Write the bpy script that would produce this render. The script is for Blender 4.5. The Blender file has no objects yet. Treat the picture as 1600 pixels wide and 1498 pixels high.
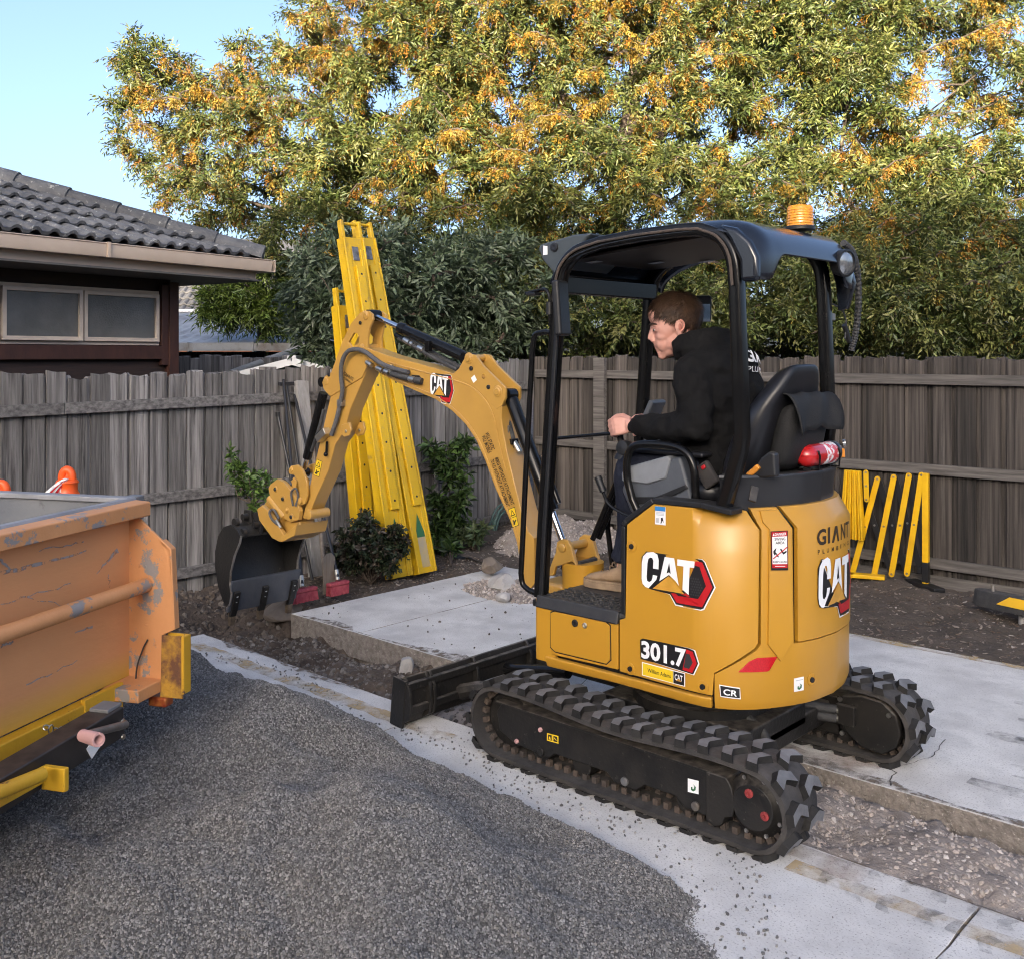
import bpy, bmesh, math, random
import numpy as np
from mathutils import Vector, Matrix, Euler, Quaternion

S = bpy.context.scene
COL = S.collection
R = math.radians
rnd = random.Random(7)
nrg = np.random.default_rng(11)

# ------------------------------------------------------------------ camera, sky, sun, exposure
# x = the way the excavator faces, y = its left side, z up; the concrete is z = 0
CAM = np.array([-2.3613, 3.7909, 1.74])
VIEW = np.array([.6766, -.7364, 0.]); RIGHT = np.array([-.7364, -.6766, 0.])
cam = bpy.data.cameras.new('camera'); camo = bpy.data.objects.new('camera', cam); COL.objects.link(camo)
camo.location = CAM.tolist()
camo.rotation_euler = (R(90), 0, math.atan2(-VIEW[0], VIEW[1]))
cam.sensor_width = 36; cam.lens = 36 * 1580 / 1600; cam.shift_y = -193 / 1600
cam.clip_start = .05; cam.clip_end = 600
S.camera = camo

SUN_DIR = Vector((-.50, .855, 0)).normalized(); SUN_EL = R(12)
SUN_DIR = Vector((SUN_DIR.x * math.cos(SUN_EL), SUN_DIR.y * math.cos(SUN_EL), math.sin(SUN_EL)))
wd = bpy.data.worlds.new('World'); S.world = wd; wd.use_nodes = True
wn = wd.node_tree.nodes; wl = wd.node_tree.links; wn.clear()
sky = wn.new('ShaderNodeTexSky'); sky.sky_type = 'NISHITA'; sky.sun_disc = False
sky.sun_elevation = SUN_EL; sky.sun_rotation = math.atan2(SUN_DIR.x, SUN_DIR.y)
sky.altitude = 50; sky.air_density = .5; sky.dust_density = 5.; sky.ozone_density = 1.2
wbg = wn.new('ShaderNodeBackground'); wbg.inputs['Strength'].default_value = .15
wo = wn.new('ShaderNodeOutputWorld')
wl.new(sky.outputs[0], wbg.inputs['Color']); wl.new(wbg.outputs[0], wo.inputs['Surface'])
sl = bpy.data.lights.new('sun', 'SUN'); sl.energy = 4.5; sl.angle = R(.6); sl.color = (1, .87, .64)
so = bpy.data.objects.new('sun', sl); COL.objects.link(so); so.location = (-8, 14, 12)
so.rotation_euler = SUN_DIR.to_track_quat('Z', 'Y').to_euler()
S.view_settings.view_transform = 'Standard'; S.view_settings.look = 'None'
S.view_settings.exposure = 2.05; S.view_settings.gamma = 1
S.view_settings.use_curve_mapping = False
S.render.engine = 'CYCLES'
S.cycles.max_bounces = 6; S.cycles.transparent_max_bounces = 6
S.cycles.caustics_reflective = False; S.cycles.caustics_refractive = False
S.cycles.use_denoising = True; S.cycles.adaptive_threshold = .005; wd.cycles.sampling_method = 'MANUAL'; wd.cycles.sample_map_resolution = 2048; S.cycles.filter_width = 1.1

# ------------------------------------------------------------------ measuring helpers
def ray(px, py):
    a, b = (px - 800) / 1580, (556 - py) / 1580
    return np.array([VIEW[0] + a * RIGHT[0], VIEW[1] + a * RIGHT[1], b])
def loc(px, py, ax, val):
    """point of the photograph measured on the plane x, y or z = val"""
    d = ray(px, py); return CAM + d * ((val - CAM[ax]) / d[ax])
def dep(px, py, D):
    """point measured at the distance D along the view"""
    return CAM + D * ray(px, py)
def gpos(px, D, z=0.):
    p = dep(px, 556, D); return (p[0], p[1], z)
def hit(px, py, p0, n):
    d = ray(px, py); n = np.array(n); return CAM + d * (((np.array(p0) - CAM) @ n) / (d @ n))

# ------------------------------------------------------------------ materials
MATS = {}
def nd(nt, t, **kw):
    n = nt.nodes.new(t)
    for k, v in kw.items():
        if k in n.inputs: n.inputs[k].default_value = v
        else: setattr(n, k, v)
    return n
def rgba(c): return (c[0], c[1], c[2], 1)
def mat(name, c, rough=.5, metal=0., c2=None, scale=8., detail=6., lo=.35, hi=.65, c3=None, s3=40., lo3=.6, hi3=.68,
        bump=0., bscale=60., coat=0., spec=.5, stretch=None, rnd_val=0., dust=None, rvar=0., coords='Object', trans=0., bdist=.02, c4=None, s4=90., lo4=.58, hi4=.66):
    """principled material: two noise-mixed colours, a third one as sharp patches (wear, stains), bump, per-object variation"""
    m = bpy.data.materials.new(name); m.use_nodes = True; nt = m.node_tree; L = nt.links
    b = nt.nodes['Principled BSDF']; b.inputs['Roughness'].default_value = rough; b.inputs['Metallic'].default_value = metal
    b.inputs['Specular IOR Level'].default_value = spec
    b.inputs['Coat Weight'].default_value = coat; b.inputs['Coat Roughness'].default_value = .08
    b.inputs['Transmission Weight'].default_value = trans
    tc = nd(nt, 'ShaderNodeTexCoord'); mp = nd(nt, 'ShaderNodeMapping'); L.new(tc.outputs[coords], mp.inputs[0])
    if stretch: mp.inputs['Scale'].default_value = stretch
    oi = nd(nt, 'ShaderNodeObjectInfo')
    if rnd_val:
        va = nd(nt, 'ShaderNodeVectorMath', operation='ADD'); cx = nd(nt, 'ShaderNodeCombineXYZ')
        mm = nd(nt, 'ShaderNodeMath', operation='MULTIPLY'); mm.inputs[1].default_value = 37.
        L.new(oi.outputs['Random'], mm.inputs[0])
        for i in range(3): L.new(mm.outputs[0], cx.inputs[i])
        L.new(mp.outputs[0], va.inputs[0]); L.new(cx.outputs[0], va.inputs[1]); vec = va.outputs[0]
    else: vec = mp.outputs[0]
    def noise(sc, det=6., ro=.6):
        n = nd(nt, 'ShaderNodeTexNoise', Scale=sc, Detail=det, Roughness=ro); L.new(vec, n.inputs['Vector']); return n.outputs['Fac']
    def ramp(v, a, bb):
        r = nd(nt, 'ShaderNodeMapRange'); r.inputs['From Min'].default_value = a; r.inputs['From Max'].default_value = bb; L.new(v, r.inputs[0]); return r.outputs[0]
    def mix(f, a, bb):
        x = nd(nt, 'ShaderNodeMix', data_type='RGBA')
        if f is not None: L.new(f, x.inputs['Factor'])
        for s, q in (('A', a), ('B', bb)):
            i = [k for k in x.inputs if k.name == s and k.type == 'RGBA'][0]
            if isinstance(q, (tuple, list)): i.default_value = rgba(q)
            else: L.new(q, i)
        return [o for o in x.outputs if o.type == 'RGBA'][0]
    col = c
    if c2: col = mix(ramp(noise(scale, detail), lo, hi), c, c2)
    if c3: col = mix(ramp(noise(s3, 10, .70), lo3, hi3), col, c3)
    if c4: col = mix(ramp(noise(s4, 4), lo4, hi4), col, c4)
    if dust:   # dust lies on the faces that look up
        g = nd(nt, 'ShaderNodeNewGeometry'); sp = nd(nt, 'ShaderNodeSeparateXYZ'); L.new(g.outputs['Normal'], sp.inputs[0])
        f1 = ramp(sp.outputs[2], .2, 1.); mu = nd(nt, 'ShaderNodeMath', operation='MULTIPLY'); L.new(f1, mu.inputs[0]); L.new(ramp(noise(25), .35, .7), mu.inputs[1])
        m2 = nd(nt, 'ShaderNodeMath', operation='MULTIPLY'); m2.inputs[1].default_value = dust[1]; L.new(mu.outputs[0], m2.inputs[0])
        col = mix(m2.outputs[0], col, dust[0])
    if rnd_val:
        hs = nd(nt, 'ShaderNodeHueSaturation'); mr = nd(nt, 'ShaderNodeMapRange'); mr.inputs['To Min'].default_value = 1 - rnd_val; mr.inputs['To Max'].default_value = 1 + rnd_val
        L.new(oi.outputs['Random'], mr.inputs[0]); L.new(mr.outputs[0], hs.inputs['Value'])
        if isinstance(col, (tuple, list)): hs.inputs['Color'].default_value = rgba(col)
        else: L.new(col, hs.inputs['Color'])
        col = hs.outputs[0]
    if isinstance(col, (tuple, list)): b.inputs['Base Color'].default_value = rgba(col)
    else: L.new(col, b.inputs['Base Color'])
    if rvar:
        rr = nd(nt, 'ShaderNodeMapRange'); rr.inputs['To Min'].default_value = max(.03, rough - rvar); rr.inputs['To Max'].default_value = min(1, rough + rvar)
        L.new(noise(14), rr.inputs[0]); L.new(rr.outputs[0], b.inputs['Roughness'])
    if bump:
        bm = nd(nt, 'ShaderNodeBump', Strength=bump, Distance=bdist); L.new(noise(bscale, 8), bm.inputs['Height']); L.new(bm.outputs[0], b.inputs['Normal'])
    MATS[name] = m; return m
def M(n): return MATS[n]

mat('machine_yellow', (.48, .245, .022), .38, c2=(.455, .23, .022), scale=3, coat=.14, rvar=.07, c3=(.36, .22, .06), s3=34, lo3=.68, hi3=.78, dust=((.30, .24, .14), .18))
mat('boom_yellow', (.47, .265, .055), .36, c2=(.42, .235, .05), scale=5, coat=.25, rvar=.12, dust=((.36, .31, .22), .5))
mat('black_paint', (.005, .005, .0055), .20, c2=(.008, .008, .008), scale=9, rvar=.06, spec=.28)
mat('dirty_black', (.009, .009, .009), .42, c2=(.02, .018, .016), scale=7, rvar=.15, spec=.4, c3=(.12, .105, .09), s3=38, lo3=.60, hi3=.75, dust=((.20, .175, .15), .75), bump=.15)
mat('canopy_plastic', (.008, .011, .018), .22, c2=(.010, .013, .020), scale=6, coat=.3, rvar=.05)
mat('black_plastic', (.010, .0105, .012), .42, c2=(.014, .0145, .016), scale=20, spec=.4, bump=.12, bscale=300, dust=((.2, .18, .15), .08))
mat('grey_plastic', (.20, .215, .235), .45, c2=(.17, .18, .2), scale=12, bump=.05, bscale=300)
mat('dark_grey_plastic', (.075, .085, .10), .5, c2=(.06, .066, .08), scale=12, bump=.05, bscale=300)
mat('belt_rubber', (.022, .021, .022), .75, c2=(.050, .045, .041), scale=6, c3=(.12, .10, .08), s3=9, lo3=.6, hi3=.85, bump=.25, bscale=50, dust=((.11, .105, .10), .45))
mat('belt_edge', (.045, .038, .034), .85, c2=(.085, .062, .048), scale=5, bump=.3, bscale=60)
mat('lug_rubber', (.013, .013, .0135), .8, c2=(.028, .027, .026), scale=12, spec=.25, bump=.2, bscale=60, rnd_val=.2)
mat('lug_worn', (.17, .175, .185), .65, c2=(.11, .11, .115), scale=18, bump=.15, bscale=80, rnd_val=.2)
mat('chrome', (.75, .76, .78), .12, 1.)
mat('zinc', (.62, .61, .57), .35, 1., c2=(.5, .47, .4), scale=30)
mat('bare_steel', (.34, .34, .34), .42, .85, c2=(.22, .19, .16), scale=12, bump=.1)
mat('hose_rubber', (.03, .03, .031), .62, c2=(.05, .05, .05), scale=40, bump=.3, bscale=350)
mat('hose_grey', (.10, .10, .105), .7, c2=(.07, .07, .075), scale=60, bump=.4, bscale=500)
mat('vinyl', (.010, .0105, .013), .36, c2=(.014, .0145, .018), scale=8, spec=.45, bump=.08, bscale=220)
mat('bag_cloth', (.014, .014, .0145), .75, c2=(.020, .020, .0205), scale=9, spec=.25, bump=.25, bscale=200)
mat('floor_rubber', (.016, .017, .020), .5, c2=(.030, .030, .031), scale=10, dust=((.12, .11, .10), .4), bump=.15, bscale=80)
mat('red_paint', (.42, .012, .014), .28, coat=.4)
mat('reflector_red', (.50, .006, .012), .2, c2=(.42, .004, .01), scale=200, lo=.45, hi=.55, coat=.6)
mat('decal_white', (.78, .79, .80), .4)
mat('decal_grey', (.45, .46, .48), .4)
mat('decal_black', (.012, .012, .014), .35)
mat('decal_red', (.48, .012, .018), .35, c2=(.40, .01, .015), scale=30)
mat('decal_yellow', (.75, .52, .02), .4)
mat('decal_gold', (.62, .33, .05), .35, c2=(.50, .25, .03), scale=14)
mat('decal_blue', (.03, .20, .50), .4)
mat('decal_green', (.03, .13, .055), .5)
mat('label_text', (.035, .022, .012), .5)
mat('amber_lens', (1., .36, .012), .15, trans=.25, c2=(1., .42, .02), scale=60, coat=.4)
mat('lamp_glass', (.32, .34, .36), .15, .7, coat=.5)
mat('mirror_glass', (.85, .87, .9), .03, 1.)
mat('orange_lever', (.62, .24, .03), .45)
mat('bucket_steel', (.012, .012, .0125), .4, c2=(.022, .0205, .019), scale=6, c3=(.10, .085, .07), s3=20, lo3=.62, hi3=.76, spec=.4, bump=.15, dust=((.11, .095, .07), .3))
mat('worn_steel', (.30, .29, .28), .38, .7, c2=(.12, .10, .08), scale=14, bump=.2)
mat('tooth_steel', (.17, .13, .09), .6, .3, c2=(.09, .065, .045), scale=20, bump=.3)
mat('skin', (.50, .26, .205), .55, c2=(.55, .30, .245), scale=14, spec=.35, bump=.08, bscale=260, c3=(.50, .205, .155), s3=9, lo3=.5, hi3=.8)
mat('stubble_skin', (.47, .235, .18), .55, c2=(.36, .20, .155), scale=190, bump=.08, bscale=300)
mat('hair', (.028, .016, .010), .5, c2=(.075, .041, .024), scale=38, detail=8, lo=.3, hi=.7, bump=.2, bscale=120, spec=.3)
mat('hoodie', (.0065, .0065, .007), .9, c2=(.010, .010, .0105), scale=7, bump=.35, bscale=220, spec=.15)
mat('trousers', (.035, .032, .032), .85, c2=(.055, .05, .047), scale=9, bump=.3, bscale=160, spec=.2)
mat('denim', (.012, .0145, .026), .85, c2=(.02, .024, .04), scale=12, bump=.3, bscale=200, spec=.2)
mat('suede', (.33, .225, .135), .85, c2=(.25, .165, .095), scale=16, bump=.25, bscale=140)
mat('boot_sole', (.30, .215, .135), .8, c2=(.2, .14, .09), scale=20, bump=.2)
mat('lace', (.20, .14, .09), .8)
mat('concrete', (.51, .50, .485), .88, c2=(.65, .64, .62), scale=3.2, detail=12, lo=.38, hi=.62, c3=(.34, .34, .345), s3=1.7, lo3=.52, hi3=.76, c4=(.33, .32, .31), s4=130, lo4=.57, hi4=.64, bump=.35, bscale=110, bdist=.006)
mat('concrete_cut', (.27, .238, .208), .95, c2=(.17, .148, .128), scale=26, detail=8, lo=.4, hi=.62, c3=(.46, .42, .38), s3=60, lo3=.58, hi3=.66, bump=.9, bscale=55)
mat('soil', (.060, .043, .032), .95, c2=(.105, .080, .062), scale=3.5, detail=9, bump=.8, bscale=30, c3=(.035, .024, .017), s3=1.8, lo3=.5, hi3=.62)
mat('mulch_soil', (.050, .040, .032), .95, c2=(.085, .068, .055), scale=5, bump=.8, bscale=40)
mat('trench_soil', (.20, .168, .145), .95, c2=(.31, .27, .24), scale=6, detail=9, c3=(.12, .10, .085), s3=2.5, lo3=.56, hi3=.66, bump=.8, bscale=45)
mat('road', (.05, .05, .05), .9, c2=(.06, .058, .056), scale=3)
mat('fence_wood', (.088, .082, .078), .9, c2=(.30, .283, .272), scale=3.2, detail=12, lo=.34, hi=.68, stretch=(10, 10, .7), bump=.7, bscale=9, rnd_val=.42, c3=(.048, .043, .041), s3=2.0, lo3=.56, hi3=.66, bdist=.014)
mat('fence_wood_brown', (.018, .015, .013), .9, c2=(.108, .092, .080), scale=2.6, detail=12, lo=.36, hi=.70, stretch=(15, 15, .5), bump=.6, bscale=8, rnd_val=.55, c3=(.14, .126, .116), s3=1.7, lo3=.585, hi3=.76, bdist=.014)
mat('rail_wood', (.060, .056, .054), .85, c2=(.18, .17, .163), scale=3.2, detail=10, stretch=(8, .7, 12), bump=.5, bscale=7, rnd_val=.15, bdist=.01)
mat('rail_wood_b', (.05, .045, .041), .85, c2=(.13, .118, .108), scale=3.2, detail=10, stretch=(.7, 8, 12), bump=.5, bscale=7, rnd_val=.15, bdist=.01)
mat('brown_board', (.014, .0075, .0055), .65, c2=(.028, .014, .010), scale=2.5, detail=8, stretch=(.8, 4, 12), bump=.3, bscale=10, rnd_val=.2)
mat('red_timber', (.060, .022, .015), .6, c2=(.040, .015, .011), scale=5, stretch=(3, 3, 1), bump=.15, bscale=14)
mat('cream_metal', (.50, .405, .32), .45, c2=(.44, .35, .275), scale=3, c3=(.3, .22, .16), s3=11, lo3=.66, hi3=.75)
mat('cream_frame', (.62, .53, .45), .5, c2=(.55, .46, .39), scale=9)
mat('soffit', (.16, .15, .145), .8)
mat('roof_tile', (.070, .073, .080), .78, c2=(.125, .127, .132), scale=6, detail=9, c3=(.36, .36, .34), s3=15, lo3=.585, hi3=.65, bump=.4, bscale=40, rnd_val=.28)
mat('far_tile', (.07, .07, .08), .75, c2=(.11, .108, .115), scale=8, rnd_val=.2)
mat('shed_metal', (.27, .285, .30), .5, .1, c2=(.20, .205, .21), scale=2.4, c3=(.12, .10, .085), s3=1.3, lo3=.50, hi3=.64, rvar=.1)
mat('white_metal', (.72, .74, .77), .4, c2=(.66, .68, .71), scale=5)
mat('green_roof', (.16, .215, .19), .45, c2=(.13, .18, .16), scale=4)
mat('pvc', (.42, .415, .40), .55, c2=(.30, .295, .285), scale=9)
mat('orange_paint', (.66, .235, .060), .55, c2=(.60, .215, .060), scale=3, detail=9, c3=(.20, .185, .175), s3=6.5, lo3=.655, hi3=.675, bump=.08, bscale=40, rvar=.12)
mat('orange_worn', (.62, .295, .125), .55, c2=(.54, .25, .10), scale=5, detail=10, c3=(.24, .23, .225), s3=5.5, lo3=.555, hi3=.575, bump=.12, bscale=40)
mat('tray_yellow', (.62, .36, .020), .5, c2=(.55, .30, .020), scale=5, c3=(.14, .06, .03), s3=16, lo3=.62, hi3=.67, bump=.1, bscale=50)
mat('rust', (.13, .055, .030), .8, c2=(.48, .26, .03), scale=11, lo=.42, hi=.6, c3=(.05, .028, .02), s3=30, bump=.3, bscale=80)
mat('tray_grey', (.13, .14, .155), .55, .2, c2=(.19, .195, .20), scale=4, c3=(.10, .10, .105), s3=9, lo3=.6, hi3=.7, bump=.1)
mat('worn_rim', (.30, .30, .31), .5, .1, c2=(.20, .205, .215), scale=8)
mat('drawbar_black', (.012, .011, .011), .5, c2=(.03, .026, .024), scale=8, dust=((.10, .075, .06), .6))
mat('pink_plastic', (.55, .32, .31), .55, c2=(.45, .26, .25), scale=14)
mat('bollard_orange', (.80, .105, .012), .42, c2=(.72, .09, .012), scale=6)
mat('tape_white', (.75, .72, .72), .5); mat('tape_red', (.62, .02, .03), .5)
mat('beam_yellow', (.66, .41, .008), .45, c2=(.56, .34, .010), scale=3, c3=(.34, .22, .045), s3=9, lo3=.60, hi3=.72, c4=(.40, .30, .12), s4=60, lo4=.63, hi4=.68, bump=.08, rvar=.1)
mat('beam_scuffed', (.50, .36, .12), .55, c2=(.40, .35, .28), scale=5, lo=.4, hi=.6, c3=(.66, .41, .01), s3=7, lo3=.55, hi3=.6)
mat('tool_wood', (.17, .13, .095), .75, c2=(.25, .21, .165), scale=6, stretch=(8, 8, .8), bump=.2)
mat('tool_black', (.016, .016, .018), .4)
mat('broom_red', (.30, .035, .055), .75, c2=(.42, .085, .10), scale=30)
mat('grey_timber', (.22, .21, .20), .85, c2=(.31, .30, .29), scale=4, stretch=(9, 9, .7), bump=.3, bscale=9)
mat('hose_green', (.045, .085, .075), .45, c2=(.06, .11, .10), scale=9)
mat('barrier_yellow', (.72, .42, .006), .38, c2=(.62, .35, .01), scale=8, rvar=.1)
mat('barrier_black', (.013, .013, .014), .35)
mat('wheelstop_rubber', (.025, .025, .027), .75, c2=(.05, .048, .046), scale=9, bump=.3, bscale=60, dust=((.14, .13, .12), .6))
mat('rose_petal', (.55, .13, .12), .6)
mat('bark', (.060, .044, .034), .9, c2=(.11, .084, .066), scale=9, stretch=(2, 2, 1), bump=.5, bscale=25)
mat('brick_wall', (.30, .125, .070), .85, c2=(.22, .09, .055), scale=5)
mat('house_roof', (.08, .08, .085), .8)

def stone_mat(name, cols, rough=.85, warm=None):
    """one colour per instanced stone"""
    m = bpy.data.materials.new(name); m.use_nodes = True; nt = m.node_tree; L = nt.links
    b = nt.nodes['Principled BSDF']; b.inputs['Roughness'].default_value = rough
    oi = nd(nt, 'ShaderNodeObjectInfo'); cr = nd(nt, 'ShaderNodeValToRGB'); L.new(oi.outputs['Random'], cr.inputs[0])
    e = cr.color_ramp.elements; n = len(cols)
    while len(e) < n: e.new(.5)
    for i, c in enumerate(cols): e[i].position = i / (n - 1); e[i].color = rgba(c)
    tc = nd(nt, 'ShaderNodeTexCoord'); nz = nd(nt, 'ShaderNodeTexNoise', Scale=2.5, Detail=4); L.new(tc.outputs['Object'], nz.inputs['Vector'])
    hs = nd(nt, 'ShaderNodeHueSaturation'); mr = nd(nt, 'ShaderNodeMapRange'); mr.inputs['To Min'].default_value = .75; mr.inputs['To Max'].default_value = 1.25
    L.new(nz.outputs['Fac'], mr.inputs[0]); L.new(mr.outputs[0], hs.inputs['Value']); L.new(cr.outputs[0], hs.inputs['Color']); L.new(hs.outputs[0], b.inputs['Base Color'])
    MATS[name] = m
stone_mat('gravel_stone', [(.045, .044, .043), (.15, .148, .145), (.09, .087, .084), (.23, .226, .22), (.068, .067, .068), (.32, .312, .30), (.14, .128, .114)])
stone_mat('rubble_stone', [(.22, .19, .17), (.37, .33, .30), (.28, .245, .22), (.48, .44, .41), (.18, .155, .137), (.41, .35, .31), (.25, .215, .19)])
stone_mat('dark_clod', [(.05, .042, .036), (.12, .105, .095), (.08, .066, .056), (.20, .185, .17), (.06, .05, .042), (.10, .085, .072)])
stone_mat('soil_clod', [(.045, .033, .025), (.10, .078, .06), (.065, .048, .036), (.16, .14, .12), (.05, .037, .03)])
stone_mat('bark_chip', [(.045, .032, .024), (.13, .10, .078), (.075, .055, .042), (.22, .185, .155), (.055, .04, .03), (.10, .065, .045), (.32, .29, .26)])

def leaf_mat(name, trans=.3, rough=.42):
    m = bpy.data.materials.new(name); m.use_nodes = True; nt = m.node_tree; L = nt.links
    b = nt.nodes['Principled BSDF']; b.inputs['Roughness'].default_value = rough
    at = nd(nt, 'ShaderNodeAttribute', attribute_name='leaf_colour'); L.new(at.outputs['Color'], b.inputs['Base Color'])
    tr = nd(nt, 'ShaderNodeBsdfTranslucent'); L.new(at.outputs['Color'], tr.inputs['Color'])
    mx = nd(nt, 'ShaderNodeMixShader'); mx.inputs[0].default_value = trans
    L.new(b.outputs[0], mx.inputs[1]); L.new(tr.outputs[0], mx.inputs[2]); L.new(mx.outputs[0], nt.nodes['Material Output'].inputs['Surface'])
    MATS[name] = m
leaf_mat('leaf')

# ------------------------------------------------------------------ mesh helpers
class MB:
    """collects shapes and links them as ONE mesh object"""
    def __init__(s): s.v = []; s.f = []
    def add(s, vs, fs):
        o = len(s.v); s.v += [tuple(map(float, p)) for p in vs]; s.f += [tuple(o + i for i in f) for f in fs]; return s
    def box(s, c, d, rot=None):
        x, y, z = d[0] / 2, d[1] / 2, d[2] / 2
        vs = [Vector((i * x, j * y, k * z)) for i in (-1, 1) for j in (-1, 1) for k in (-1, 1)]
        if rot is not None:
            q = rot if isinstance(rot, (Quaternion, Matrix)) else Euler(rot).to_matrix()
            vs = [q @ p for p in vs]
        c = Vector(c)
        return s.add([p + c for p in vs], [(0, 1, 3, 2), (4, 6, 7, 5), (0, 4, 5, 1), (2, 3, 7, 6), (0, 2, 6, 4), (1, 5, 7, 3)])
    def beam(s, a, b, w, h, up=(0, 0, 1)):
        a, b = Vector(a), Vector(b); d = (b - a); l = d.length; d.normalize(); u = Vector(up)
        sd = d.cross(u).normalized(); u = sd.cross(d)
        m = Matrix((d, sd, u)).transposed()
        return s.box((a + b) / 2, (l, w, h), m)
    def prism(s, poly, plane, lo, hi):
        n = len(poly)
        def P(a, b, t): return {'xz': (a, t, b), 'xy': (a, b, t), 'yz': (t, a, b)}[plane]
        vs = [P(a, b, lo) for a, b in poly] + [P(a, b, hi) for a, b in poly]
        return s.add(vs, [tuple(range(n)), tuple(range(2 * n - 1, n - 1, -1))] + [(i, (i + 1) % n, n + (i + 1) % n, n + i) for i in range(n)])
    def tube(s, path, r, n=10, caps=True, closed=False):
        P = [Vector(p) for p in path]; k = len(P); rr = r if isinstance(r, (list, tuple)) else [r] * k
        up = None; rings = []
        for i in range(k):
            if closed: t = (P[(i + 1) % k] - P[i - 1])
            else: t = (P[min(i + 1, k - 1)] - P[max(i - 1, 0)])
            t.normalize()
            if up is None:
                up = t.orthogonal().normalized()
            else:
                up = (up - t * up.dot(t))
                if up.length < 1e-5: up = t.orthogonal()
                up.normalize()
            sd = t.cross(up)
            rings.append([P[i] + (up * math.cos(2 * math.pi * j / n) + sd * math.sin(2 * math.pi * j / n)) * rr[i] for j in range(n)])
        return s.loft(rings, caps, closed)
    def loft(s, rings, caps=True, closed=False):
        n = len(rings[0]); k = len(rings); vs = [p for q in rings for p in q]; fs = []
        for i in range(k if closed else k - 1):
            a, b = i * n, ((i + 1) % k) * n
            fs += [(a + j, a + (j + 1) % n, b + (j + 1) % n, b + j) for j in range(n)]
        if caps and not closed: fs += [tuple(range(n - 1, -1, -1)), tuple((k - 1) * n + j for j in range(n))]
        return s.add(vs, fs)
    def cyl(s, a, b, r, r2=None, n=16): return s.tube([a, b], [r, r if r2 is None else r2], n)
    def lathe(s, prof, o, axis=(0, 0, 1), n=20):
        ax = Vector(axis).normalized(); u = ax.orthogonal().normalized(); w = ax.cross(u); o = Vector(o)
        return s.loft([[o + ax * h + (u * math.cos(2 * math.pi * j / n) + w * math.sin(2 * math.pi * j / n)) * max(r, 1e-4) for j in range(n)] for r, h in prof])
    def ell(s, c, r, n=14, m=8, rot=None):
        rings = []
        for i in range(m + 1):
            a = -math.pi / 2 + math.pi * i / m; ca, sa = max(math.cos(a), .02), math.sin(a)
            q = [Vector((r[0] * ca * math.cos(2 * math.pi * j / n), r[1] * ca * math.sin(2 * math.pi * j / n), r[2] * sa)) for j in range(n)]
            if rot is not None: q = [rot @ p for p in q]
            rings.append([p + Vector(c) for p in q])
        return s.loft(rings)
    def mesh(s, name):
        me = bpy.data.meshes.new(name); me.from_pydata(s.v, [], s.f)
        bm = bmesh.new(); bm.from_mesh(me); bmesh.ops.recalc_face_normals(bm, faces=bm.faces); bm.to_mesh(me); bm.free(); return me
    def build(s, name, m, parent=None, bevel=0., seg=2, angle=40, subsurf=0, loc=None):
        me = s.mesh(name); return link(name, me, m, parent, bevel, seg, angle, subsurf, loc)

def smooth(me, angle):
    if angle:
        me.shade_smooth()
        try: me.set_sharp_from_angle(angle=R(angle))
        except Exception: pass
def link(name, me, m, parent=None, bevel=0., seg=2, angle=40, subsurf=0, loc=None):
    smooth(me, angle)
    if isinstance(m, str): m = [m]
    for x in m:
        if x: me.materials.append(M(x))
    o = bpy.data.objects.new(name, me); COL.objects.link(o)
    if parent is not None: o.parent = parent
    if loc is not None: o.location = loc
    if bevel:
        b = o.modifiers.new('bevel', 'BEVEL'); b.width = bevel; b.segments = seg; b.limit_method = 'ANGLE'; b.angle_limit = R(35); b.harden_normals = True
    if subsurf:
        q = o.modifiers.new('subd', 'SUBSURF'); q.levels = subsurf; q.render_levels = subsurf
    return o
def dup(o, parent=None, loc=None, rot=None):
    c = o.copy(); COL.objects.link(c)
    if parent is not None: c.parent = parent
    if loc is not None: c.location = loc
    if rot is not None: c.rotation_euler = rot
    return c
def empty(name, loc=(0, 0, 0), rz=0.):
    o = bpy.data.objects.new(name, None); COL.objects.link(o); o.location = loc; o.rotation_euler = (0, 0, rz); o.empty_display_size = .2; return o
def tag(o, label=None, cat=None, group=None, kind=None):
    if label: o['label'] = label
    if cat: o['category'] = cat
    if group: o['group'] = group
    if kind: o['kind'] = kind
    return o
def arc(cx, cy, r, a0, a1, n):
    return [(cx + r * math.cos(R(a0 + (a1 - a0) * i / n)), cy + r * math.sin(R(a0 + (a1 - a0) * i / n))) for i in range(n + 1)]
def rrect(x0, y0, x1, y1, r, n=4):
    return arc(x1 - r, y1 - r, r, 0, 90, n) + arc(x0 + r, y1 - r, r, 90, 180, n) + arc(x0 + r, y0 + r, r, 180, 270, n) + arc(x1 - r, y0 + r, r, 270, 360, n)
def bez(pts, n=8):
    """smooth path through points"""
    P = [Vector(p) for p in pts]; out = []
    for i in range(len(P) - 1):
        p0 = P[i - 1] if i else P[i] * 2 - P[i + 1]; p1, p2 = P[i], P[i + 1]; p3 = P[i + 2] if i + 2 < len(P) else P[i + 1] * 2 - P[i]
        for j in range(n):
            t = j / n
            out.append(.5 * ((2 * p1) + (p2 - p0) * t + (2 * p0 - 5 * p1 + 4 * p2 - p3) * t * t + (3 * p1 - p0 - 3 * p2 + p3) * t ** 3))
    return out + [P[-1]]
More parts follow.
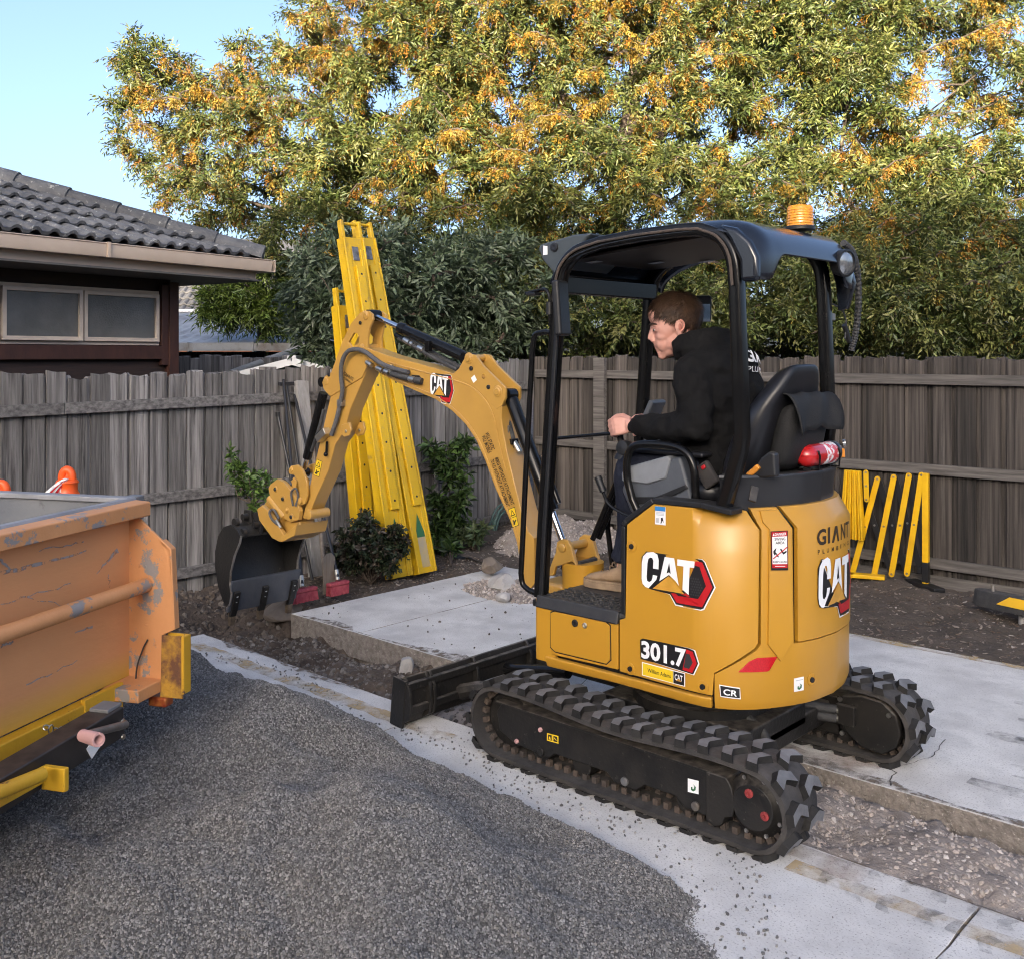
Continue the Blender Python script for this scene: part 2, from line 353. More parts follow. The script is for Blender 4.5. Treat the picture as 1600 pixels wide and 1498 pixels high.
def npmesh(name, V, F):
    """fast mesh from arrays; F is (n, k)"""
    me = bpy.data.meshes.new(name); V = np.asarray(V, np.float32); F = np.asarray(F, np.int32); k = F.shape[1]
    me.vertices.add(len(V)); me.vertices.foreach_set('co', V.ravel()); me.loops.add(F.size); me.loops.foreach_set('vertex_index', F.ravel())
    me.polygons.add(len(F)); me.polygons.foreach_set('loop_start', np.arange(0, F.size, k, dtype=np.int32)); me.update(calc_edges=True); return me

# smooth value noise for terrain
_lat = nrg.random((256, 256))
def vnoise(x, y, s):
    x = np.asarray(x) * s + 71.3; y = np.asarray(y) * s + 33.7
    xi, yi = np.floor(x).astype(int), np.floor(y).astype(int); fx, fy = x - xi, y - yi
    fx = fx * fx * (3 - 2 * fx); fy = fy * fy * (3 - 2 * fy)
    g = lambda a, b: _lat[a % 256, b % 256]
    return (g(xi, yi) * (1 - fx) + g(xi + 1, yi) * fx) * (1 - fy) + (g(xi, yi + 1) * (1 - fx) + g(xi + 1, yi + 1) * fx) * fy - .5
def fbm(x, y, s, o=4): return sum(vnoise(x, y, s * 2 ** i) * .55 ** i for i in range(o))
def hfield(name, x0, x1, y0, y1, d, h, m, keep=None, parent=None):
    nx, ny = int((x1 - x0) / d) + 1, int((y1 - y0) / d) + 1
    X, Y = np.meshgrid(np.linspace(x0, x1, nx), np.linspace(y0, y1, ny), indexing='ij'); Z = h(X, Y)
    V = np.stack([X, Y, Z], -1).reshape(-1, 3); I = np.arange(nx * ny).reshape(nx, ny)
    F = np.stack([I[:-1, :-1], I[1:, :-1], I[1:, 1:], I[:-1, 1:]], -1).reshape(-1, 4)
    if keep is not None:
        c = V[F].mean(1); F = F[keep(c[:, 0], c[:, 1], c[:, 2])]
        u, inv = np.unique(F, return_inverse=True); V = V[u]; F = inv.reshape(F.shape)
    me = npmesh(name, V, F); return link(name, me, m, parent, angle=180)

def scatter(o, density, smin, smax, stone, seed=0, flat=(1, .8, .6), rough=.55, join=True, sink=0., tilt=3.14, variants=4, power=1.):
    """crushed stones instanced over the object's own faces"""
    ng = bpy.data.node_groups.new(o.name + '_stones', 'GeometryNodeTree')
    ng.interface.new_socket('Geometry', in_out='INPUT', socket_type='NodeSocketGeometry'); ng.interface.new_socket('Geometry', in_out='OUTPUT', socket_type='NodeSocketGeometry')
    N = lambda t, **k: nd(ng, t, **k); L = ng.links.new
    gi, go = N('NodeGroupInput'), N('NodeGroupOutput')
    dp = N('GeometryNodeDistributePointsOnFaces', Density=density, Seed=seed); L(gi.outputs[0], dp.inputs['Mesh'])
    jn = N('GeometryNodeJoinGeometry')
    for v in range(variants):
        ic = N('GeometryNodeMeshIcoSphere', Radius=1., Subdivisions=1); sp = N('GeometryNodeSetPosition'); L(ic.outputs[0], sp.inputs['Geometry'])
        nz = N('ShaderNodeTexNoise', Scale=1.3, Detail=1.); nz.noise_dimensions = '4D'; nz.inputs['W'].default_value = v * 7.3 + seed
        s1 = N('ShaderNodeVectorMath', operation='SUBTRACT'); s1.inputs[1].default_value = (.5, .5, .5); L(nz.outputs['Color'], s1.inputs[0])
        s2 = N('ShaderNodeVectorMath', operation='SCALE'); s2.inputs['Scale'].default_value = rough * 2.6; L(s1.outputs[0], s2.inputs[0]); L(s2.outputs[0], sp.inputs['Offset'])
        tf = N('GeometryNodeTransform'); tf.inputs['Scale'].default_value = (flat[0], flat[1] * (.8 + .13 * v), flat[2] * (1.2 - .13 * v)); L(sp.outputs[0], tf.inputs['Geometry'])
        sm = N('GeometryNodeSetMaterial'); sm.inputs['Material'].default_value = M(stone); L(tf.outputs[0], sm.inputs['Geometry'])
        g2 = N('GeometryNodeGeometryToInstance'); L(sm.outputs[0], g2.inputs[0]); L(g2.outputs[0], jn.inputs[0])
    io = N('GeometryNodeInstanceOnPoints'); io.inputs['Pick Instance'].default_value = True
    L(dp.outputs['Points'], io.inputs['Points']); L(jn.outputs[0], io.inputs['Instance'])
    ri = N('FunctionNodeRandomValue', data_type='INT'); [i for i in ri.inputs if i.name == 'Max' and i.type == 'INT'][0].default_value = variants - 1
    L([q for q in ri.outputs if q.type == 'INT'][0], io.inputs['Instance Index'])
    rr = N('FunctionNodeRandomValue', data_type='FLOAT_VECTOR'); a = [i for i in rr.inputs if i.type == 'VECTOR']; a[0].default_value = (-tilt, -tilt, 0); a[1].default_value = (tilt, tilt, 6.28); rr.inputs['Seed'].default_value = seed + 3
    L([q for q in rr.outputs if q.type == 'VECTOR'][0], io.inputs['Rotation'])
    rs = N('FunctionNodeRandomValue', data_type='FLOAT'); b = [i for i in rs.inputs if i.type == 'VALUE']; b[0].default_value = 0.; b[1].default_value = 1.; rs.inputs['Seed'].default_value = seed + 9
    pw = N('ShaderNodeMath', operation='POWER'); pw.inputs[1].default_value = power; L([q for q in rs.outputs if q.type == 'VALUE'][0], pw.inputs[0])
    mr = N('ShaderNodeMapRange'); mr.inputs['To Min'].default_value = smin; mr.inputs['To Max'].default_value = smax; L(pw.outputs[0], mr.inputs[0]); L(mr.outputs[0], io.inputs['Scale'])
    if join:
        j2 = N('GeometryNodeJoinGeometry'); L(io.outputs[0], j2.inputs[0]); L(gi.outputs[0], j2.inputs[0]); L(j2.outputs[0], go.inputs[0])
    else: L(io.outputs[0], go.inputs[0])
    md = o.modifiers.new('stones', 'NODES'); md.node_group = ng; return o
# ------------------------------------------------------------------ foliage tools
GREENS = [(.070, .100, .026), (.105, .135, .034), (.145, .165, .045), (.19, .20, .060), (.08, .105, .04), (.16, .16, .05)]
GOLD = [(.36, .225, .03), (.31, .18, .024), (.40, .27, .05), (.27, .20, .042), (.34, .145, .02), (.22, .18, .045)]
def leaf_mesh(name, P, D, N, ln, wd, C, fold=.25):
    """one folded diamond per leaf: P base, D direction, N face normal"""
    D = D / (np.linalg.norm(D, axis=1, keepdims=True) + 1e-9); Sd = np.cross(D, N); Sd /= (np.linalg.norm(Sd, axis=1, keepdims=True) + 1e-9); Nn = np.cross(Sd, D)
    ln = ln[:, None]; wd = wd[:, None]
    a = P; t = P + D * ln - Nn * ln * .12; m = P + D * ln * .45
    l = m + Sd * wd * .5 + Nn * wd * fold; r = m - Sd * wd * .5 + Nn * wd * fold
    V = np.stack([a, l, t, r], 1).reshape(-1, 3); n = len(P); I = np.arange(n)[:, None] * 4
    F = np.concatenate([I + np.array([0, 2, 1]), I + np.array([0, 3, 2])], 0)
    me = npmesh(name, V, F)
    ca = me.color_attributes.new('leaf_colour', 'FLOAT_COLOR', 'POINT')
    c4 = np.ones((n, 4, 4), np.float32); c4[:, :, :3] = C[:, None, :]; ca.data.foreach_set('color', c4.ravel()); return me
def unit(v): return v / (np.linalg.norm(v, axis=-1, keepdims=True) + 1e-9)
def sprigs(P, D, length, nleaf, ll, lw, cols, jit=.35, spread=.9, droop=.25, vary=.3):
    """compound leaves: leaflets in pairs along a short twig that starts at P and runs along D"""
    n = len(P); D = unit(D + nrg.normal(0, .15, D.shape)); up = np.tile([0, 0, 1.], (n, 1)) + nrg.normal(0, .5, (n, 3))
    Sd = unit(np.cross(D, up)); out = [[], [], [], [], [], []]
    base = np.asarray(cols)[nrg.integers(0, len(cols), n)] * (1 + nrg.uniform(-vary, vary, (n, 1)))
    for k in range(nleaf):
        t = (k // 2 + .6) / (nleaf / 2 + .3); sg = 1 if k % 2 else -1
        if k == nleaf - 1: sg = 0; t = 1
        p = P + D * (length * t)[:, None] if isinstance(length, np.ndarray) else P + D * length * t
        p = p - np.array([0, 0, 1.]) * (droop * t * t * (length if not isinstance(length, np.ndarray) else length[:, None]))
        d = unit(D * .75 + Sd * sg * spread + nrg.normal(0, jit, (n, 3)) - np.array([0, 0, droop]))
        nn = unit(np.cross(Sd, D) + nrg.normal(0, .45, (n, 3)))
        s = 1 + nrg.uniform(-.28, .28, n)
        for q, v in zip(out, (p, d, nn, ll * s, lw * s * (1 + nrg.uniform(-.2, .2, n)), np.clip(base * (1 + nrg.uniform(-.22, .22, (n, 1))), 0, 1))): q.append(v)
    return [np.concatenate(q) for q in out]
def skeleton(trunks, tips, sag=.12, seg=4):
    """grow each tip from the nearest existing wood; returns nodes, parents, tip paths"""
    nodes = []; par = []; 
    for tr in trunks:
        prev = -1
        for p in tr: nodes.append(np.array(p, float)); par.append(prev); prev = len(nodes) - 1
    root = nodes[0]; tips = sorted(tips, key=lambda p: np.linalg.norm(p - nodes[len(trunks[0]) - 1])); paths = []
    for tp in tips:
        A = np.array(nodes); d = np.linalg.norm(A - tp, axis=1) + .55 * np.maximum(0, A[:, 2] - tp[2]) + .12 * np.linalg.norm(A - root, axis=1)
        d[:len(trunks[0]) // 2] += 3; i = int(np.argmin(d)); a = nodes[i]; L = np.linalg.norm(tp - a); prev = i; path = [i]
        for k in range(1, seg + 1):
            t = k / seg; p = a * (1 - t) + tp * t + np.array([0, 0, sag * L * math.sin(math.pi * t)]) + (nrg.normal(0, .035 * L, 3) if k < seg else 0)
            nodes.append(p); par.append(prev); prev = len(nodes) - 1; path.append(prev)
        paths.append(path)
    return np.array(nodes), par, paths
def wood_mesh(nodes, par, paths, trunks, r0, rt, expo=.50):
    cnt = np.zeros(len(nodes)); leafn = [p[-1] for p in paths]
    for l in leafn:
        i = l
        while i >= 0: cnt[i] += 1; i = par[i]
    rad = np.maximum(rt, r0 * (cnt / cnt.max()) ** expo); mb = MB(); o = 0
    for tr in trunks:
        ids = list(range(o, o + len(tr))); o += len(tr)
        mb.tube([nodes[i] for i in ids], [max(rad[i], rad[ids[-1]]) for i in ids], 9)
    for p in paths: mb.tube([nodes[i] for i in p], [min(rad[p[1]], rad[i]) for i in p], 5, caps=False)
    return mb
def make_tree(name, label, cat, base, trunks, blobs, ntips, r0, leafset, group=None, twig=.011, per=14, slen=.24, nl=9, ll=.078, lw=.024, gold=0., goldz=3.2, sag=.12, crown='crown', inner=.35):
    root = empty(name, base); tag(root, label, cat, group)
    w = np.array([b[2] if len(b) > 2 else np.prod(b[1]) ** (2 / 3) for b in blobs], float); w /= w.sum(); tips = []
    for i in nrg.choice(len(blobs), ntips, p=w):
        c, r = blobs[i][0], np.array(blobs[i][1]); v = unit(nrg.normal(0, 1, 3)); tips.append(np.array(c) + v * r * nrg.uniform(inner, 1.) ** .5)
    nodes, par, paths = skeleton(trunks, tips, sag)
    b = np.array(base); wm = wood_mesh(nodes - b, par, paths, trunks, r0, twig); wm.build('trunk', 'bark', root, angle=60)
    P, D = [], []
    for p in paths:
        pts = nodes[p]; L = np.linalg.norm(pts[-1] - pts[0])
        k = max(5, int(per * min(1.6, .5 + L)))
        t = nrg.uniform(max(0, 1 - .95 / max(L, .1)), 1.02, k) * (len(p) - 1); i = np.clip(t.astype(int), 0, len(p) - 2); f = (t - i)[:, None]
        q = pts[i] * (1 - f) + pts[i + 1] * f; d = unit(pts[i + 1] - pts[i])
        P.append(q); D.append(d * .6 + nrg.normal(0, .75, (k, 3)))
    P = np.concatenate(P); D = unit(np.concatenate(D)); n = len(P)
    if gold:
        patch = vnoise(P[:, 0] + P[:, 2] * .7, P[:, 1] + P[:, 2] * .6, 2.3) + nrg.normal(0, .20, n)
        g = (patch > np.quantile(patch, 1 - gold)) & (P[:, 2] > goldz + nrg.normal(0, .5, n))
    else: g = np.zeros(n, bool)
    A = sprigs(P[~g], D[~g], slen, nl, ll, lw, leafset)
    parts = [A]
    if g.any():
        Pg = P[g]; Dg = unit(D[g] * .8 + np.array([0, 0, -.8])); parts.append(sprigs(Pg, Dg, slen * .55, 15, .042, .0135, GOLD, jit=.55, spread=.8, droop=.3, vary=.35))
    Q = [np.concatenate(z) for z in zip(*parts)]
    me = leaf_mesh(crown, Q[0] - b, Q[1], Q[2], Q[3], Q[4], Q[5]); o = link(crown, me, 'leaf', root, angle=0); return root
def E3(px, py, D, rx, rz=None, ry=None): return (dep(px, py, D), (rx, ry or rx, rz or rx))
def bush(name, label, cat, base, stems, per, ll, lw, cols, group=None, slen=.1, nl=5, sr=.006, upb=.5, foliage='foliage', start=.3):
    """a small plant: thin stems that carry leaves"""
    root = empty(name, base); tag(root, label, cat, group); b = np.array(base); mb = MB(); P, D = [], []
    for st in stems:
        pts = np.array(bez(st, 4)); mb.tube(pts - b, [sr * (1 - .6 * i / len(pts)) for i in range(len(pts))], 5)
        k = per; t = nrg.uniform(start, 1, k) * (len(pts) - 1); i = np.clip(t.astype(int), 0, len(pts) - 2); f = (t - i)[:, None]
        P.append(pts[i] * (1 - f) + pts[i + 1] * f); D.append(nrg.normal(0, .8, (k, 3)) + np.array([0, 0, upb]))
    mb.build('stem', 'bark', root, angle=60)
    Q = sprigs(np.concatenate(P), unit(np.concatenate(D)), slen, nl, ll, lw, cols)
    link(foliage, leaf_mesh(foliage, Q[0] - b, *Q[1:]), 'leaf', root, angle=0); return root

# ------------------------------------------------------------------ ground, concrete, trench, soil
tag(MB().box((0, 0, -.40), (160, 160, .2)).build('ground', 'soil', angle=0), kind='structure')
def slab(x0, x1, y0, y1, m='concrete', name='concrete_slab', z0=-.165, wob=0., bank=False):
    nx, ny = max(2, int((x1 - x0) / .09)), max(2, int((y1 - y0) / .09)); xs, ys = np.linspace(x0, x1, nx), np.linspace(y0, y1, ny)
    ring = [(x, y0) for x in xs[:-1]] + [(x1, y) for y in ys[:-1]] + [(x, y1) for x in xs[:0:-1]] + [(x0, y) for y in ys[:0:-1]]
    j = lambda p: (p[0] + nrg.normal(0, wob), p[1] + nrg.normal(0, wob))
    o = MB().prism([j(p) for p in ring], 'xy', z0, 0).build(name, [m, 'concrete_cut'], bevel=.005, angle=30)
    for f in o.data.polygons: f.material_index = 0 if f.normal.z > .5 else 1
    return tag(o, kind='structure')
EDGE = .0022
slab(1.260, 3.354, .43, 4.2, name='concrete_path', wob=EDGE); slab(-1.285, 1.257, .43, 4.2, name='concrete_path', wob=EDGE); slab(-8, -1.289, .43, 4.2, name='concrete_path', wob=EDGE)
slab(2.66, 3.37, -2.33, -.235, wob=EDGE); slab(-8, 2.655, -2.33, -.235, wob=EDGE)
def worn_sheet(name, quads, mname):
    mb = MB()
    for q in quads: mb.add([(a, b, .004) for a, b in q], [tuple(range(len(q)))])
    return tag(mb.build(name, mname, angle=0), kind='structure')
def worn_mat(name, c, lo, hi, s, top):
    m = mat(name, c, .85); nt = m.node_tree; L = nt.links; b = nt.nodes['Principled BSDF']
    tc = nd(nt, 'ShaderNodeTexCoord'); n = nd(nt, 'ShaderNodeTexNoise', Scale=s, Detail=9., Roughness=.65); L.new(tc.outputs['Object'], n.inputs['Vector'])
    r = nd(nt, 'ShaderNodeMapRange'); r.inputs['From Min'].default_value = lo; r.inputs['From Max'].default_value = hi; r.inputs['To Max'].default_value = top
    L.new(n.outputs['Fac'], r.inputs[0]); L.new(r.outputs[0], b.inputs['Alpha'])
worn_mat('worn_yellow_line', (.50, .36, .17), .40, .66, 6., .75); worn_mat('scuff', (.12, .12, .125), .40, .72, 11., .60); worn_mat('clay_stain', (.36, .25, .18), .38, .7, 5., .7)
line = lambda x0, x1, y, w, n=40: [[(x0 + (x1 - x0) * i / n, y - w / 2 + nrg.normal(0, .006)) for i in range(n + 1)] + [(x1 - (x1 - x0) * i / n, y + w / 2 + nrg.normal(0, .006)) for i in range(n + 1)]]
worn_sheet('painted_line', line(-4, -.72, .60, .085) + line(.95, 3.2, .60, .10), 'worn_yellow_line')
worn_sheet('painted_edge', line(-4, .9, -2.285, .085), 'worn_yellow_line')
mk = []
for i in range(46):          # prints left by the track lugs
    x = -.86 - .105 * (i // 2) + nrg.normal(0, .012); y = (.47 if i % 2 else .63) + nrg.normal(0, .012); s = nrg.uniform(.7, 1.2)
    mk.append([(x + a * s + nrg.normal(0, .006), y + b * s + nrg.normal(0, .006)) for a, b in ((-.035, -.05), (.02, -.05), (.035, 0), (.02, .05), (-.035, .05), (-.012, 0))])
for i in range(60):
    x, y = nrg.uniform(-2.8, -.9), nrg.uniform(-1.9, -.45); s = nrg.uniform(.3, 1.3)
    mk.append([(x + a * s + nrg.normal(0, .01), y + b * s + nrg.normal(0, .01)) for a, b in ((-.12, -.03), (.0, -.045), (.12, -.02), (.11, .02), (0, .04), (-.1, .03))])
worn_sheet('track_marks', mk, 'scuff')
worn_sheet('clay_stain', [[(x, -.245 - .16 - .05 * math.sin(9 * x) - .03 * math.sin(23 * x)) for x in np.linspace(-.62, .5, 40)] + [(x, -.245) for x in np.linspace(.5, -.62, 20)]] +
           [[(x, .45) for x in np.linspace(-.95, -.3, 12)] + [(x, .56 + .02 * math.sin(20 * x)) for x in np.linspace(-.3, -.95, 12)]], 'clay_stain')

tag(MB().prism([(-8, -2.3), (3.33, -2.3), (3.33, -.262), (-8, -.262)], 'xy', -.40, -.167).build('earth_bank', 'trench_soil', angle=0), kind='structure')
spill = []
for x0_, x1_, y_, sg, w_ in ((-3.2, 3.3, -.237, -1, .10), (-3.2, .2, .434, 1, .07), (1.6, 3.3, .434, 1, .05)):
    xs_ = np.linspace(x0_, x1_, 90); e_ = y_ + sg * np.maximum(.008, w_ * (.55 + 1.5 * vnoise(xs_, xs_ * 0 + y_, 3.3) + .9 * vnoise(xs_, xs_ * 0 + y_, 13)))
    spill.append([(x, y_) for x in xs_] + list(zip(xs_[::-1], e_[::-1])))
worn_mat('soil_spill', (.17, .135, .105), .40, .60, 22., .85); worn_sheet('soil_spill', spill, 'soil_spill')
def crack(pts):
    up_, dn_ = [], []
    for i in range(len(pts) - 1):
        for t in np.linspace(0, 1, 8)[:-1]: c = (pts[i][0] * (1 - t) + pts[i + 1][0] * t + nrg.normal(0, .006), pts[i][1] * (1 - t) + pts[i + 1][1] * t + nrg.normal(0, .006)); w_ = nrg.uniform(.0012, .003); up_.append((c[0] - w_, c[1] - w_)); dn_.append((c[0] + w_, c[1] + w_))
    return up_ + dn_[::-1]
worn_mat('crack_dark', (.06, .055, .05), .2, .4, 5., .9); worn_sheet('crack', [crack([(-.72, -.25), (-.66, -.45), (-.74, -.70), (-.70, -.95)]), crack([(.95, -.3), (1.2, -.9), (1.1, -1.6), (1.35, -2.3)]), crack([(-1.9, .5), (-1.85, .9), (-2.1, 1.3)])], 'crack_dark')
def trench_h(x, y):
    n = fbm(x, y, 3.2) * .10 + fbm(x, y, 11) * .035
    side = np.clip((y + .235) / .665, 0, 1)                       # 0 at the far slab, 1 at the path
    heap = np.exp(-((x + 1.05) / .75) ** 2) * (.10 + .05 * side) + np.exp(-((x - 1.75) / .5) ** 2) * .05 * (1 - side) + np.exp(-((x + .55) / .25) ** 2) * .05
    dark = np.exp(-((x - 2.6) / .9) ** 2) * .07 * side
    return np.minimum(-.145 + .055 * np.clip((x - 1.5) / .6, 0, 1) * (1 - side) + heap - dark + n - .05 * (side < .12), -.012)
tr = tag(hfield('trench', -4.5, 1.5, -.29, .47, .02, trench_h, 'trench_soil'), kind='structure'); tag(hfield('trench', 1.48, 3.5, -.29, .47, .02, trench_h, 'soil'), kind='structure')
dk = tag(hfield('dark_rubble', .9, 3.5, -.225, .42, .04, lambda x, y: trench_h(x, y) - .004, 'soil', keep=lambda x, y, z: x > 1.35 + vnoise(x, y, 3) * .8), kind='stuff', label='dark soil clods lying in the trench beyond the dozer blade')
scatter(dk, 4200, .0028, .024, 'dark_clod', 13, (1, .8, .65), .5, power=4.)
rb = tag(hfield('rubble', -4.5, 2.2, -.225, .42, .04, lambda x, y: trench_h(x, y) - .004, 'trench_soil', keep=lambda x, y, z: x < 1.45 + vnoise(x, y, 3) * .8), kind='stuff', label='loose broken rubble lying along the trench')
scatter(rb, 11000, .0024, .015, 'rubble_stone', 3, (1, .8, .65), .5, power=5.)

def soil_h(x, y):
    n = fbm(x, y, 2.2) * .12 + fbm(x, y, 8) * .05
    cut = np.exp(-((y - .12) / .42) ** 2) * np.clip((4.35 - x) / .5, 0, 1) * .13
    mound = .16 * np.exp(-((x - 4.15) / .4) ** 2 - ((y - .55) / .5) ** 2) + .08 * np.exp(-((x - 3.75) / .2) ** 2 - ((y + .40) / .2) ** 2)
    s = -.035 + n * .5 - cut + mound; k = np.clip((x - 3.40) / .35, 0, 1); k = k * k * (3 - 2 * k); inn = (y > -.31) & (y < .49)
    return np.where(inn, s * k + (trench_h(x, y) - .006) * (1 - k), s)
so_ = tag(hfield('soil', 3.36, 5.1, -2.4, 3.4, .025, soil_h, 'soil'), kind='structure')
sc = tag(hfield('soil_clods', 3.38, 4.5, -1.0, 2.2, .05, lambda x, y: soil_h(x, y) - .004, 'soil'), kind='stuff', label='clods of dug brown soil in front of the left fence')
scatter(sc, 1300, .004, .035, 'soil_clod', 5, (1, .85, .7), .5, power=4.)
def mulch_h(x, y):
    n = fbm(x, y, 2.5) * .06 + fbm(x, y, 9) * .03
    return -.04 + n + .05 * np.clip((-2.9 - y) / 1.0, 0, 1) + .05 * np.clip((x - 2.6) / 1.5, 0, 1)
tag(hfield('mulch_bed', -4, 5.0, -4.3, -2.335, .035, mulch_h, 'mulch_soil'), kind='structure')
mc = tag(hfield('bark_mulch', -3, 4.5, -4.02, -2.35, .06, lambda x, y: mulch_h(x, y) - .004, 'mulch_soil'), kind='stuff', label='dark bark mulch and leaf litter covering the bed below the fences')
scatter(mc, 1500, .007, .034, 'bark_chip', 8, (1, .38, .16), .35, tilt=.5, power=2.2)
m2 = tag(hfield('leaf_litter', 3.38, 4.5, -2.36, -.75, .05, lambda x, y: soil_h(x, y) + .004, 'mulch_soil'), kind='stuff', label='dark mulch under the brooms by the left fence')
scatter(m2, 1500, .006, .03, 'bark_chip', 9, (1, .38, .16), .35, tilt=.5, power=2.2)

# two heaps on the far slab: broken concrete behind the boom, and one far heap by the fence
def heap(name, label, cx, cy, r, h, stone, dens, s0, s1, m='trench_soil', kindlabel=None, flat=(1, .85, .7)):
    f = lambda x, y: np.maximum(0, h * (1 - ((x - cx) / r[0]) ** 2 - ((y - cy) / r[1]) ** 2)) + fbm(x, y, 7) * .05 * h * 8 - .01
    o = hfield(name, cx - r[0] * 1.05, cx + r[0] * 1.05, cy - r[1] * 1.05, cy + r[1] * 1.05, .025, f, m, keep=lambda x, y, z: ((x - cx) / r[0]) ** 2 + ((y - cy) / r[1]) ** 2 < 1 + .1 * vnoise(x, y, 5))
    tag(o, label, kind='stuff'); scatter(o, dens, s0, s1, stone, int(cx * 10) + 40, flat, .5, power=4.); return o
q = loc(800, 925, 2, 0)
heap('rubble_heap', 'low heap of stones and soil on the slab behind the boom foot', q[0], q[1], (.42, .30), .075, 'rubble_stone', 3800, .004, .022)
q = loc(905, 850, 2, 0)
heap('soil_heap', 'pale heap of dug soil on the slab beyond the machine', q[0] + .15, q[1] + .1, (.6, .75), .22, 'rubble_stone', 2000, .003, .02)
def lump(name, label, p, r, m, seed, cat='stone'):
    bm = bmesh.new(); bmesh.ops.create_icosphere(bm, subdivisions=3, radius=1)
    rg = random.Random(seed); ks = [(Vector((rg.uniform(-1, 1), rg.uniform(-1, 1), rg.uniform(-1, 1))).normalized(), rg.uniform(.55, .85)) for _ in range(9)]
    for v in bm.verts:
        for k, d in ks:
            e = v.co.dot(k) - d
            if e > 0: v.co -= k * e
        v.co *= 1 + .05 * (rg.random() - .5); v.co = Vector((v.co.x * r[0], v.co.y * r[1], v.co.z * r[2]))
    me = bpy.data.meshes.new(name); bm.to_mesh(me); bm.free(); o = link(name, me, m, angle=12, loc=p); o.rotation_euler = (0, 0, seed); return tag(o, label, cat)
mat('pale_stone', (.40, .39, .38), .9, c2=(.3, .285, .27), scale=8, bump=.5, bscale=20); mat('brown_stone', (.15, .12, .095), .9, c2=(.2, .165, .13), scale=8, bump=.5, bscale=20)
q = loc(785, 915, 2, .05); lump('stone', 'big grey concrete lump on the rubble heap behind the boom foot', (q[0], q[1], .07), (.13, .10, .08), 'pale_stone', 3)
q = loc(775, 895, 2, .05); lump('stone', 'brown stone behind the big grey lump on the rubble heap', (q[0] + .1, q[1] - .06, .09), (.12, .09, .07), 'brown_stone', 5)
q = loc(787, 940, 2, .0); lump('stone', 'small pale chunk in front of the rubble heap', (q[0], q[1], .03), (.07, .055, .045), 'pale_stone', 8)
q = loc(633, 1047, 2, -.08); lump('stone', 'pale pointed stone in the trench beside the dozer blade', (q[0], q[1], -.06), (.055, .05, .075), 'pale_stone', 11)
q = loc(1240, 1305, 2, -.05)
q = loc(480, 955, 2, -.05); lump('stone', 'broken brown lump at the corner of the far slab', (q[0] + .12, q[1] + .1, -.05), (.16, .14, .09), 'brown_stone', 14)
for i, (px, py, s) in enumerate([(1325, 1305, .035), (1432, 1303, .03), (1395, 1320, .028), (1538, 1340, .03), (1585, 1380, .028), (1345, 1370, .03)]):
    q = loc(px, py, 2, -.09)

# gravel heap in the foreground
GB = [loc(a, b, 2, 0)[:2] for a, b in [(-700, 1010), (150, 1012), (300, 1022), (370, 1036), (430, 1050), (490, 1078), (520, 1097), (560, 1130), (620, 1150), (700, 1170), (735, 1193), (760, 1217), (830, 1255), (900, 1280), (960, 1302), (1040, 1340), (1072, 1385), (1055, 1440), (1090, 1498), (1140, 1750)]]
GB = np.array(GB + [np.array([-2.6, 4.3]), np.array([-.5, 5.2])]); GB[0] = (3.3, 4.2)
def sdist(x, y):
    P = np.stack([x.ravel(), y.ravel()], -1); A = GB; B = np.roll(GB, -1, 0); d = np.full(len(P), 9.); ins = np.zeros(len(P), bool)
    for a, b in zip(A, B):
        ab = b - a; t = np.clip(((P - a) @ ab) / (ab @ ab), 0, 1); d = np.minimum(d, np.linalg.norm(P - a - t[:, None] * ab, axis=1))
        c = (a[1] > P[:, 1]) != (b[1] > P[:, 1]); ins ^= c & (P[:, 0] < (b[0] - a[0]) * (P[:, 1] - a[1]) / (b[1] - a[1] + 1e-12) + a[0])
    return np.where(ins, d, -d).reshape(x.shape)
def gravel_h(x, y):
    d = sdist(x, y) + fbm(x, y, 6) * .06 + fbm(x, y, 21) * .035
    big = .16 * np.exp(-((x - 1.35) / .7) ** 2 - ((y - 1.5) / .6) ** 2) + .10 * np.exp(-((x - .2) / .5) ** 2 - ((y - 1.75) / .45) ** 2) - .07 * np.exp(-((x - .75) / .28) ** 2 - ((y - 1.6) / .4) ** 2) + .08 * np.exp(-((x + .5) / .45) ** 2 - ((y - 2.3) / .5) ** 2)
    return np.where(d > 0, .13 * (1 - np.exp(-d / .25)) + .03 * d + (fbm(x, y, 1.9) * .17 + big * 1.35) * np.clip(d / .5, 0, 1), d * .12) + .004
mat('gravel_fines', (.055, .053, .051), .9, c2=(.10, .097, .094), scale=120, bump=.6, bscale=160)
gp = hfield('gravel_heap', -2.0, 3.4, 1.0, 4.6, .03, gravel_h, 'gravel_fines', keep=lambda x, y, z: z > -.003)
tag(gp, 'heap of fine grey crushed gravel spread over the near concrete path', kind='stuff'); scatter(gp, 34000, .0030, .0068, 'gravel_stone', 1, (1, .75, .6), .5, sink=0)
ly = hfield('loose_gravel', -1.3, 3.3, .44, 3.4, .04, lambda x, y: np.full_like(x, .003), 'gravel_fines', keep=lambda x, y, z: (lambda d: (d < .02) & (d > -.07 - .16 * np.maximum(0, vnoise(x, y, 4.)) - .22 * (vnoise(x, y, 1.1) > .12)))(sdist(x, y)))
tag(ly, 'stray gravel stones scattered on the concrete beside the heap', kind='stuff'); scatter(ly, 620, .003, .0085, 'gravel_stone', 2, (1, .75, .6), .5, join=False)
l2 = hfield('stray_chips', -2.6, 3.3, -2.2, .9, .08, lambda x, y: np.full_like(x, .004), 'gravel_fines', keep=lambda x, y, z: (((y < -.3) & (x > .5)) | ((y > .5) & (y < .8))) & (vnoise(x, y, 1.7) > -.05))
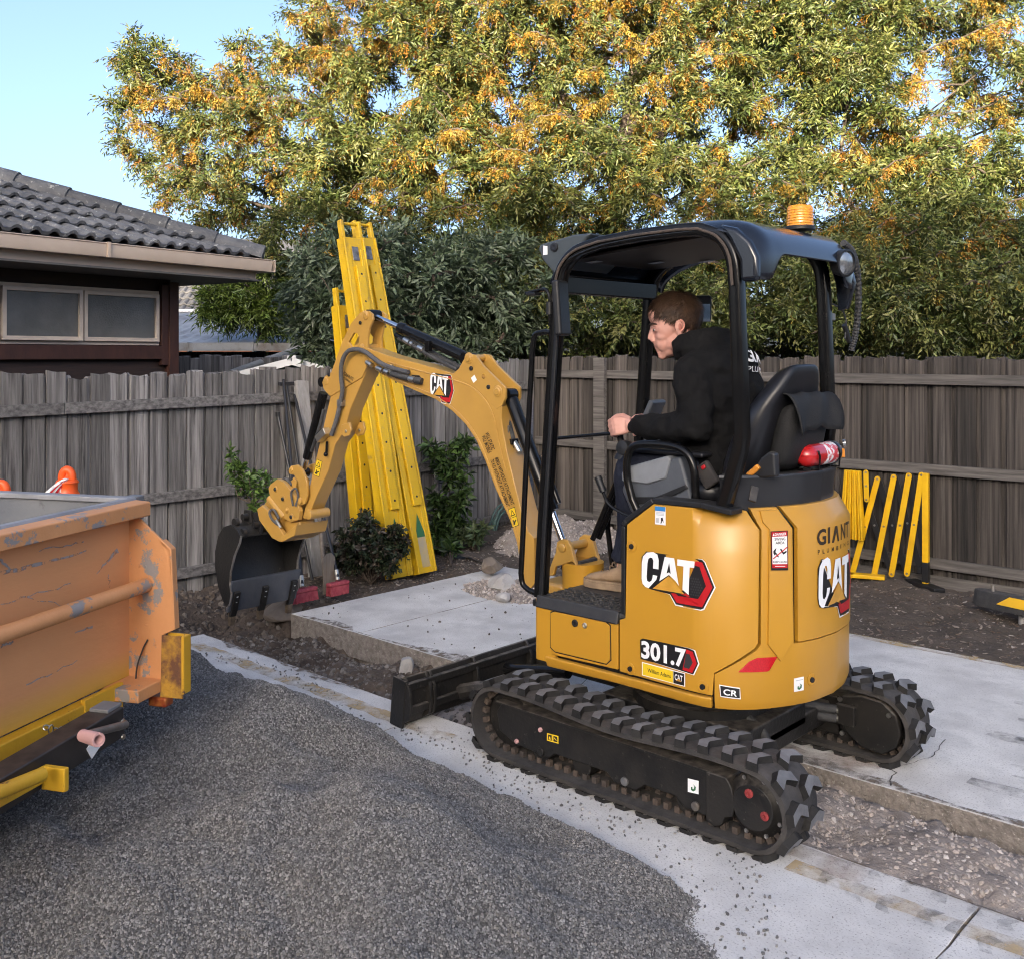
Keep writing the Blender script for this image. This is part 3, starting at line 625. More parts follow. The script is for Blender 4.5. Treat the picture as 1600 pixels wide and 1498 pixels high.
tag(l2, 'stray dark stone chips lying about the concrete', kind='stuff'); scatter(l2, 34, .003, .012, 'soil_clod', 6, (1, .8, .6), .5, join=False, power=3)

# ------------------------------------------------------------------ fences
def paling_mesh(w, h, t, seed, gap=True):
    rg = random.Random(seed); mb = MB(); n = 3; vs = []
    for (y) in (-t / 2, t / 2):
        for k in range(n + 1):
            x = -w / 2 + w * k / n; vs.append((x, y, 0.)); vs.append((x + rg.uniform(-.002, .002), y, h + rg.uniform(-.006, .006)))
    f = []
    m = 2 * (n + 1)
    for k in range(n):
        a = 2 * k; f += [(a, a + 2, a + 3, a + 1), (m + a, m + a + 1, m + a + 3, m + a + 2), (a + 1, a + 3, m + a + 3, m + a + 1), (a, m + a, m + a + 2, a + 2)]
    f += [(0, 1, m + 1, m), (m - 2, 2 * m - 2, 2 * m - 1, m - 1)]
    return mb.add(vs, f).mesh('paling')
def fence(label, axis, c, a0, a1, pitch, w, wb, rails, top, m, railm, posts, zb=-.12, base=None):
    root = empty('paling_fence', ((c, a0, 0) if axis == 'x' else (a0, c, 0)), R(90) if axis == 'x' else 0.); tag(root, label, 'fence')
    L = abs(a1 - a0); sg = 1 if a1 > a0 else -1; side = 1 if axis == 'x' else 1    # local x runs along the fence, local +y is the camera's side
    front = [paling_mesh(w, 1, .014, k) for k in range(6)]; back = [paling_mesh(wb, 1, .014, k + 20) for k in range(4)]
    for k in front + back:
        smooth(k, 40); k.materials.append(M(m))
    x = 0; i = 0
    while x < L:
        for fr in (True, False):
            me = rnd.choice(front if fr else back); o = bpy.data.objects.new('paling', me); COL.objects.link(o); o.parent = root
            xx = (x + (0 if fr else pitch / 2)) * sg; h = top(a0 + xx) + rnd.gauss(0, .012) + (0 if fr else -.008) - zb
            o.location = (xx + rnd.gauss(0, .003), (-.010 if fr else -.032) + rnd.gauss(0, .0015), zb); o.scale = (1, 1, h); o.rotation_euler = (0, rnd.gauss(0, .004), 0)
        x += pitch
    for zf in rails:
        n = 3; 
        for k in range(n):
            s0, s1 = L * k / n, L * (k + 1) / n; mb = MB(); mb.beam((s0 * sg, .022, zf(a0 + s0 * sg)), (s1 * sg - .004 * sg, .022, zf(a0 + s1 * sg)), .042, .078)
            mb.build('rail', railm, root, bevel=.004)
    for p in posts: MB().box((p - a0, -.09, .80), (.11, .09, 1.7)).build('post', m, root, bevel=.004)
    if base: MB().box((L / 2 * sg, .004, base / 2 - .06), (L, .022, base)).build('plinth_board', railm, root, bevel=.003)
    return root
# local +y of the left fence (rotated 90 deg) looks to -x, towards the camera
zr = lambda z0, k=0., y0=0.: (lambda a: z0 + k * (a - y0))
fence('weathered grey paling fence with jagged tops behind the orange trailer and bucket', 'x', 4.545, 3.2, -4.02, .148, .133, .060,
      [zr(1.39, -.012), zr(.705, -.004), zr(.13)], lambda a: 1.605 + .022 * max(0, -a), 'fence_wood', 'rail_wood', [1.5, -.9, -3.2])
fence('dark brown paling fence with three straight rails behind the machine', 'y', -4.065, 4.50, -4.0, .177, .136, .075,
      [zr(1.558), zr(.874), zr(.165)], lambda a: 1.722, 'fence_wood_brown', 'rail_wood_b', [3.0, .6, -1.8], base=.13)
# the thick reddish post standing proud of the dark fence
MB().box((3.64, -4.0, .82), (.13, .05, 1.80)).build('fence_post', 'red_post' if 'red_post' in MATS else 'rail_wood_b', bevel=.005)
tag(bpy.data.objects['fence_post'], 'upright timber post standing in front of the dark fence near the corner', 'post')

# ------------------------------------------------------------------ brown weatherboard house at the left
HZ = math.atan2(-.988, .156); house = empty('weatherboard_house', (6.22, -.953, -.3), HZ); tag(house, 'dark brown weatherboard house with grey tiled roof behind the left fence', 'house')
HO = np.array([6.22, -.953, -.3]); HU = np.array([math.cos(HZ), math.sin(HZ), 0]); HV = np.array([-HU[1], HU[0], 0])
def hl(px, py, yy=0.):
    p = hit(px, py, HO + HV * yy, HV) - HO; return (p @ HU, p @ HV, p[2])
soff = 2.44 + .3
# walls: boards between the window and the corner, one object per board
W0, W1 = hl(0, 439), hl(248, 540); wx1 = W1[0]; wzt = hl(248, 456)[2]; wzb = W1[2]; wx0 = hl(0, 500)[0] - .02
MB().box((-3.4, .09, 1.42), (6.78, .10, 2.84)).build('wall', 'brown_board', house); MB().box((-.05, 2.5, 1.42), (.10, 4.9, 2.84)).build('side_wall', 'brown_board', house)
bd = MB(); bd.add([(-6.8, -.004, 0), (-6.8, -.026, 0), (-6.8, .03, .165), (-6.8, .03, 0)], [(0, 1, 2, 3)]); bdm = MB().prism([(.036, 0), (.0, 0), (.022, .168), (.036, .168)], 'yz', -3.4, 3.4).mesh('weatherboard'); smooth(bdm, 30); bdm.materials.append(M('brown_board'))
z = .0
while z < 2.62:
    o = bpy.data.objects.new('weatherboard', bdm); COL.objects.link(o); o.parent = house
    if wzb - .25 < z < wzt + .02:       # beside the window: a short piece only
        a, b = wx1 + .09, -.09; o.scale = ((b - a) / 6.8, 1, 1); o.location = ((a + b) / 2, 0, z)
    else: o.location = (-3.49, 0, z)
    z += .165
MB().box((-.04, -.01, 1.36), (.10, .10, 2.70)).build('corner_post', 'red_timber', house, bevel=.004)
wn_ = MB()
fw = .045
win = MB().prism([(wx0 - 1.6, wzb), (wx1, wzb), (wx1, wzt), (wx0 - 1.6, wzt)], 'xz', -.005, .03).build('window', 'cream_frame', house)
arch = MB(); arch.box(((wx0 - 1.6 + wx1) / 2, -.02, wzb - .065), (wx1 - wx0 + 1.85, .05, .12)); arch.box((wx1 + .06, -.02, (wzb + wzt) / 2 - .06), (.115, .048, wzt - wzb + .24))
arch.build('architrave', 'red_timber', house, bevel=.004)
mx = hl(126, 490)[0]
def sash(xa, xb, y=-.03):
    fr = MB(); w = .034; zt, zb = wzt - .03, wzb + .03
    for c, d in ((((xa + xb) / 2, y, zt - w / 2), (xb - xa, .03, w)), (((xa + xb) / 2, y, zb + w / 2), (xb - xa, .03, w)), ((xa + w / 2, y, (zt + zb) / 2), (w, .032, zt - zb)), ((xb - w / 2, y, (zt + zb) / 2), (w, .032, zt - zb))): fr.box(c, d)
    f = fr.build('sash', 'cream_frame', win, bevel=.003)
    MB().box(((xa + xb) / 2, y + .012, (zt + zb) / 2), (xb - xa - .06, .006, zt - zb - .06)).build('pane', 'frosted_glass', win)
gm = mat('frosted_glass', (.15, .15, .145), .14, c2=(.07, .072, .072), scale=1.3, bump=.35, bscale=75, spec=.6, bdist=.01)
sash(mx + .01, wx1 - .02, -.024); sash(wx0 + .01, mx - .01, -.04); sash(wx0 - 1.1, wx0, -.024)
# eaves: soffit, fascia, gutter
gx0, gx1, gy = -7., .53, -.6; gz = 2.63 + .3
MB().box(((gx0 + gx1) / 2 - .02, -.28, soff + .0), (gx1 - gx0 - .06, .60, .016)).build('soffit', 'soffit', house); MB().box((.28, 2.2, soff + .0), (.56, 5.5, .014)).build('soffit', 'soffit', house)
MB().box(((gx0 + gx1 - .05) / 2, gy + .05, soff + .085), (gx1 - gx0 - .05, .025, .175)).build('fascia', 'cream_metal', house, bevel=.003)
MB().box((gx1 - .06, 2.2, soff + .085), (.025, 5.5, .175)).build('fascia', 'cream_metal', house, bevel=.003)
gprof = [(0, 0), (.115, 0), (.125, .055), (.118, .10), (.128, .108), (.118, .115), (.108, .105), (.112, .055), (.105, .012), (.012, .012), (.012, .1), (0, .1)]
gsec = lambda x0, x1: MB().prism([(gy + .036 - a, gz - .115 + b) for a, b in gprof], 'yz', x0, x1)
gsec(gx0, -1.152).build('gutter', 'cream_metal', house, bevel=.002); gsec(-1.15, gx1 + .03).build('gutter', 'cream_metal', house, bevel=.002)
MB().box((-1.15, gy - .03, gz - .057), (.03, .137, .122)).build('gutter_joint', 'cream_metal', house, bevel=.003)
MB().prism([(gx1 - .036 + a, gz - .115 + b) for a, b in gprof], 'xz', gy - .08, 5).build('gutter', 'cream_metal', house, bevel=.002)
# tiled roof: base planes, then every tile of the slope in view
TP = .405; Lr = 3.4
zt_ = lambda d: gz + .01 + TP * d
rp = MB(); rp.add([(gx0, gy, zt_(0)), (gx1, gy, zt_(0)), (gx1 - Lr, gy + Lr, zt_(Lr)), (gx0, gy + Lr, zt_(Lr))], [(0, 1, 2, 3)]); rp.add([(gx1, gy, zt_(0)), (gx1, gy + 2 * Lr, zt_(0)), (gx1 - Lr, gy + Lr, zt_(Lr))], [(0, 1, 2)])
rp.add([(gx0, gy + Lr, zt_(Lr)), (gx1 - Lr, gy + Lr, zt_(Lr)), (gx1, gy + 2 * Lr, zt_(0)), (gx0, gy + 2 * Lr, zt_(0))], [(0, 1, 2, 3)])
roof = rp.build('roof', 'roof_tile', house, angle=0)
def tile_mesh(w, l, m='roof_tile'):
    nx = 16; prof = []
    for i in range(nx + 1):
        u = i / nx * 2; f = u % 1; prof.append((-w / 2 + w * i / nx, .030 * max(0, math.sin(math.pi * min(1, f / .62))) ** .8 + (.0 if f < .62 else -.004)))
    mb = MB(); n = nx + 1; vs = []
    for (y, dz) in ((0, .044), (l, .004)):
        for t in (0, -.026): vs += [(x, y, zz + dz + t) for x, zz in prof]
    f = []
    for i in range(nx): f += [(i, i + 1, 2 * n + i + 1, 2 * n + i), (n + i, 3 * n + i, 3 * n + i + 1, n + i + 1), (i, n + i, n + i + 1, i + 1), (2 * n + i, 2 * n + i + 1, 3 * n + i + 1, 3 * n + i)]
    f += [(0, 2 * n, 3 * n, n), (nx, n + nx, 3 * n + nx, 2 * n + nx)]
    me = mb.add(vs, f).mesh('roof_tile'); smooth(me, 50); me.materials.append(M(m)); return me
tm = tile_mesh(.30, .40); sl_ = math.sqrt(1 + TP * TP); row = 0; d = -.04
while d < 2.6:
    x = gx1 - d - .10 - (.0 if row % 2 else .15)
    while x > -3.4 - d * .4:
        o = bpy.data.objects.new('roof_tile', tm); COL.objects.link(o); o.parent = roof
        o.location = (x - .15, gy + d, zt_(d) + .006); o.rotation_euler = (math.atan(TP) + rnd.gauss(0, .004), rnd.gauss(0, .004), rnd.gauss(0, .004)); x -= .30
    d += .345 / sl_; row += 1
capm = MB().loft([[(k * .47, .13 * s * math.cos(R(a)), .10 * s * math.sin(R(a)) - .01) for a in range(-10, 191, 25)] for k, s in ((0, 1.08), (.02, 1.1), (1, .92))]).mesh('ridge_cap'); smooth(capm, 35); capm.materials.append(M('roof_tile'))
for k in range(9):
    t = k * .30 + .0; o = bpy.data.objects.new('ridge_cap', capm); COL.objects.link(o); o.parent = roof
    o.location = (gx1 - t, gy + t, zt_(t) + .025); hd = Vector((-1, 1, TP)).normalized(); o.rotation_euler = (0, -math.asin(hd.z), math.atan2(hd.y, hd.x))

# ------------------------------------------------------------------ beyond the left fence: shed, its fence, small gable roof, far house
def yaw_of(v): return math.atan2(v[1], v[0])
SV = np.array([-.7364, -.6766, 0])      # across the picture
def across(D, off=0.): return gpos(800, D)
sh = empty('garden_shed', gpos(380, 13.2, -.3), yaw_of(SV)); tag(sh, 'low shed with a corrugated iron roof and gutter behind the left fence', 'shed')
shl = lambda px, D=13.2: (px - 380) / 1580 * D
zs = lambda py, D=13.2: 1.74 + (556 - py) / 1580 * D + .3
x0, x1 = shl(150), shl(640)
MB().box(((x0 + x1) / 2, 1.5, zs(550) / 2), (x1 - x0 - .3, 2.6, zs(550))).build('wall', 'far_wall_dark' if 'far_wall_dark' in MATS else 'fence_wood', sh)
for i in range(40):
    xx = x0 + .2 + i * .10
    if xx > x1 - .2: break
    MB().box((xx, .19, zs(552) / 2), (.09, .02, zs(552))).build('wall_board', 'fence_wood_brown', sh)
n = int((x1 - x0) / .038); cr = MB(); zg, zt2 = zs(537), zs(487, 16.5); vs = []
cv = [(x0 + (x1 - x0) * i / n, .011 * math.sin(i * math.pi / 2)) for i in range(n + 1)]
cr.add([(a, -.05, zg + b) for a, b in cv] + [(a, 3.3, zt2 + b) for a, b in cv], [(i, i + 1, n + 2 + i, n + 1 + i) for i in range(n)]); cr.build('roof', 'shed_metal', sh, angle=60)
MB().prism([(-.16, zg - .10), (-.03, zg - .10), (-.03, zg + .01), (-.045, zg + .01), (-.045, zg - .085), (-.145, zg - .085), (-.145, zg - .0), (-.16, zg - .0)], 'yz', x0, x1).build('gutter', 'shed_metal', sh, bevel=.003)
for px in (300, 400, 470): MB().box((shl(px), -.095, zg - .05), (.02, .15, .12)).build('gutter_clip', 'shed_metal', sh)
MB().box(((x0 + x1) / 2, 3.32, zt2 + .01), (x1 - x0, .25, .05)).build('ridge_flashing', 'white_metal', sh, bevel=.01)
# paling fence of the neighbouring yard
f2 = empty('neighbour_fence', gpos(270, 11.6, -.3), yaw_of(SV)); tag(f2, 'short grey paling fence under the shed gutter', 'fence')
pm = paling_mesh(.13, 1, .014, 77); smooth(pm, 40); pm.materials.append(M('fence_wood'))
for i in range(20):
    o = bpy.data.objects.new('paling', pm); COL.objects.link(o); o.parent = f2; o.location = (-.1 + i * .118, .012 * (i % 2), 0); o.scale = (1, 1, 2.02 + rnd.gauss(0, .012))
MB().beam((-.1, .04, 1.7), (2.2, .04, 1.7), .04, .08).build('rail', 'rail_wood_b', f2)
# slanting pipe
pp = empty('drain_pipe', dep(368, 582, 10.9).tolist()); tag(pp, 'pale plastic pipe slanting up behind the fence to the shed gutter', 'pipe')
a, b = dep(360, 585, 10.9), dep(470, 545, 12.7); o0 = dep(368, 582, 10.9)
MB().cyl(a - o0, b - o0, .045, n=14).build('pipe', 'pvc', pp); MB().cyl(a * .52 + b * .48 - o0, a * .48 + b * .52 - o0, .052, n=14).build('collar', 'pvc', pp)
# small white gable with a green roof
gb = empty('playhouse', gpos(456, 10.2, -.3), yaw_of(SV)); tag(gb, 'small green metal roofed gable with white bargeboards just above the fence', 'shed')
zg2 = zs(565, 10.2); hw = .62; ze = zg2 - .16
MB().box((0, .7, (ze - .1) / 2), (1.0, 1.2, ze - .1)).build('wall', 'green_roof', gb)
for s in (-1, 1):
    MB().beam((0, 0, zg2), (s * hw, 0, ze), .03, .075).build('bargeboard', 'white_metal', gb, bevel=.003)
    rr_ = MB(); nn = 8
    for k in range(nn): rr_.beam((s * hw * k / nn + s * .01, .02 + .0, zg2 - (zg2 - ze) * k / nn - .005 + .0), (s * hw * k / nn + s * .011, 1.7, zg2 - (zg2 - ze) * k / nn - .005), .03, .02)
    rr_.add([(0, .012, zg2 - .01), (s * hw, .012, ze - .01), (s * hw, 1.7, ze - .01), (0, 1.7, zg2 - .01)], [(0, 1, 2, 3)])
    rr_.build('roof_sheet', 'green_roof', gb)
MB().beam((0, -.01, zg2 + .045), (0, 1.7, zg2 + .045), .09, .03).build('ridge_cap', 'white_metal', gb, bevel=.004)
MB().beam((.1, 1.5, zg2 + .03), (1.0, 1.5, zg2 + .035), .05, .05).build('top_rail', 'white_metal', gb, bevel=.004)
# far tiled house
fh = empty('far_house', gpos(300, 19.0, -.3), yaw_of(SV) + .12); tag(fh, 'far house with grey tiled roof seen under the eave of the brown house', 'house')
fz = lambda py, D=19.: 1.74 + (556 - py) / 1580 * D + .3
MB().box((-.5, 3.2, fz(500) / 2), (7, 5, fz(500))).build('wall', 'brick_wall', fh)
fr_ = MB().add([(-4.2, 0, fz(490)), (3.2, 0, fz(490)), (3.2, 4.4, fz(490) + 1.9), (-4.2, 4.4, fz(490) + 1.9)], [(0, 1, 2, 3)]).build('roof', 'far_tile', fh, angle=0)
ft = tile_mesh(.30, .40, 'far_tile'); th = math.atan(1.9 / 4.4)
for r_ in range(7):
    for c_ in range(14):
        o = bpy.data.objects.new('roof_tile', ft); COL.objects.link(o); o.parent = fr_; dd = r_ * .315; o.location = (-1.6 + c_ * .30 + (.15 if r_ % 2 else 0), dd, fz(490) + dd * 1.9 / 4.4 + .012); o.rotation_euler = (th, 0, 0)
MB().box((-.5, -.06, fz(490) - .03), (7.4, .12, .12)).build('gutter', 'red_timber', fh, bevel=.01)

# ------------------------------------------------------------------ trees and shrubs beyond the fences
def T(px, D, zs_, lean=0.): b = np.array(gpos(px, D, -.3)); return [b + np.array([lean * z_ * .1 * RIGHT[0], lean * z_ * .1 * RIGHT[1], z_]) for z_ in zs_]
def fork(px, D, pts): return [dep(a, b, D + c) for a, b, c in pts]
bA = gpos(640, 14.2, -.3)
tA = [[np.array(bA), dep(645, 620, 14.2), dep(640, 470, 14.2), dep(630, 350, 14.2), dep(650, 220, 14.2), dep(680, 90, 14.3)], fork(0, 14.2, [(630, 350, 0), (540, 300, -.2), (440, 330, -.4), (330, 300, -.5)]), fork(0, 14.2, [(635, 390, 0), (560, 340, -.3), (480, 370, -.8)]), fork(0, 14.2, [(640, 270, 0), (520, 170, 0), (400, 140, .1)])]
make_tree('ash_tree', 'big spreading tree with yellow seed bunches, its branches reaching left over the brown house', 'tree', bA, tA,
          [E3(250, 190, 14, .75, 1.1), E3(360, 220, 14, .9, 1.0), E3(210, 110, 14, .32, .5), E3(330, 310, 13.6, .8, .45), E3(370, 115, 14.2, .55, .55), E3(480, 190, 14, 1.15, 1.2), E3(620, 130, 14, 1.35, 1.5), E3(560, 30, 14.3, 1.1, 1.0), E3(480, 370, 13.0, .75, .5), E3(580, 290, 13.2, 1.0, .8), E3(710, 240, 13.4, 1.0, 1.1), E3(640, -60, 14.2, 1.3, 1.0), E3(720, 40, 13.8, 1.0, 1.0)], 1080, .115, GREENS, 'tall leafy trees behind the fences', gold=.52, per=28)
bB = gpos(960, 13.6, -.3)
tB = [[np.array(bB), dep(965, 560, 13.6), dep(960, 420, 13.5), dep(968, 285, 13.4), dep(985, 180, 13.5), dep(1000, 50, 13.6)], fork(0, 13.4, [(965, 290, 0), (930, 215, -.2), (880, 160, -.1), (850, 60, .1)]), fork(0, 13.4, [(965, 300, 0), (1010, 240, -.3), (1075, 160, -.1), (1080, 40, .1)]), fork(0, 13.4, [(962, 400, 0), (850, 390, -.7), (760, 420, -1.2)])]
make_tree('ash_tree', 'big tree with bright golden seed bunches rising right above the excavator boom and cab', 'tree', bB, tB,
          [E3(820, 130, 13.6, 1.35, 1.5), E3(960, 110, 13.5, 1.4, 1.5), E3(1080, 180, 13.4, 1.1, 1.4), E3(880, 290, 12.9, 1.2, 1.0), E3(1040, 330, 12.7, 1.1, .8), E3(760, 330, 12.8, .9, .8), E3(800, 450, 11.7, .85, .75), E3(930, 480, 11.2, .8, .6), E3(1080, 470, 11.4, .8, .6), E3(1180, 440, 11.6, .8, .7), E3(880, -50, 13.7, 1.3, 1.0), E3(1050, -40, 13.7, 1.3, 1.0), E3(1180, -20, 13.8, 1.0, .9)], 1380, .125, GREENS, 'tall leafy trees behind the fences', gold=.52, per=28)
bC = gpos(1400, 13.4, -.3)
tC = [[np.array(bC), dep(1395, 600, 13.4), dep(1390, 480, 13.3), dep(1350, 380, 13.2), dep(1310, 260, 13.3), dep(1330, 120, 13.5), dep(1400, 0, 13.6)], fork(0, 13.2, [(1340, 350, 0), (1430, 330, -.3), (1560, 360, -.5)]), fork(0, 13.2, [(1315, 270, 0), (1420, 200, .1), (1560, 90, .3)]), fork(0, 13.2, [(1312, 280, 0), (1250, 170, 0), (1290, 40, .2)]), fork(0, 13.2, [(1330, 330, .1), (1480, 230, .4), (1620, 170, .6)])]
make_tree('ash_tree', 'open branched tree on the far right with blue sky showing through its thin top', 'tree', bC, tC,
          [E3(1220, 120, 13.5, .8, 1.3, ), E3(1330, 330, 12.9, 1.2, .8), E3(1500, 380, 12.5, 1.3, .65), E3(1230, 320, 12.9, .9, .8), E3(1450, 290, 13.2, 1.2, .7), E3(1600, 330, 12.7, 1.0, .9)] + [(dep(1440, 130, 13.8), (1.6, 1.2, 1.3), 1.25), (dep(1600, 80, 13.8), (1., 1., 1.2), .7), (dep(1300, 30, 13.8), (1.2, 1., 1.), 1.0), (dep(1330, 150, 13.0), (.8, .6, 1.1), .9), (dep(1450, -60, 14.), (1.8, 1., .9), .9)] +
          [E3(1300, 470, 11.3, .8, .55), E3(1440, 480, 10.9, .85, .5), E3(1570, 480, 10.7, .85, .5), E3(1400, 400, 11.4, .9, .5)], 1500, .028, GREENS, 'tall leafy trees behind the fences', gold=.38, goldz=2.7, per=24, sag=.05)
BLUEG = [(.095, .135, .075), (.125, .165, .10), (.075, .105, .055), (.15, .19, .125)]
bD = gpos(590, 10.4, -.3)
make_tree('bay_shrub', 'dense blue green shrub behind the fence around the leaning yellow beams', 'shrub', bD, [[np.array(bD), dep(590, 640, 10.4), dep(585, 540, 10.4), dep(590, 450, 10.4)]],
          [E3(525, 430, 10.3, .42, .55), E3(480, 470, 10.5, .22, .5), E3(620, 440, 10.5, .6, .62), E3(560, 520, 10.4, .55, .45), E3(700, 430, 10.8, .5, .5), E3(700, 540, 10.9, .45, .4), E3(640, 550, 10.6, .45, .3), E3(770, 500, 11.0, .45, .45), E3(850, 470, 11.2, .45, .45), E3(780, 410, 11.2, .4, .35)], 400, .07, BLUEG, per=14, slen=.2, nl=7, ll=.105, lw=.032, twig=.006)
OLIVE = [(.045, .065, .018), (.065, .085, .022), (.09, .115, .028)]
bE = gpos(400, 13.9, -.3)
make_tree('fern_leaf_shrub', 'bright green shrub hanging over the corrugated shed roof', 'shrub', bE, [[np.array(bE), dep(405, 600, 13.9), dep(410, 500, 13.7)]],
          [E3(365, 470, 13.3, .45, .3), E3(420, 445, 13.3, .6, .4), E3(440, 490, 13.2, .5, .25), E3(350, 490, 13.2, .25, .2)], 200, .06, [(.10, .15, .025), (.13, .18, .035), (.07, .11, .025)], per=14, slen=.2, nl=9, ll=.10, lw=.02, twig=.006)
bF = gpos(820, 12.4, -.3)
make_tree('dark_hedge', 'dark shaded foliage filling the gap above the dark fence', 'hedge', bF, [[np.array(bF), dep(820, 620, 12.4), dep(830, 560, 12.3)], fork(0, 12.4, [(830, 560, 0), (1000, 540, .2), (1250, 545, .3), (1560, 540, .4)])],
          [E3(x, 520, 12.5, .9, .45) for x in range(700, 1700, 120)] + [E3(x, 430, 13.4, 1.0, .6) for x in range(640, 1700, 180)], 420, .07, OLIVE, per=15, slen=.25, nl=9, ll=.10, lw=.034)

# plants in front of the fences
PG = [(.085, .15, .030), (.12, .20, .045), (.06, .11, .025)]
def P3(px, py, D): return dep(px, py, D)
b0 = (4.30, -.36, -.02)
bush('citrus_sapling', 'thin sapling with two leafy heads standing above the excavator bucket', 'plant', b0,
     [[b0, P3(405, 810, 7.45), P3(398, 790, 7.4), P3(388, 745, 7.35)], [P3(396, 785, 7.4), P3(372, 775, 7.4), P3(366, 740, 7.4), P3(357, 705, 7.4)], [P3(398, 790, 7.4), P3(410, 770, 7.4), P3(420, 735, 7.4)], [P3(398, 790, 7.4), P3(385, 770, 7.5), P3(400, 738, 7.5)], [P3(372, 775, 7.4), P3(380, 755, 7.4), P3(372, 728, 7.4)]], 34, .055, .024, PG, slen=.04, nl=3, upb=.8, start=.35)
b1 = tuple(loc(705, 882, 2, -.02))
st = [[b1, P3(700, 820, 9.2), P3(702, 760, 9.2), P3(700, 690, 9.2)], [b1, P3(690, 830, 9.25), P3(690, 790, 9.2), P3(680, 770, 9.2)], [b1, P3(712, 830, 9.2), P3(722, 790, 9.15), P3(728, 740, 9.2)], [P3(702, 760, 9.2), P3(685, 720, 9.2), P3(672, 695, 9.2)], [P3(702, 760, 9.2), P3(718, 710, 9.2), P3(728, 690, 9.2)], [P3(700, 820, 9.2), P3(712, 800, 9.1), P3(720, 770, 9.1)], [P3(700, 840, 9.2), P3(685, 840, 9.1), P3(678, 820, 9.1)]]
bush('upright_shrub', 'tall narrow evergreen plant right of the yellow beams against the fence', 'plant', b1, st, 75, .085, .036, [(.05, .09, .025), (.08, .14, .035), (.035, .06, .02)], slen=.06, nl=3, upb=.35, start=.1)
b2 = tuple(loc(580, 912, 2, -.02)); st = []
for i in range(60):
    a = rnd.uniform(0, 6.28); r = rnd.uniform(.05, .33); h = .52 * math.sqrt(max(0, 1 - (r / .36) ** 2)) * rnd.uniform(.5, 1) + .05
    st.append([b2, (b2[0] + r * .5 * math.cos(a), b2[1] + r * .5 * math.sin(a), b2[2] + h * .6), (b2[0] + r * math.cos(a), b2[1] + r * math.sin(a), b2[2] + h)])
rs_ = bush('rose_bush', 'low rounded dark leaved bush at the foot of the yellow beams', 'bush', b2, st, 36, .042, .026, [(.035, .052, .026), (.05, .065, .03), (.028, .036, .02), (.06, .045, .03)], slen=.05, nl=5, sr=.004, upb=.25, start=.45)
for px, py in ((573, 842), (612, 905), (572, 826)):
    p = P3(px, py, 8.25) - np.array(b2); fl = MB()
    for k in range(7): fl.ell((p[0] + rnd.gauss(0, .012), p[1] + rnd.gauss(0, .012), p[2] + rnd.gauss(0, .01)), (.016, .014, .010), 8, 5)
    fl.build('rose_flower', 'rose_petal', rs_)
b3 = tuple(loc(742, 862, 2, -.02))
bush('small_weed', 'small leafy weed at the fence foot left of the hose', 'plant', b3, [[b3, (b3[0] + dx, b3[1] + dy, .12), (b3[0] + dx * 2, b3[1] + dy * 2, .2)] for dx, dy in ((.05, .03), (-.05, .05), (.0, -.07), (.04, -.04), (-.03, 0), (.08, .08))], 16, .075, .03, [(.06, .09, .04), (.09, .12, .05)], slen=.04, nl=3)

# added unseen block behind the camera, sized to keep low sun off the yard
AB = np.array([CAM[0], CAM[1], 0]) + np.array([SUN_DIR.x, SUN_DIR.y, 0]) / math.hypot(SUN_DIR.x, SUN_DIR.y) * 62
ab = empty('sun_blocker', (AB[0], AB[1], -.3), math.atan2(SUN_DIR.y, SUN_DIR.x) - R(90)); tag(ab, 'long pale brick block added out of view behind the camera to keep low sun off the yard', 'sun blocker')
mat('brick_pale', (.42, .30, .23), .85, c2=(.36, .25, .19), scale=9, bump=.2); BH = 19.6
MB().box((0, 7, BH / 2 - .2), (190, 14, BH - .4)).build('wall', 'brick_pale', ab); MB().box((0, 7, BH - .1), (191, 15, .4)).build('roof', 'house_roof', ab)
wme = MB().box((0, -.05, 0), (2.2, .12, 1.6)).mesh('window'); wme.materials.append(M('cream_frame')); pme = MB().box((0, -.13, 0), (2.0, .04, 1.4)).mesh('pane'); pme.materials.append(M('frosted_glass'))
for fl_ in range(5):
    for k in range(22):
        w_ = bpy.data.objects.new('window', wme); COL.objects.link(w_); w_.parent = ab; w_.location = (-84 + k * 8, 0, 2.4 + fl_ * 3.5); p_ = bpy.data.objects.new('pane', pme); COL.objects.link(p_); p_.parent = w_
# ------------------------------------------------------------------ mini excavator
mat('black_plastic_gloss', (.018, .019, .022), .33, c2=(.024, .025, .028), scale=9, dust=((.2, .18, .15), .25))
mat('visor_grey', (.045, .055, .062), .38, c2=(.055, .065, .072), scale=9); mat('headliner', (.020, .013, .011), .35, c2=(.03, .02, .016), scale=9); mat('decal_dark', (.035, .035, .038), .4)
mat('plug_red', (.30, .035, .035), .5, c2=(.2, .03, .03), scale=60)
mat('strap_green', (.01, .20, .14), .6); mat('edge_steel', (.075, .085, .105), .42, .3, c2=(.10, .105, .12), scale=8, bump=.1)
EX = empty('mini_excavator', (0, 0, 0)); tag(EX, 'yellow mini excavator with black canopy, rubber tracks and its boom reaching to the fence', 'excavator')
pl = lambda pts, y: [tuple(loc(a, b, 1, y)[[0, 2]]) for a, b in pts]        # outline on the plane y
pt = lambda a, b, y: Vector(loc(a, b, 1, y))
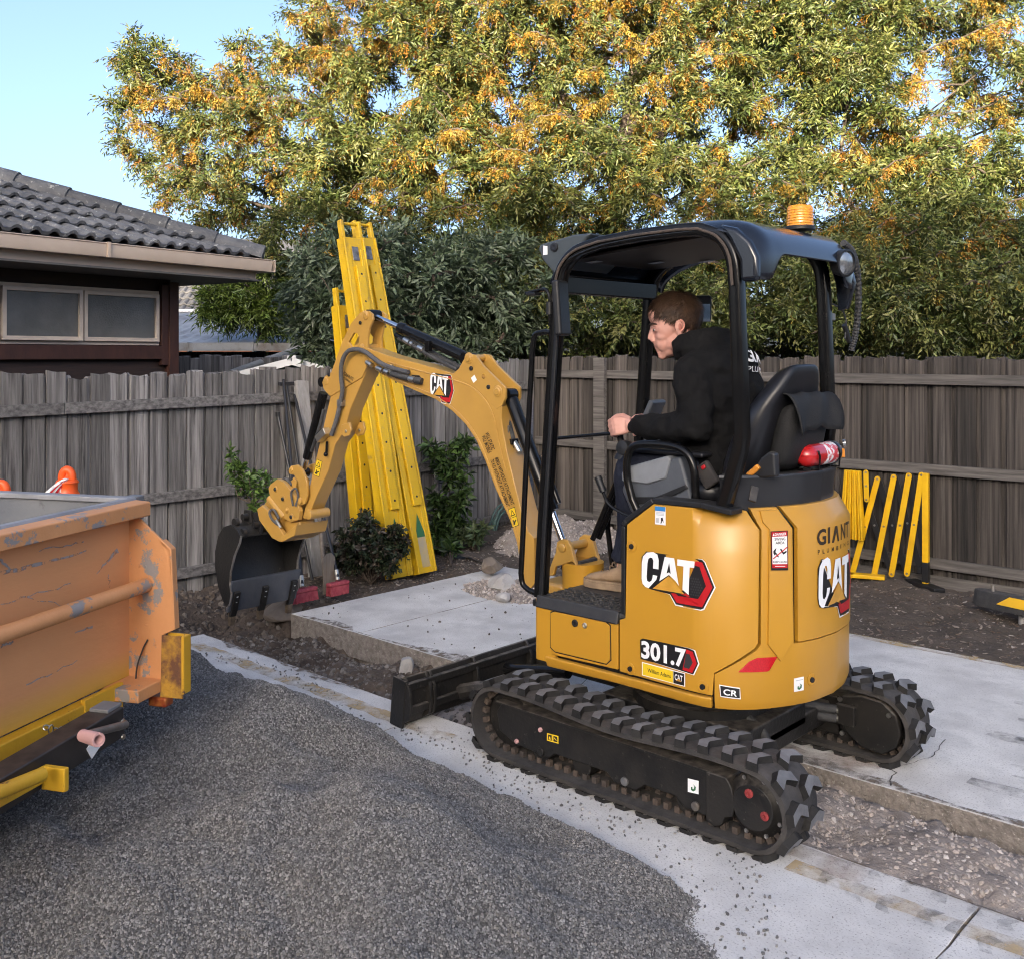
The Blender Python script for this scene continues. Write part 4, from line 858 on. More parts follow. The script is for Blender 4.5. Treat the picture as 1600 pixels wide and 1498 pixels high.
# outline of the upper body in plan, left half then mirrored
_plan = bez([(.537, .49, 0), (.2, .49, 0), (-.1, .49, 0), (-.26, .489, 0), (-.355, .470, 0), (-.445, .412, 0), (-.525, .300, 0), (-.585, .16, 0), (-.607, 0, 0)], 24)
_plan = _plan + [Vector((p.x, -p.y, 0)) for p in _plan[-2::-1]]
_pl = np.array([[p.x, p.y] for p in _plan]); _s = np.concatenate([[0], np.cumsum(np.linalg.norm(np.diff(_pl, axis=0), axis=1))])
_tn = np.gradient(_pl, axis=0); _tn /= np.linalg.norm(_tn, axis=1, keepdims=True); _nm = np.stack([_tn[:, 1], -_tn[:, 0]], 1)
SMAX = _s[-1]; SM = SMAX / 2
if (_nm[5] @ np.array([0, 1])) < 0: _nm = -_nm
def sh(s, z):      # the shoulder that leans inwards above z 1.085 behind the seat, and the rounded lower lip
    k = min(1, max(0, (min(s, SMAX - s) - .80) / .022)); d = -.60 * max(0, z - 1.088) * k
    return d - .35 * max(0, .445 - z)
def S3(s, z, off=0.):
    o = off + sh(s, z); x = np.interp(s, _s, _pl[:, 0]); y = np.interp(s, _s, _pl[:, 1]); nx = np.interp(s, _s, _nm[:, 0]); ny = np.interp(s, _s, _nm[:, 1])
    return Vector((x + nx * o, y + ny * o, z))
_vis = slice(0, int(len(_s) * .56)); _pp = []
for x, y in _pl[_vis]:
    r = np.array([x, y, 0]) - CAM; D = r @ VIEW; _pp.append((800 + 1580 * (r @ RIGHT) / D, D))
_pp = np.array(_pp); _mono = np.maximum.accumulate(_pp[:, 0])
def sz(px, py):
    """(distance along the body, height) of a point of the photograph on the body's side"""
    s = np.interp(px, _mono + np.arange(len(_mono)) * 1e-6, _s[_vis]); D = np.interp(s, _s[_vis], _pp[:, 1]); return (float(s), float(1.74 + (556 - py) / 1580 * D))
def surf(name, poly, m, parent, off=0., th=.016, step=.035, bevel=.004, zcuts=(1.088, 1.12, .445, .425), uv=True, angle=40, curve=True):
    bm = bmesh.new(); f = bm.faces.new([bm.verts.new((a, b, 0)) for a, b in poly])
    ss = [p[0] for p in poly]
    if curve and max(ss) > .75:
        c = max(.75, min(ss)) + step * .37
        while c < max(ss): bmesh.ops.bisect_plane(bm, geom=bm.verts[:] + bm.edges[:] + bm.faces[:], plane_co=(c, 0, 0), plane_no=(1, 0, 0)); c += step
        for c in (.800, .822): bmesh.ops.bisect_plane(bm, geom=bm.verts[:] + bm.edges[:] + bm.faces[:], plane_co=(c, 0, 0), plane_no=(1, 0, 0))
        for c in zcuts: bmesh.ops.bisect_plane(bm, geom=bm.verts[:] + bm.edges[:] + bm.faces[:], plane_co=(0, c, 0), plane_no=(0, 1, 0))
    bmesh.ops.recalc_face_normals(bm, faces=bm.faces)
    top = [S3(v.co.x, v.co.y, off) for v in bm.verts]; bot = [S3(v.co.x, v.co.y, off - th) for v in bm.verts]; n = len(top); bm.verts.index_update()
    mb = MB(); fs = [tuple(v.index for v in q.verts) for q in bm.faces]; bd = [tuple(v.index for v in e.verts) for e in bm.edges if e.is_boundary]
    mb.add(top + bot, fs + [tuple(n + i for i in reversed(q)) for q in fs] + [(a, b, n + b, n + a) for a, b in bd]); bm.free()
    return mb.build(name, m, parent, bevel=bevel, angle=angle)
def spoly(pts): return [sz(a, b) for a, b in pts]
def text2d(body, size=1., bold=0., sx=1., align='LEFT', shear=0., res=3):
    cu = bpy.data.curves.new('t', 'FONT'); cu.body = body; cu.size = size; cu.offset = bold; cu.align_x = align; cu.shear = shear; cu.resolution_u = res
    o = bpy.data.objects.new('t', cu); COL.objects.link(o); dg = bpy.context.evaluated_depsgraph_get(); me = bpy.data.meshes.new_from_object(o.evaluated_get(dg))
    V = [(v.co.x * sx, v.co.y) for v in me.vertices]; F = [tuple(p.vertices) for p in me.polygons]; bpy.data.objects.remove(o); bpy.data.curves.remove(cu); bpy.data.meshes.remove(me)
    return V, F
def fit(VF, w=None, h=None):
    V, F = VF; a = np.array(V); mn, mx = a.min(0), a.max(0); sc = (mx - mn); return [((x - mn[0]) / sc[0], (y - mn[1]) / sc[1]) for x, y in V], F
def put(name, VF, mapper, m, parent, off):
    V, F = VF; mb = MB(); mb.add([mapper(u, v, off) for u, v in V], F); me = bpy.data.meshes.new(name); me.from_pydata(mb.v, [], mb.f); return link(name, me, m, parent, angle=0)
def polyVF(pts): return list(pts), [tuple(range(len(pts)))]
def quadmap(fn, c):
    """bilinear map of the unit square on four corners (bl, br, tr, tl) of a surface"""
    def g(u, v, off):
        a = [c[0][i] * (1 - u) * (1 - v) + c[1][i] * u * (1 - v) + c[2][i] * u * v + c[3][i] * (1 - u) * v for i in range(len(c[0]))]; return fn(a, off)
    return g
side_fn = lambda a, off: S3(a[0], a[1], off)
def sidemap(bl, br, tr, tl): return quadmap(side_fn, [sz(*bl), sz(*br), sz(*tr), sz(*tl)])
def planemap(bl, br, tr, tl, y): return quadmap(lambda a, off: Vector((a[0], y + off, a[1])), [tuple(loc(*q, 1, y)[[0, 2]]) for q in (bl, br, tr, tl)])

# ---- undercarriage
def belt_path():
    pts = []; A = Vector((.622, .168)); B = Vector((-.588, .160)); ra, rb = .146, .141
    n = 26
    for i in range(n): a = R(-90 + 180 * i / (n - 1)); pts.append((A.x + ra * math.cos(a), A.y + ra * math.sin(a)))
    for i in range(1, 24): t = i / 24; pts.append((A.x + (B.x - A.x) * t, A.y + ra + (B.y + rb - A.y - ra) * t - .014 * math.sin(math.pi * t) ** 2 + .006 * math.sin(3 * math.pi * t)))
    for i in range(n): a = R(90 + 180 * i / (n - 1)); pts.append((B.x + rb * math.cos(a), B.y + rb * math.sin(a)))
    for i in range(1, 24): t = i / 24; pts.append((B.x + (A.x - B.x) * t, .022 + .0 * t))
    return np.array(pts)
BP = belt_path(); _bl = np.concatenate([[0], np.cumsum(np.linalg.norm(np.diff(np.vstack([BP, BP[:1]]), axis=0), axis=1))]); BL = _bl[-1]; _BX = np.vstack([BP, BP[:1]])
def bp(s): s = s % BL; return np.array([np.interp(s, _bl, _BX[:, 0]), np.interp(s, _bl, _BX[:, 1])])
def bt(s): d = bp(s + .012) - bp(s - .012); return d / np.linalg.norm(d)
lugv = [(-.026, -.052), (.012, -.052), (.034, -.004), (.034, .006), (.012, .052), (-.026, .052), (-.004, .004), (-.004, -.004)]
lmb = MB(); k = len(lugv); lb = [(a * 1.28 - .002, b * 1.08, -.004) for a, b in lugv]; lt = [(a, b, .024) for a, b in lugv]
lmb.add(lb + lt, [tuple(range(k, 2 * k))] + [(i, (i + 1) % k, k + (i + 1) % k, k + i) for i in range(k)]); lug_me = lmb.mesh('lug'); lug_me.materials.append(M('lug_rubber')); lug_me.materials.append(M('lug_worn'))
for f in lug_me.polygons: f.material_index = 1 if f.center.z > .02 else 0
def make_track(ys, sgn):
    y0, y1 = ys; mb = MB(); n = 150; rings = []
    for i in range(n):
        s = BL * i / n; p = bp(s); t = bt(s); nn = np.array([t[1], -t[0]])
        th = .011; q = []
        for yy, o in ((y0, -th), (y0 + .004, th * .6), (y0 + .02, th), ((y0 + y1) / 2, th), (y1 - .02, th), (y1 - .004, th * .6), (y1, -th)): q.append((p[0] + nn[0] * o, yy, p[1] + nn[1] * o))
        rings.append(q)
    mb.loft(rings, caps=False, closed=True)
    tk = mb.build('track', 'belt_rubber', EX, angle=45); NP = 34
    for i in range(NP):
        for rw in (0, 1):
            s = BL * (i + .5 * rw + .15) / NP; p = bp(s); t = bt(s); nn = np.array([t[1], -t[0]]); o = bpy.data.objects.new('lug', lug_me); COL.objects.link(o); o.parent = tk
            yc = (y0 + .052 if rw else y1 - .052); x = Vector((-t[0], 0, -t[1])); zz = Vector((nn[0], 0, nn[1])); yy = zz.cross(x); m = Matrix((x, yy, zz)).transposed()
            o.matrix_local = Matrix.Translation((p[0] + nn[0] * .010, yc, p[1] + nn[1] * .010)) @ m.to_4x4()
    # inner drive teeth of the belt
    tb = MB()
    for i in range(68):
        s = BL * i / 68; p = bp(s); t = bt(s); nn = np.array([t[1], -t[0]]); yc = (y0 + y1) / 2
        q = Matrix(((t[0], 0, nn[0]), (0, 1, 0), (t[1], 0, nn[1]))); tb.box((p[0] - nn[0] * .020, yc + .045 * sgn, p[1] - nn[1] * .020), (.022, .022, .028), q); tb.box((p[0] - nn[0] * .020, yc - .045 * sgn, p[1] - nn[1] * .020), (.022, .022, .028), q)
    g = tb.build('guide_lugs', 'belt_edge', tk, angle=0); g['kind'] = 'stuff'
    # roller frame inside the belt
    yo = y1 - .045 if sgn > 0 else y0 + .045; yi = (y0 + y1) / 2 - sgn * .06; lo, hi = min(yo, yi), max(yo, yi)
    fr = MB().prism([(.63, .242), (.66, .20), (.64, .12), (.55, .085), (.36, .075), (.33, .10), (.06, .10), (.02, .068), (-.08, .068), (-.12, .10), (-.26, .10), (-.30, .068), (-.40, .066), (-.42, .085), (-.40, .235)], 'xz', lo, hi).build('track_frame', 'dirty_black', tk, bevel=.008)
    MB().prism([(.66, .246), (.66, .238), (-.42, .228), (-.42, .237)], 'xz', lo - .0, hi + sgn * .006).build('frame_edge', 'dirty_black', tk, bevel=.002)
    MB().prism([(-.395, .235), (-.395, .055), (-.43, .04), (-.46, .055), (-.475, .09), (-.505, .10), (-.515, .15), (-.50, .205), (-.48, .235)], 'xz', lo + .01, hi + sgn * .004 + .004).build('drive_bracket', 'dirty_black', tk, bevel=.006)
    idl = MB(); idl.lathe([(.0, -.03), (.115, -.03), (.125, -.015), (.125, .015), (.115, .03), (0, .03)], (.615, (y0 + y1) / 2, .165), (0, 1, 0), 32); idl.build('idler_wheel', 'dirty_black', tk)
    for xr in (.42, .20, -.03, -.30):
        MB().lathe([(0, -.05), (.046, -.05), (.046, .05), (0, .05)], (xr, (y0 + y1) / 2, .085), (0, 1, 0), 18).build('roller', 'dirty_black', tk)
    for xr in (.40, -.03, -.35): MB().lathe([(0, -.006), (.017, -.006), (.017, .004), (.010, .006), (0, .006)], (xr, yo + sgn * .004, .092), (0, sgn, 0), 14).build('roller_bolt', 'bare_steel' if xr < .3 else 'dirty_black', tk, bevel=.001)
    # sprocket and final drive
    spk = MB(); c = Vector((-.588, (y0 + y1) / 2, .160)); nT = 20; poly = []
    for i in range(nT * 2): r_ = .122 if i % 2 else .100; a = math.pi * i / nT; poly.append((c.x + r_ * math.cos(a), c.z + r_ * math.sin(a)))
    spk.prism(poly, 'xz', c.y - .015, c.y + .015); spk.build('sprocket', 'dirty_black', tk, bevel=.002)
    MB().lathe([(0, -.06), (.112, -.06), (.116, .0), (.112, .02), (.095, .032), (.088, .036), (.078, .052), (0, .056)], (c.x, yo - sgn * .04, c.z), (0, sgn, 0), 40).build('final_drive', 'dirty_black', tk, bevel=.002)
    if sgn > 0:
        for a in (75, 195): 
            MB().lathe([(0, 0), (.016, 0), (.016, .006), (.006, .008), (.005, .002), (0, .002)], (c.x + .050 * math.cos(R(a)), yo + .012, c.z + .050 * math.sin(R(a))), (0, 1, 0), 18).build('drain_plug', 'plug_red', tk, bevel=.001)
    for a in range(0, 360, 45): MB().lathe([(0, 0), (.008, 0), (.008, .007), (.004, .007), (0, .004)], (c.x + .101 * math.cos(R(a + 20)), yo - sgn * .010, c.z + .101 * math.sin(R(a + 20))), (0, sgn, 0), 10).build('cover_bolt', 'bare_steel', tk)
    return tk
trk = make_track((.42, .65), 1); trk2 = make_track((-.65, -.42), -1)
# inner side of the far track: motor cover plate with bolts
MB().prism([(x * 1.0 - .575, z + .160) for x, z in [(.14, .10), (.05, .122), (-.04, .115), (-.10, .07), (-.122, 0), (-.10, -.07), (-.04, -.112), (.05, -.105), (.13, -.05), (.16, .02)]], 'xz', -.47, -.43).build('motor_cover', 'dirty_black', trk2, bevel=.01)
MB().box((-.46, -.422, .185), (.085, .03, .085)).build('hose_block', 'dirty_black', trk2, bevel=.004)
for a, b in ((-.645, .225), (-.43, .245), (-.44, .10)): MB().lathe([(0, 0), (.011, 0), (.010, .008), (0, .009)], (a, -.428, b), (0, 1, 0), 10).build('cover_bolt', 'zinc', trk2)
for z0 in (.20, .165): MB().tube(bez([(-.42, -.41, z0), (-.33, -.36, z0 + .01), (-.22, -.28, z0 + .03), (-.1, -.18, z0 + .05)], 6), .022, 10).build('travel_hose', 'hose_rubber', EX)
for a in ((-.418, -.412, .20), (-.418, -.412, .165)): MB().cyl(Vector(a) - Vector((.012, 0, 0)), Vector(a) + Vector((.012, .004, 0)), .013).build('hose_fitting', 'zinc', EX)
# labels on the left track frame
def flat_label(bl, br, tr, tl, y, m, name='label', parent=trk, off=.0015): return put(name, polyVF([(0, 0), (1, 0), (1, 1), (0, 1)]), planemap(bl, br, tr, tl, y), m, parent, off)
yF = .606
flat_label((855, 1156), (873, 1161), (873, 1149), (855, 1144), yF, 'decal_yellow'); qm = planemap((855, 1156), (873, 1161), (873, 1149), (855, 1144), yF)
put('label_mark', polyVF([(.1, .15), (.42, .15), (.42, .85), (.1, .85)]), qm, 'decal_black', trk, .002); put('label_mark', polyVF([(.57, .15), (.9, .15), (.9, .85), (.57, .85)]), qm, 'decal_black', trk, .002)
put('label_mark', polyVF([(.16, .25), (.36, .25), (.26, .75)]), qm, 'decal_yellow', trk, .0025); put('label_mark', polyVF([(.64, .55), (.84, .3), (.84, .42), (.64, .7)]), qm, 'decal_yellow', trk, .0025)
ring = [(.30, .2), (.5, .12), (.72, .25), (.75, .5), (.5, .66), (.62, .5), (.55, .3), (.42, .34), (.45, .45), (.3, .42)]
flat_label((1075, 1236), (1092, 1240), (1092, 1219), (1075, 1215), yF, 'decal_white'); put('label_mark', polyVF(ring), planemap((1075, 1236), (1092, 1240), (1092, 1219), (1075, 1215), yF), 'decal_green', trk, .002)
for px, py in ((845, 1139), (808, 1157)):
    p = pt(px, py, .608); MB().lathe([(0, 0), (.010, 0), (.009, .008), (0, .010)], p, (0, 1, 0), 12).build('frame_plug', 'pink_plastic', trk)
# centre frame, swing bearing
cf = MB(); cf.box((0, 0, .215), (.72, .5, .10)); cf.box((.33, 0, .165), (.12, 1.0, .09)); cf.box((-.30, 0, .165), (.12, 1.0, .09)); cf.build('centre_frame', 'dirty_black', EX, bevel=.01)
MB().lathe([(0, 0), (.30, 0), (.30, .04), (.27, .045), (.27, .085), (.29, .09), (.29, .15), (0, .15)], (0, 0, .262), (0, 0, 1), 40).build('swing_bearing', 'dirty_black', EX)
MB().tube(bez([(-.28, .10, .26), (-.36, .12, .22), (-.40, .16, .15), (-.36, .2, .09), (-.28, .2, .08)], 6), .022, 10).build('swivel_hose', 'hose_rubber', EX)
MB().lathe([(0, -.03), (.06, -.03), (.06, .02), (.045, .03), (0, .03)], (-.38, .19, .15), (.6, .7, 0), 20).build('swivel_cap', 'dirty_black', EX)
# dozer blade
bl_prof = [(1.215, .232), (1.232, .232), (1.212, .15), (1.215, .07), (1.245, .022), (1.285, .0), (1.262, -.002), (1.225, .012), (1.195, .07), (1.193, .15)]
bld = MB().prism(bl_prof, 'xz', -.655, .655).build('dozer_blade', 'dirty_black', EX, bevel=.003)
for z_, d in ((.196, .030), (.085, .036)): MB().box((1.190, 0, z_), (d, 1.30, .035)).build('stiffener', 'dirty_black', bld, bevel=.005)
for y_ in (.648, .52, .495, .20, -.2, -.52): MB().prism([(1.222, .232), (1.20, .236), (1.165, .18), (1.160, .10), (1.175, .045), (1.235, .008), (1.21, .1)], 'xz', y_ - .008, y_ + .008).build('rib', 'dirty_black', bld, bevel=.002)
MB().box((1.245, .655, .115), (.09, .012, .23), (0, R(-6), 0)).build('end_plate', 'dirty_black', bld, bevel=.003)
for s in (1, -1): MB().tube(bez([(1.19, .30 * s, .09), (1.05, .27 * s, .13), (.85, .22 * s, .15), (.45, .17 * s, .17)], 6), .038, 8).build('blade_arm', 'dirty_black', bld)
MB().cyl((1.16, 0, .14), (.75, 0, .21), .03).build('blade_cylinder', 'black_paint', EX)

# ---- upper body
cb = MB(); q = [S3(s, .6, -.030) for s in np.linspace(0, SMAX, 90)]; cb.prism([(p.x, p.y) for p in q], 'xy', .425, .675); q2 = [p for p in q if p.x < -.02]; cb.prism([(p.x - .01, p.y * .97) for p in q2], 'xy', .67, 1.06); cb.build('body_core', 'black_plastic', EX, angle=30)
sp_ = surf('side_panel', spoly([(979.5, 819), (1021, 787), (1100, 794), (1172, 800), (1187, 828), (1185, 1004), (1179, 1013), (1116, 1051), (1113, 1086), (968, 1048), (968, 968), (977, 965)]), 'machine_yellow', EX, bevel=.006)
tp_ = surf('toolbox_panel', spoly([(852.5, 943), (965, 968), (965, 1046), (852.5, 1020)]), 'machine_yellow', EX, bevel=.005)
td = [(861, 957), (867, 954.5), (946, 971), (953, 977), (954, 1030), (948, 1036), (868, 1017), (861, 1010)]
td_ = surf('toolbox_door', [(a, b) for a, b in spoly(td)], 'machine_yellow', tp_, off=.0045, th=.006, bevel=.0025)
surf('door_gap', spoly([(860, 955), (866, 953), (947, 969.5), (954.5, 976), (955.5, 1031), (948, 1038), (867, 1018.5), (859.5, 1011)]), 'decal_black', tp_, off=.0006, th=.0008, bevel=0)
for px, py, r_, m_ in ((899.5, 972.5, .016, 'black_plastic'), (915, 976, .012, 'zinc')):
    s, z = sz(px, py); MB().lathe([(0, 0), (r_ * 1.0, 0), (r_, .006), (r_ * .6, .008), (r_ * .55, .003), (0, .003)], S3(s, z, .002), (0, 1, 0), 20).build('lock', m_, tp_, bevel=.001)
cp = MB(); xa, xb = sz(851, 950)[0], sz(835.5, 950)[0]; X0 = S3(xa, .6).x; X1 = S3(max(0, xb), .6).x + .003
cp.prism(rrect(X1 - .11, .30, X1, .49, .018), 'xy', .425, .690); cp.build('corner_panel', 'machine_yellow', EX, bevel=.006); 
MB().box((X1 - .03, -.06, .56), (.05, .70, .26)).build('front_panel', 'machine_yellow', EX, bevel=.006)
surf('sill', spoly([(852.5, 1023.5), (1112.5, 1089), (1112, 1107.5), (960, 1067), (852.5, 1041)]), 'machine_yellow', EX, off=.007, th=.03, bevel=.008)
sA, sB, sC, sD = sz(1116.5, 1050)[0], sz(1190, 1000)[0], sz(1239, 1000)[0], sz(1246, 1000)[0]
zb0 = .413; zD = sz(1246, 1003)[1]; zTop = 1.166
zl = lambda px, py: sz(px, py)[1]
cwp = [(sA, zb0), (sA, zl(1117, 1053))] + spoly([(1183, 1015), (1189, 1006)]) + [(sz(1190, 826)[0], 1.088), (sz(1177, 800)[0] + .004, zTop - .002), (sz(1224, 799)[0], zTop - .002), (sz(1238, 824)[0], 1.088), (sC + .004, zD - .002)]
mir = [(SMAX - a, b) for a, b in cwp[::-1]]
surf('counterweight', cwp + mir, 'machine_yellow', EX, th=.03, bevel=.007)
surf('pillar_panel', [(sz(1201, 826)[0], 1.092), (sz(1194, 815)[0], 1.115), (sz(1194, 803)[0], 1.155), (sz(1221, 803)[0], 1.155), (sz(1233, 824)[0], 1.09), (sC - .006, zD + .01), (sC - .06, zD - .06), (sz(1199, 1006)[0], sz(1199, 1006)[1])], 'machine_yellow', EX, off=.010, th=.016, bevel=.006)
dl = sz(1245, 826)[0]
surf('rear_door', [(sz(1229, 799)[0], zTop), (dl, 1.09), (sD, zD + .004), (SMAX - sD, zD + .004), (SMAX - dl, 1.09), (SMAX - sz(1229, 799)[0], zTop)], 'machine_yellow', EX, off=.004, th=.022, bevel=.008)
# recessed screws
for px, py in ((987, 853), (985, 1044), (1098, 1072), (1268, 1061)):
    s, z = sz(px, py); p = S3(s, z); n_ = S3(s, z, 1) - p; MB().lathe([(.024, .0005), (.024, .003), (.016, .0045), (.016, .002), (0, .002)], p, n_, 20).build('screw_ring', 'machine_yellow', sp_, bevel=.0005); MB().lathe([(0, .002), (.011, .002), (.010, .007), (0, .008)], p, n_, 16).build('screw', 'black_plastic', sp_)
# reflector, badge and labels
surf('reflector', spoly([(1153.5, 1049), (1170, 1033), (1183, 1027), (1214, 1025), (1202, 1046), (1198, 1048)]), 'reflector_red', EX, off=.004, th=.006, bevel=.002)
def stuck(name, pts, m, off=.003, parent=None): return surf(name, spoly(pts), m, parent or EX, off=off, th=.0012, bevel=0, angle=30)
bdg = stuck('badge', [(1124, 1068), (1156, 1073), (1157, 1091), (1126, 1087)], 'decal_white', .006)
stuck('badge_field', [(1125.5, 1069.5), (1155, 1074.5), (1155.5, 1089), (1127, 1085.5)], 'decal_black', .0075, bdg)
put('badge_letters', fit(text2d('CR', 1, .025, shear=.15)), sidemap((1131, 1083.5), (1151, 1086.5), (1150.5, 1077), (1130, 1073.5)), 'decal_white', bdg, .0095)
gl = stuck('inspection_sticker', [(1240, 1059), (1255, 1056), (1255, 1077), (1240, 1080)], 'decal_white'); put('sticker_mark', polyVF(ring), sidemap((1240, 1080), (1255, 1077), (1255, 1058), (1240, 1061)), 'decal_green', gl, .0055)
put('sticker_mark', polyVF([(.12, .80), (.88, .80), (.88, .86), (.12, .86)]), sidemap((1240, 1080), (1255, 1077), (1255, 1056), (1240, 1059)), 'decal_grey', gl, .0055)
bs = stuck('blue_sticker', [(1024.5, 790), (1040.5, 791.5), (1040.5, 820), (1024, 818)], 'decal_white'); bmap = sidemap((1024, 818), (1040.5, 820), (1040.5, 791.5), (1024.5, 790))
put('sticker_band', polyVF([(0, .76), (1, .76), (1, 1), (0, 1)]), bmap, 'decal_blue', bs, .0048)
for k in range(3): put('sticker_line', polyVF([(.12, .66 - k * .07), (.88, .66 - k * .07), (.88, .69 - k * .07), (.12, .69 - k * .07)]), bmap, 'decal_grey', bs, .0048)
put('sticker_line', polyVF([(.1, .1), (.4, .1), (.4, .36), (.1, .36)]), bmap, 'decal_grey', bs, .0048); put('sticker_figure', polyVF([(.55, .08), (.66, .1), (.7, .25), (.85, .12), (.8, .3), (.75, .42), (.58, .38), (.6, .22)]), bmap, 'decal_black', bs, .0048)
# danger label
dm = sidemap((1202, 889), (1228, 889), (1227.5, 827), (1201, 828.5)); OFFD = .0145
rect = lambda a, b, c, d: polyVF([(a, b), (c, b), (c, d), (a, d)])
dg_ = put('danger_label', rect(0, 0, 1, 1), dm, 'decal_black', EX, OFFD); put('label_field', rect(.05, .06, .95, .98), dm, 'decal_red', dg_, OFFD + .0008); put('label_field', rect(.07, .16, .93, .86), dm, 'decal_white', dg_, OFFD + .0016)
def ptext(body, mp, a, b, c, d, m, parent, off, bold=.02, shear=0.):
    V, F = fit(text2d(body, 1, bold, shear=shear)); return put('lettering', ([(a + (c - a) * u, b + (d - b) * v) for u, v in V], F), mp, m, parent, off)
ptext('DANGER', dm, .22, .885, .88, .955, 'decal_white', dg_, OFFD + .0024); put('label_mark', polyVF([(.1, .885), (.2, .885), (.15, .955)]), dm, 'decal_white', dg_, OFFD + .0024)
ptext('SWING', dm, .2, .76, .82, .83, 'decal_black', dg_, OFFD + .0024, .01); ptext('AREA', dm, .25, .665, .77, .735, 'decal_black', dg_, OFFD + .0024, .01); ptext('KEEP CLEAR', dm, .1, .19, .9, .245, 'decal_black', dg_, OFFD + .0024, .01)
put('label_mark', rect(.2, .095, .8, .115), dm, 'decal_white', dg_, OFFD + .0024)
put('label_mark', polyVF([(.12, .50), (.3, .58), (.24, .47), (.36, .40), (.30, .36), (.44, .33), (.40, .38), (.30, .44), (.2, .38), (.12, .44)]), dm, 'decal_black', dg_, OFFD + .0024)
put('label_mark', polyVF([(.5, .55), (.58, .55), (.72, .46), (.88, .50), (.9, .46), (.7, .40), (.55, .49)]), dm, 'decal_black', dg_, OFFD + .0024); put('label_mark', polyVF([(.08, .31), (.12, .29), (.94, .575), (.92, .60)]), dm, 'decal_red', dg_, OFFD + .0032)
# dealer plate
dmp = sidemap((1003.5, 1054), (1071, 1072), (1071, 1051), (1003.5, 1033)); pl_ = put('dealer_plate', rect(0, 0, 1, 1), dmp, 'decal_white', EX, .002); put('plate_field', rect(.02, .06, .73, .94), dmp, 'decal_yellow', pl_, .003); put('plate_field', rect(.74, .06, .98, .94), dmp, 'decal_black', pl_, .003)
ptext('William Adams', dmp, .14, .36, .68, .66, 'decal_black', pl_, .004, .01); ptext('CAT', dmp, .77, .34, .95, .78, 'decal_white', pl_, .004, .03); put('label_mark', polyVF([(.80, .3), (.93, .3), (.865, .52)]), dmp, 'decal_gold', pl_, .0048)
# the maker's big emblem, traced once and mapped wherever it stands
Z1 = lambda pts: [(820 + a * .20027, 760 + b * .20027) for a, b in pts]
EMB = {'w': ([(940, 545), (960, 508), (1388, 564), (1409, 585), (1490, 784), (1402, 958), (1376, 965), (1176, 924), (1132, 840), (990, 790), (940, 764), (930, 722)], 'decal_white'),
       'k': ([(914, 545), (950, 502), (1386, 568), (1405, 590), (1480, 782), (1396, 946), (1374, 956), (1182, 915), (1136, 836), (984, 797), (930, 771), (913, 720)], 'decal_black'),
       'r': ([(1336, 578), (1388, 588), (1466, 782), (1386, 938), (1190, 903), (1144, 826), (1250, 836)], 'decal_red'),
       'm': ([(1330, 612), (1366, 622), (1416, 772), (1356, 872), (1200, 848), (1165, 812), (1250, 806)], 'decal_black'),
       'c': ([(919, 590), (928, 540), (958, 510), (1008, 506), (1040, 526), (1051, 570), (1049, 642), (1006, 634), (1009, 575), (1000, 553), (984, 549), (970, 560), (963, 595), (957, 700), (961, 730), (976, 740), (994, 730), (1002, 705), (1005, 684), (1040, 692), (1032, 722), (972, 787), (946, 778), (924, 752), (917, 715)], 'decal_white'),
       'a': ([(1056, 733), (1098, 544), (1172, 555), (1208, 768), (1180, 730), (1132, 684)], 'decal_white'), 'ai': ([(1114, 672), (1134, 590), (1146, 676), (1132, 664)], 'decal_black'),
       't': ([(1199, 562), (1332, 580), (1329, 630), (1294, 625), (1286, 840), (1238, 797), (1246, 618), (1197, 611)], 'decal_white'), 'g': ([(1006, 789), (1132, 692), (1252, 832)], 'decal_gold')}
_u0, _z1 = sz(*Z1([(912, 500)])[0]); _u1 = sz(*Z1([(1490, 780)])[0])[0]; _z0 = sz(*Z1([(1400, 960)])[0])[1]
EMBN = {k: ([((sz(*q)[0] - _u0) / (_u1 - _u0), (sz(*q)[1] - _z0) / (_z1 - _z0)) for q in Z1(v[0])], v[1]) for k, v in EMB.items()}
def emblem(mp, parent, off, d=.0008):
    root = None
    for i, k in enumerate(('w', 'k', 'r', 'm', 'c', 'a', 'ai', 't', 'g')):
        pts, m = EMBN[k]; o = put('emblem' if root is None else 'emblem_shape', polyVF(pts), mp, m, parent if root is None else root, off + d * i); root = root or o
    hx = ([], [])      # the honeycomb on the dark field
    for r_ in range(7):
        for c_ in range(5):
            cx_, cy_ = .705 + c_ * .030 + (.015 if r_ % 2 else 0), .28 + r_ * .055
            if cx_ < .69 + .0 or cx_ > .85 - abs(cy_ - .42) * .25: continue
            n0 = len(hx[0]); hx[0].extend([(cx_ + .012 * math.cos(R(60 * j)), cy_ + .022 * math.sin(R(60 * j))) for j in range(6)]); hx[1].append(tuple(range(n0, n0 + 6)))
    put('emblem_mesh', hx, mp, 'decal_dark', root, off + d * 3.5); return root
emblem(lambda u, v, off: S3(_u0 + u * (_u1 - _u0), _z0 + v * (_z1 - _z0), off), EX, .002)
d0 = sz(1275, 900)[0]; d1 = d0 + (sz(1320, 900)[0] - d0) / .72; dz1 = sz(1280, 874)[1]; dz0 = dz1 - (dz1 - sz(1280, 936)[1]) / .62
emblem(lambda u, v, off: S3(d0 + (d1 - d0) * u, dz0 + v * (dz1 - dz0), off), EX, .006)
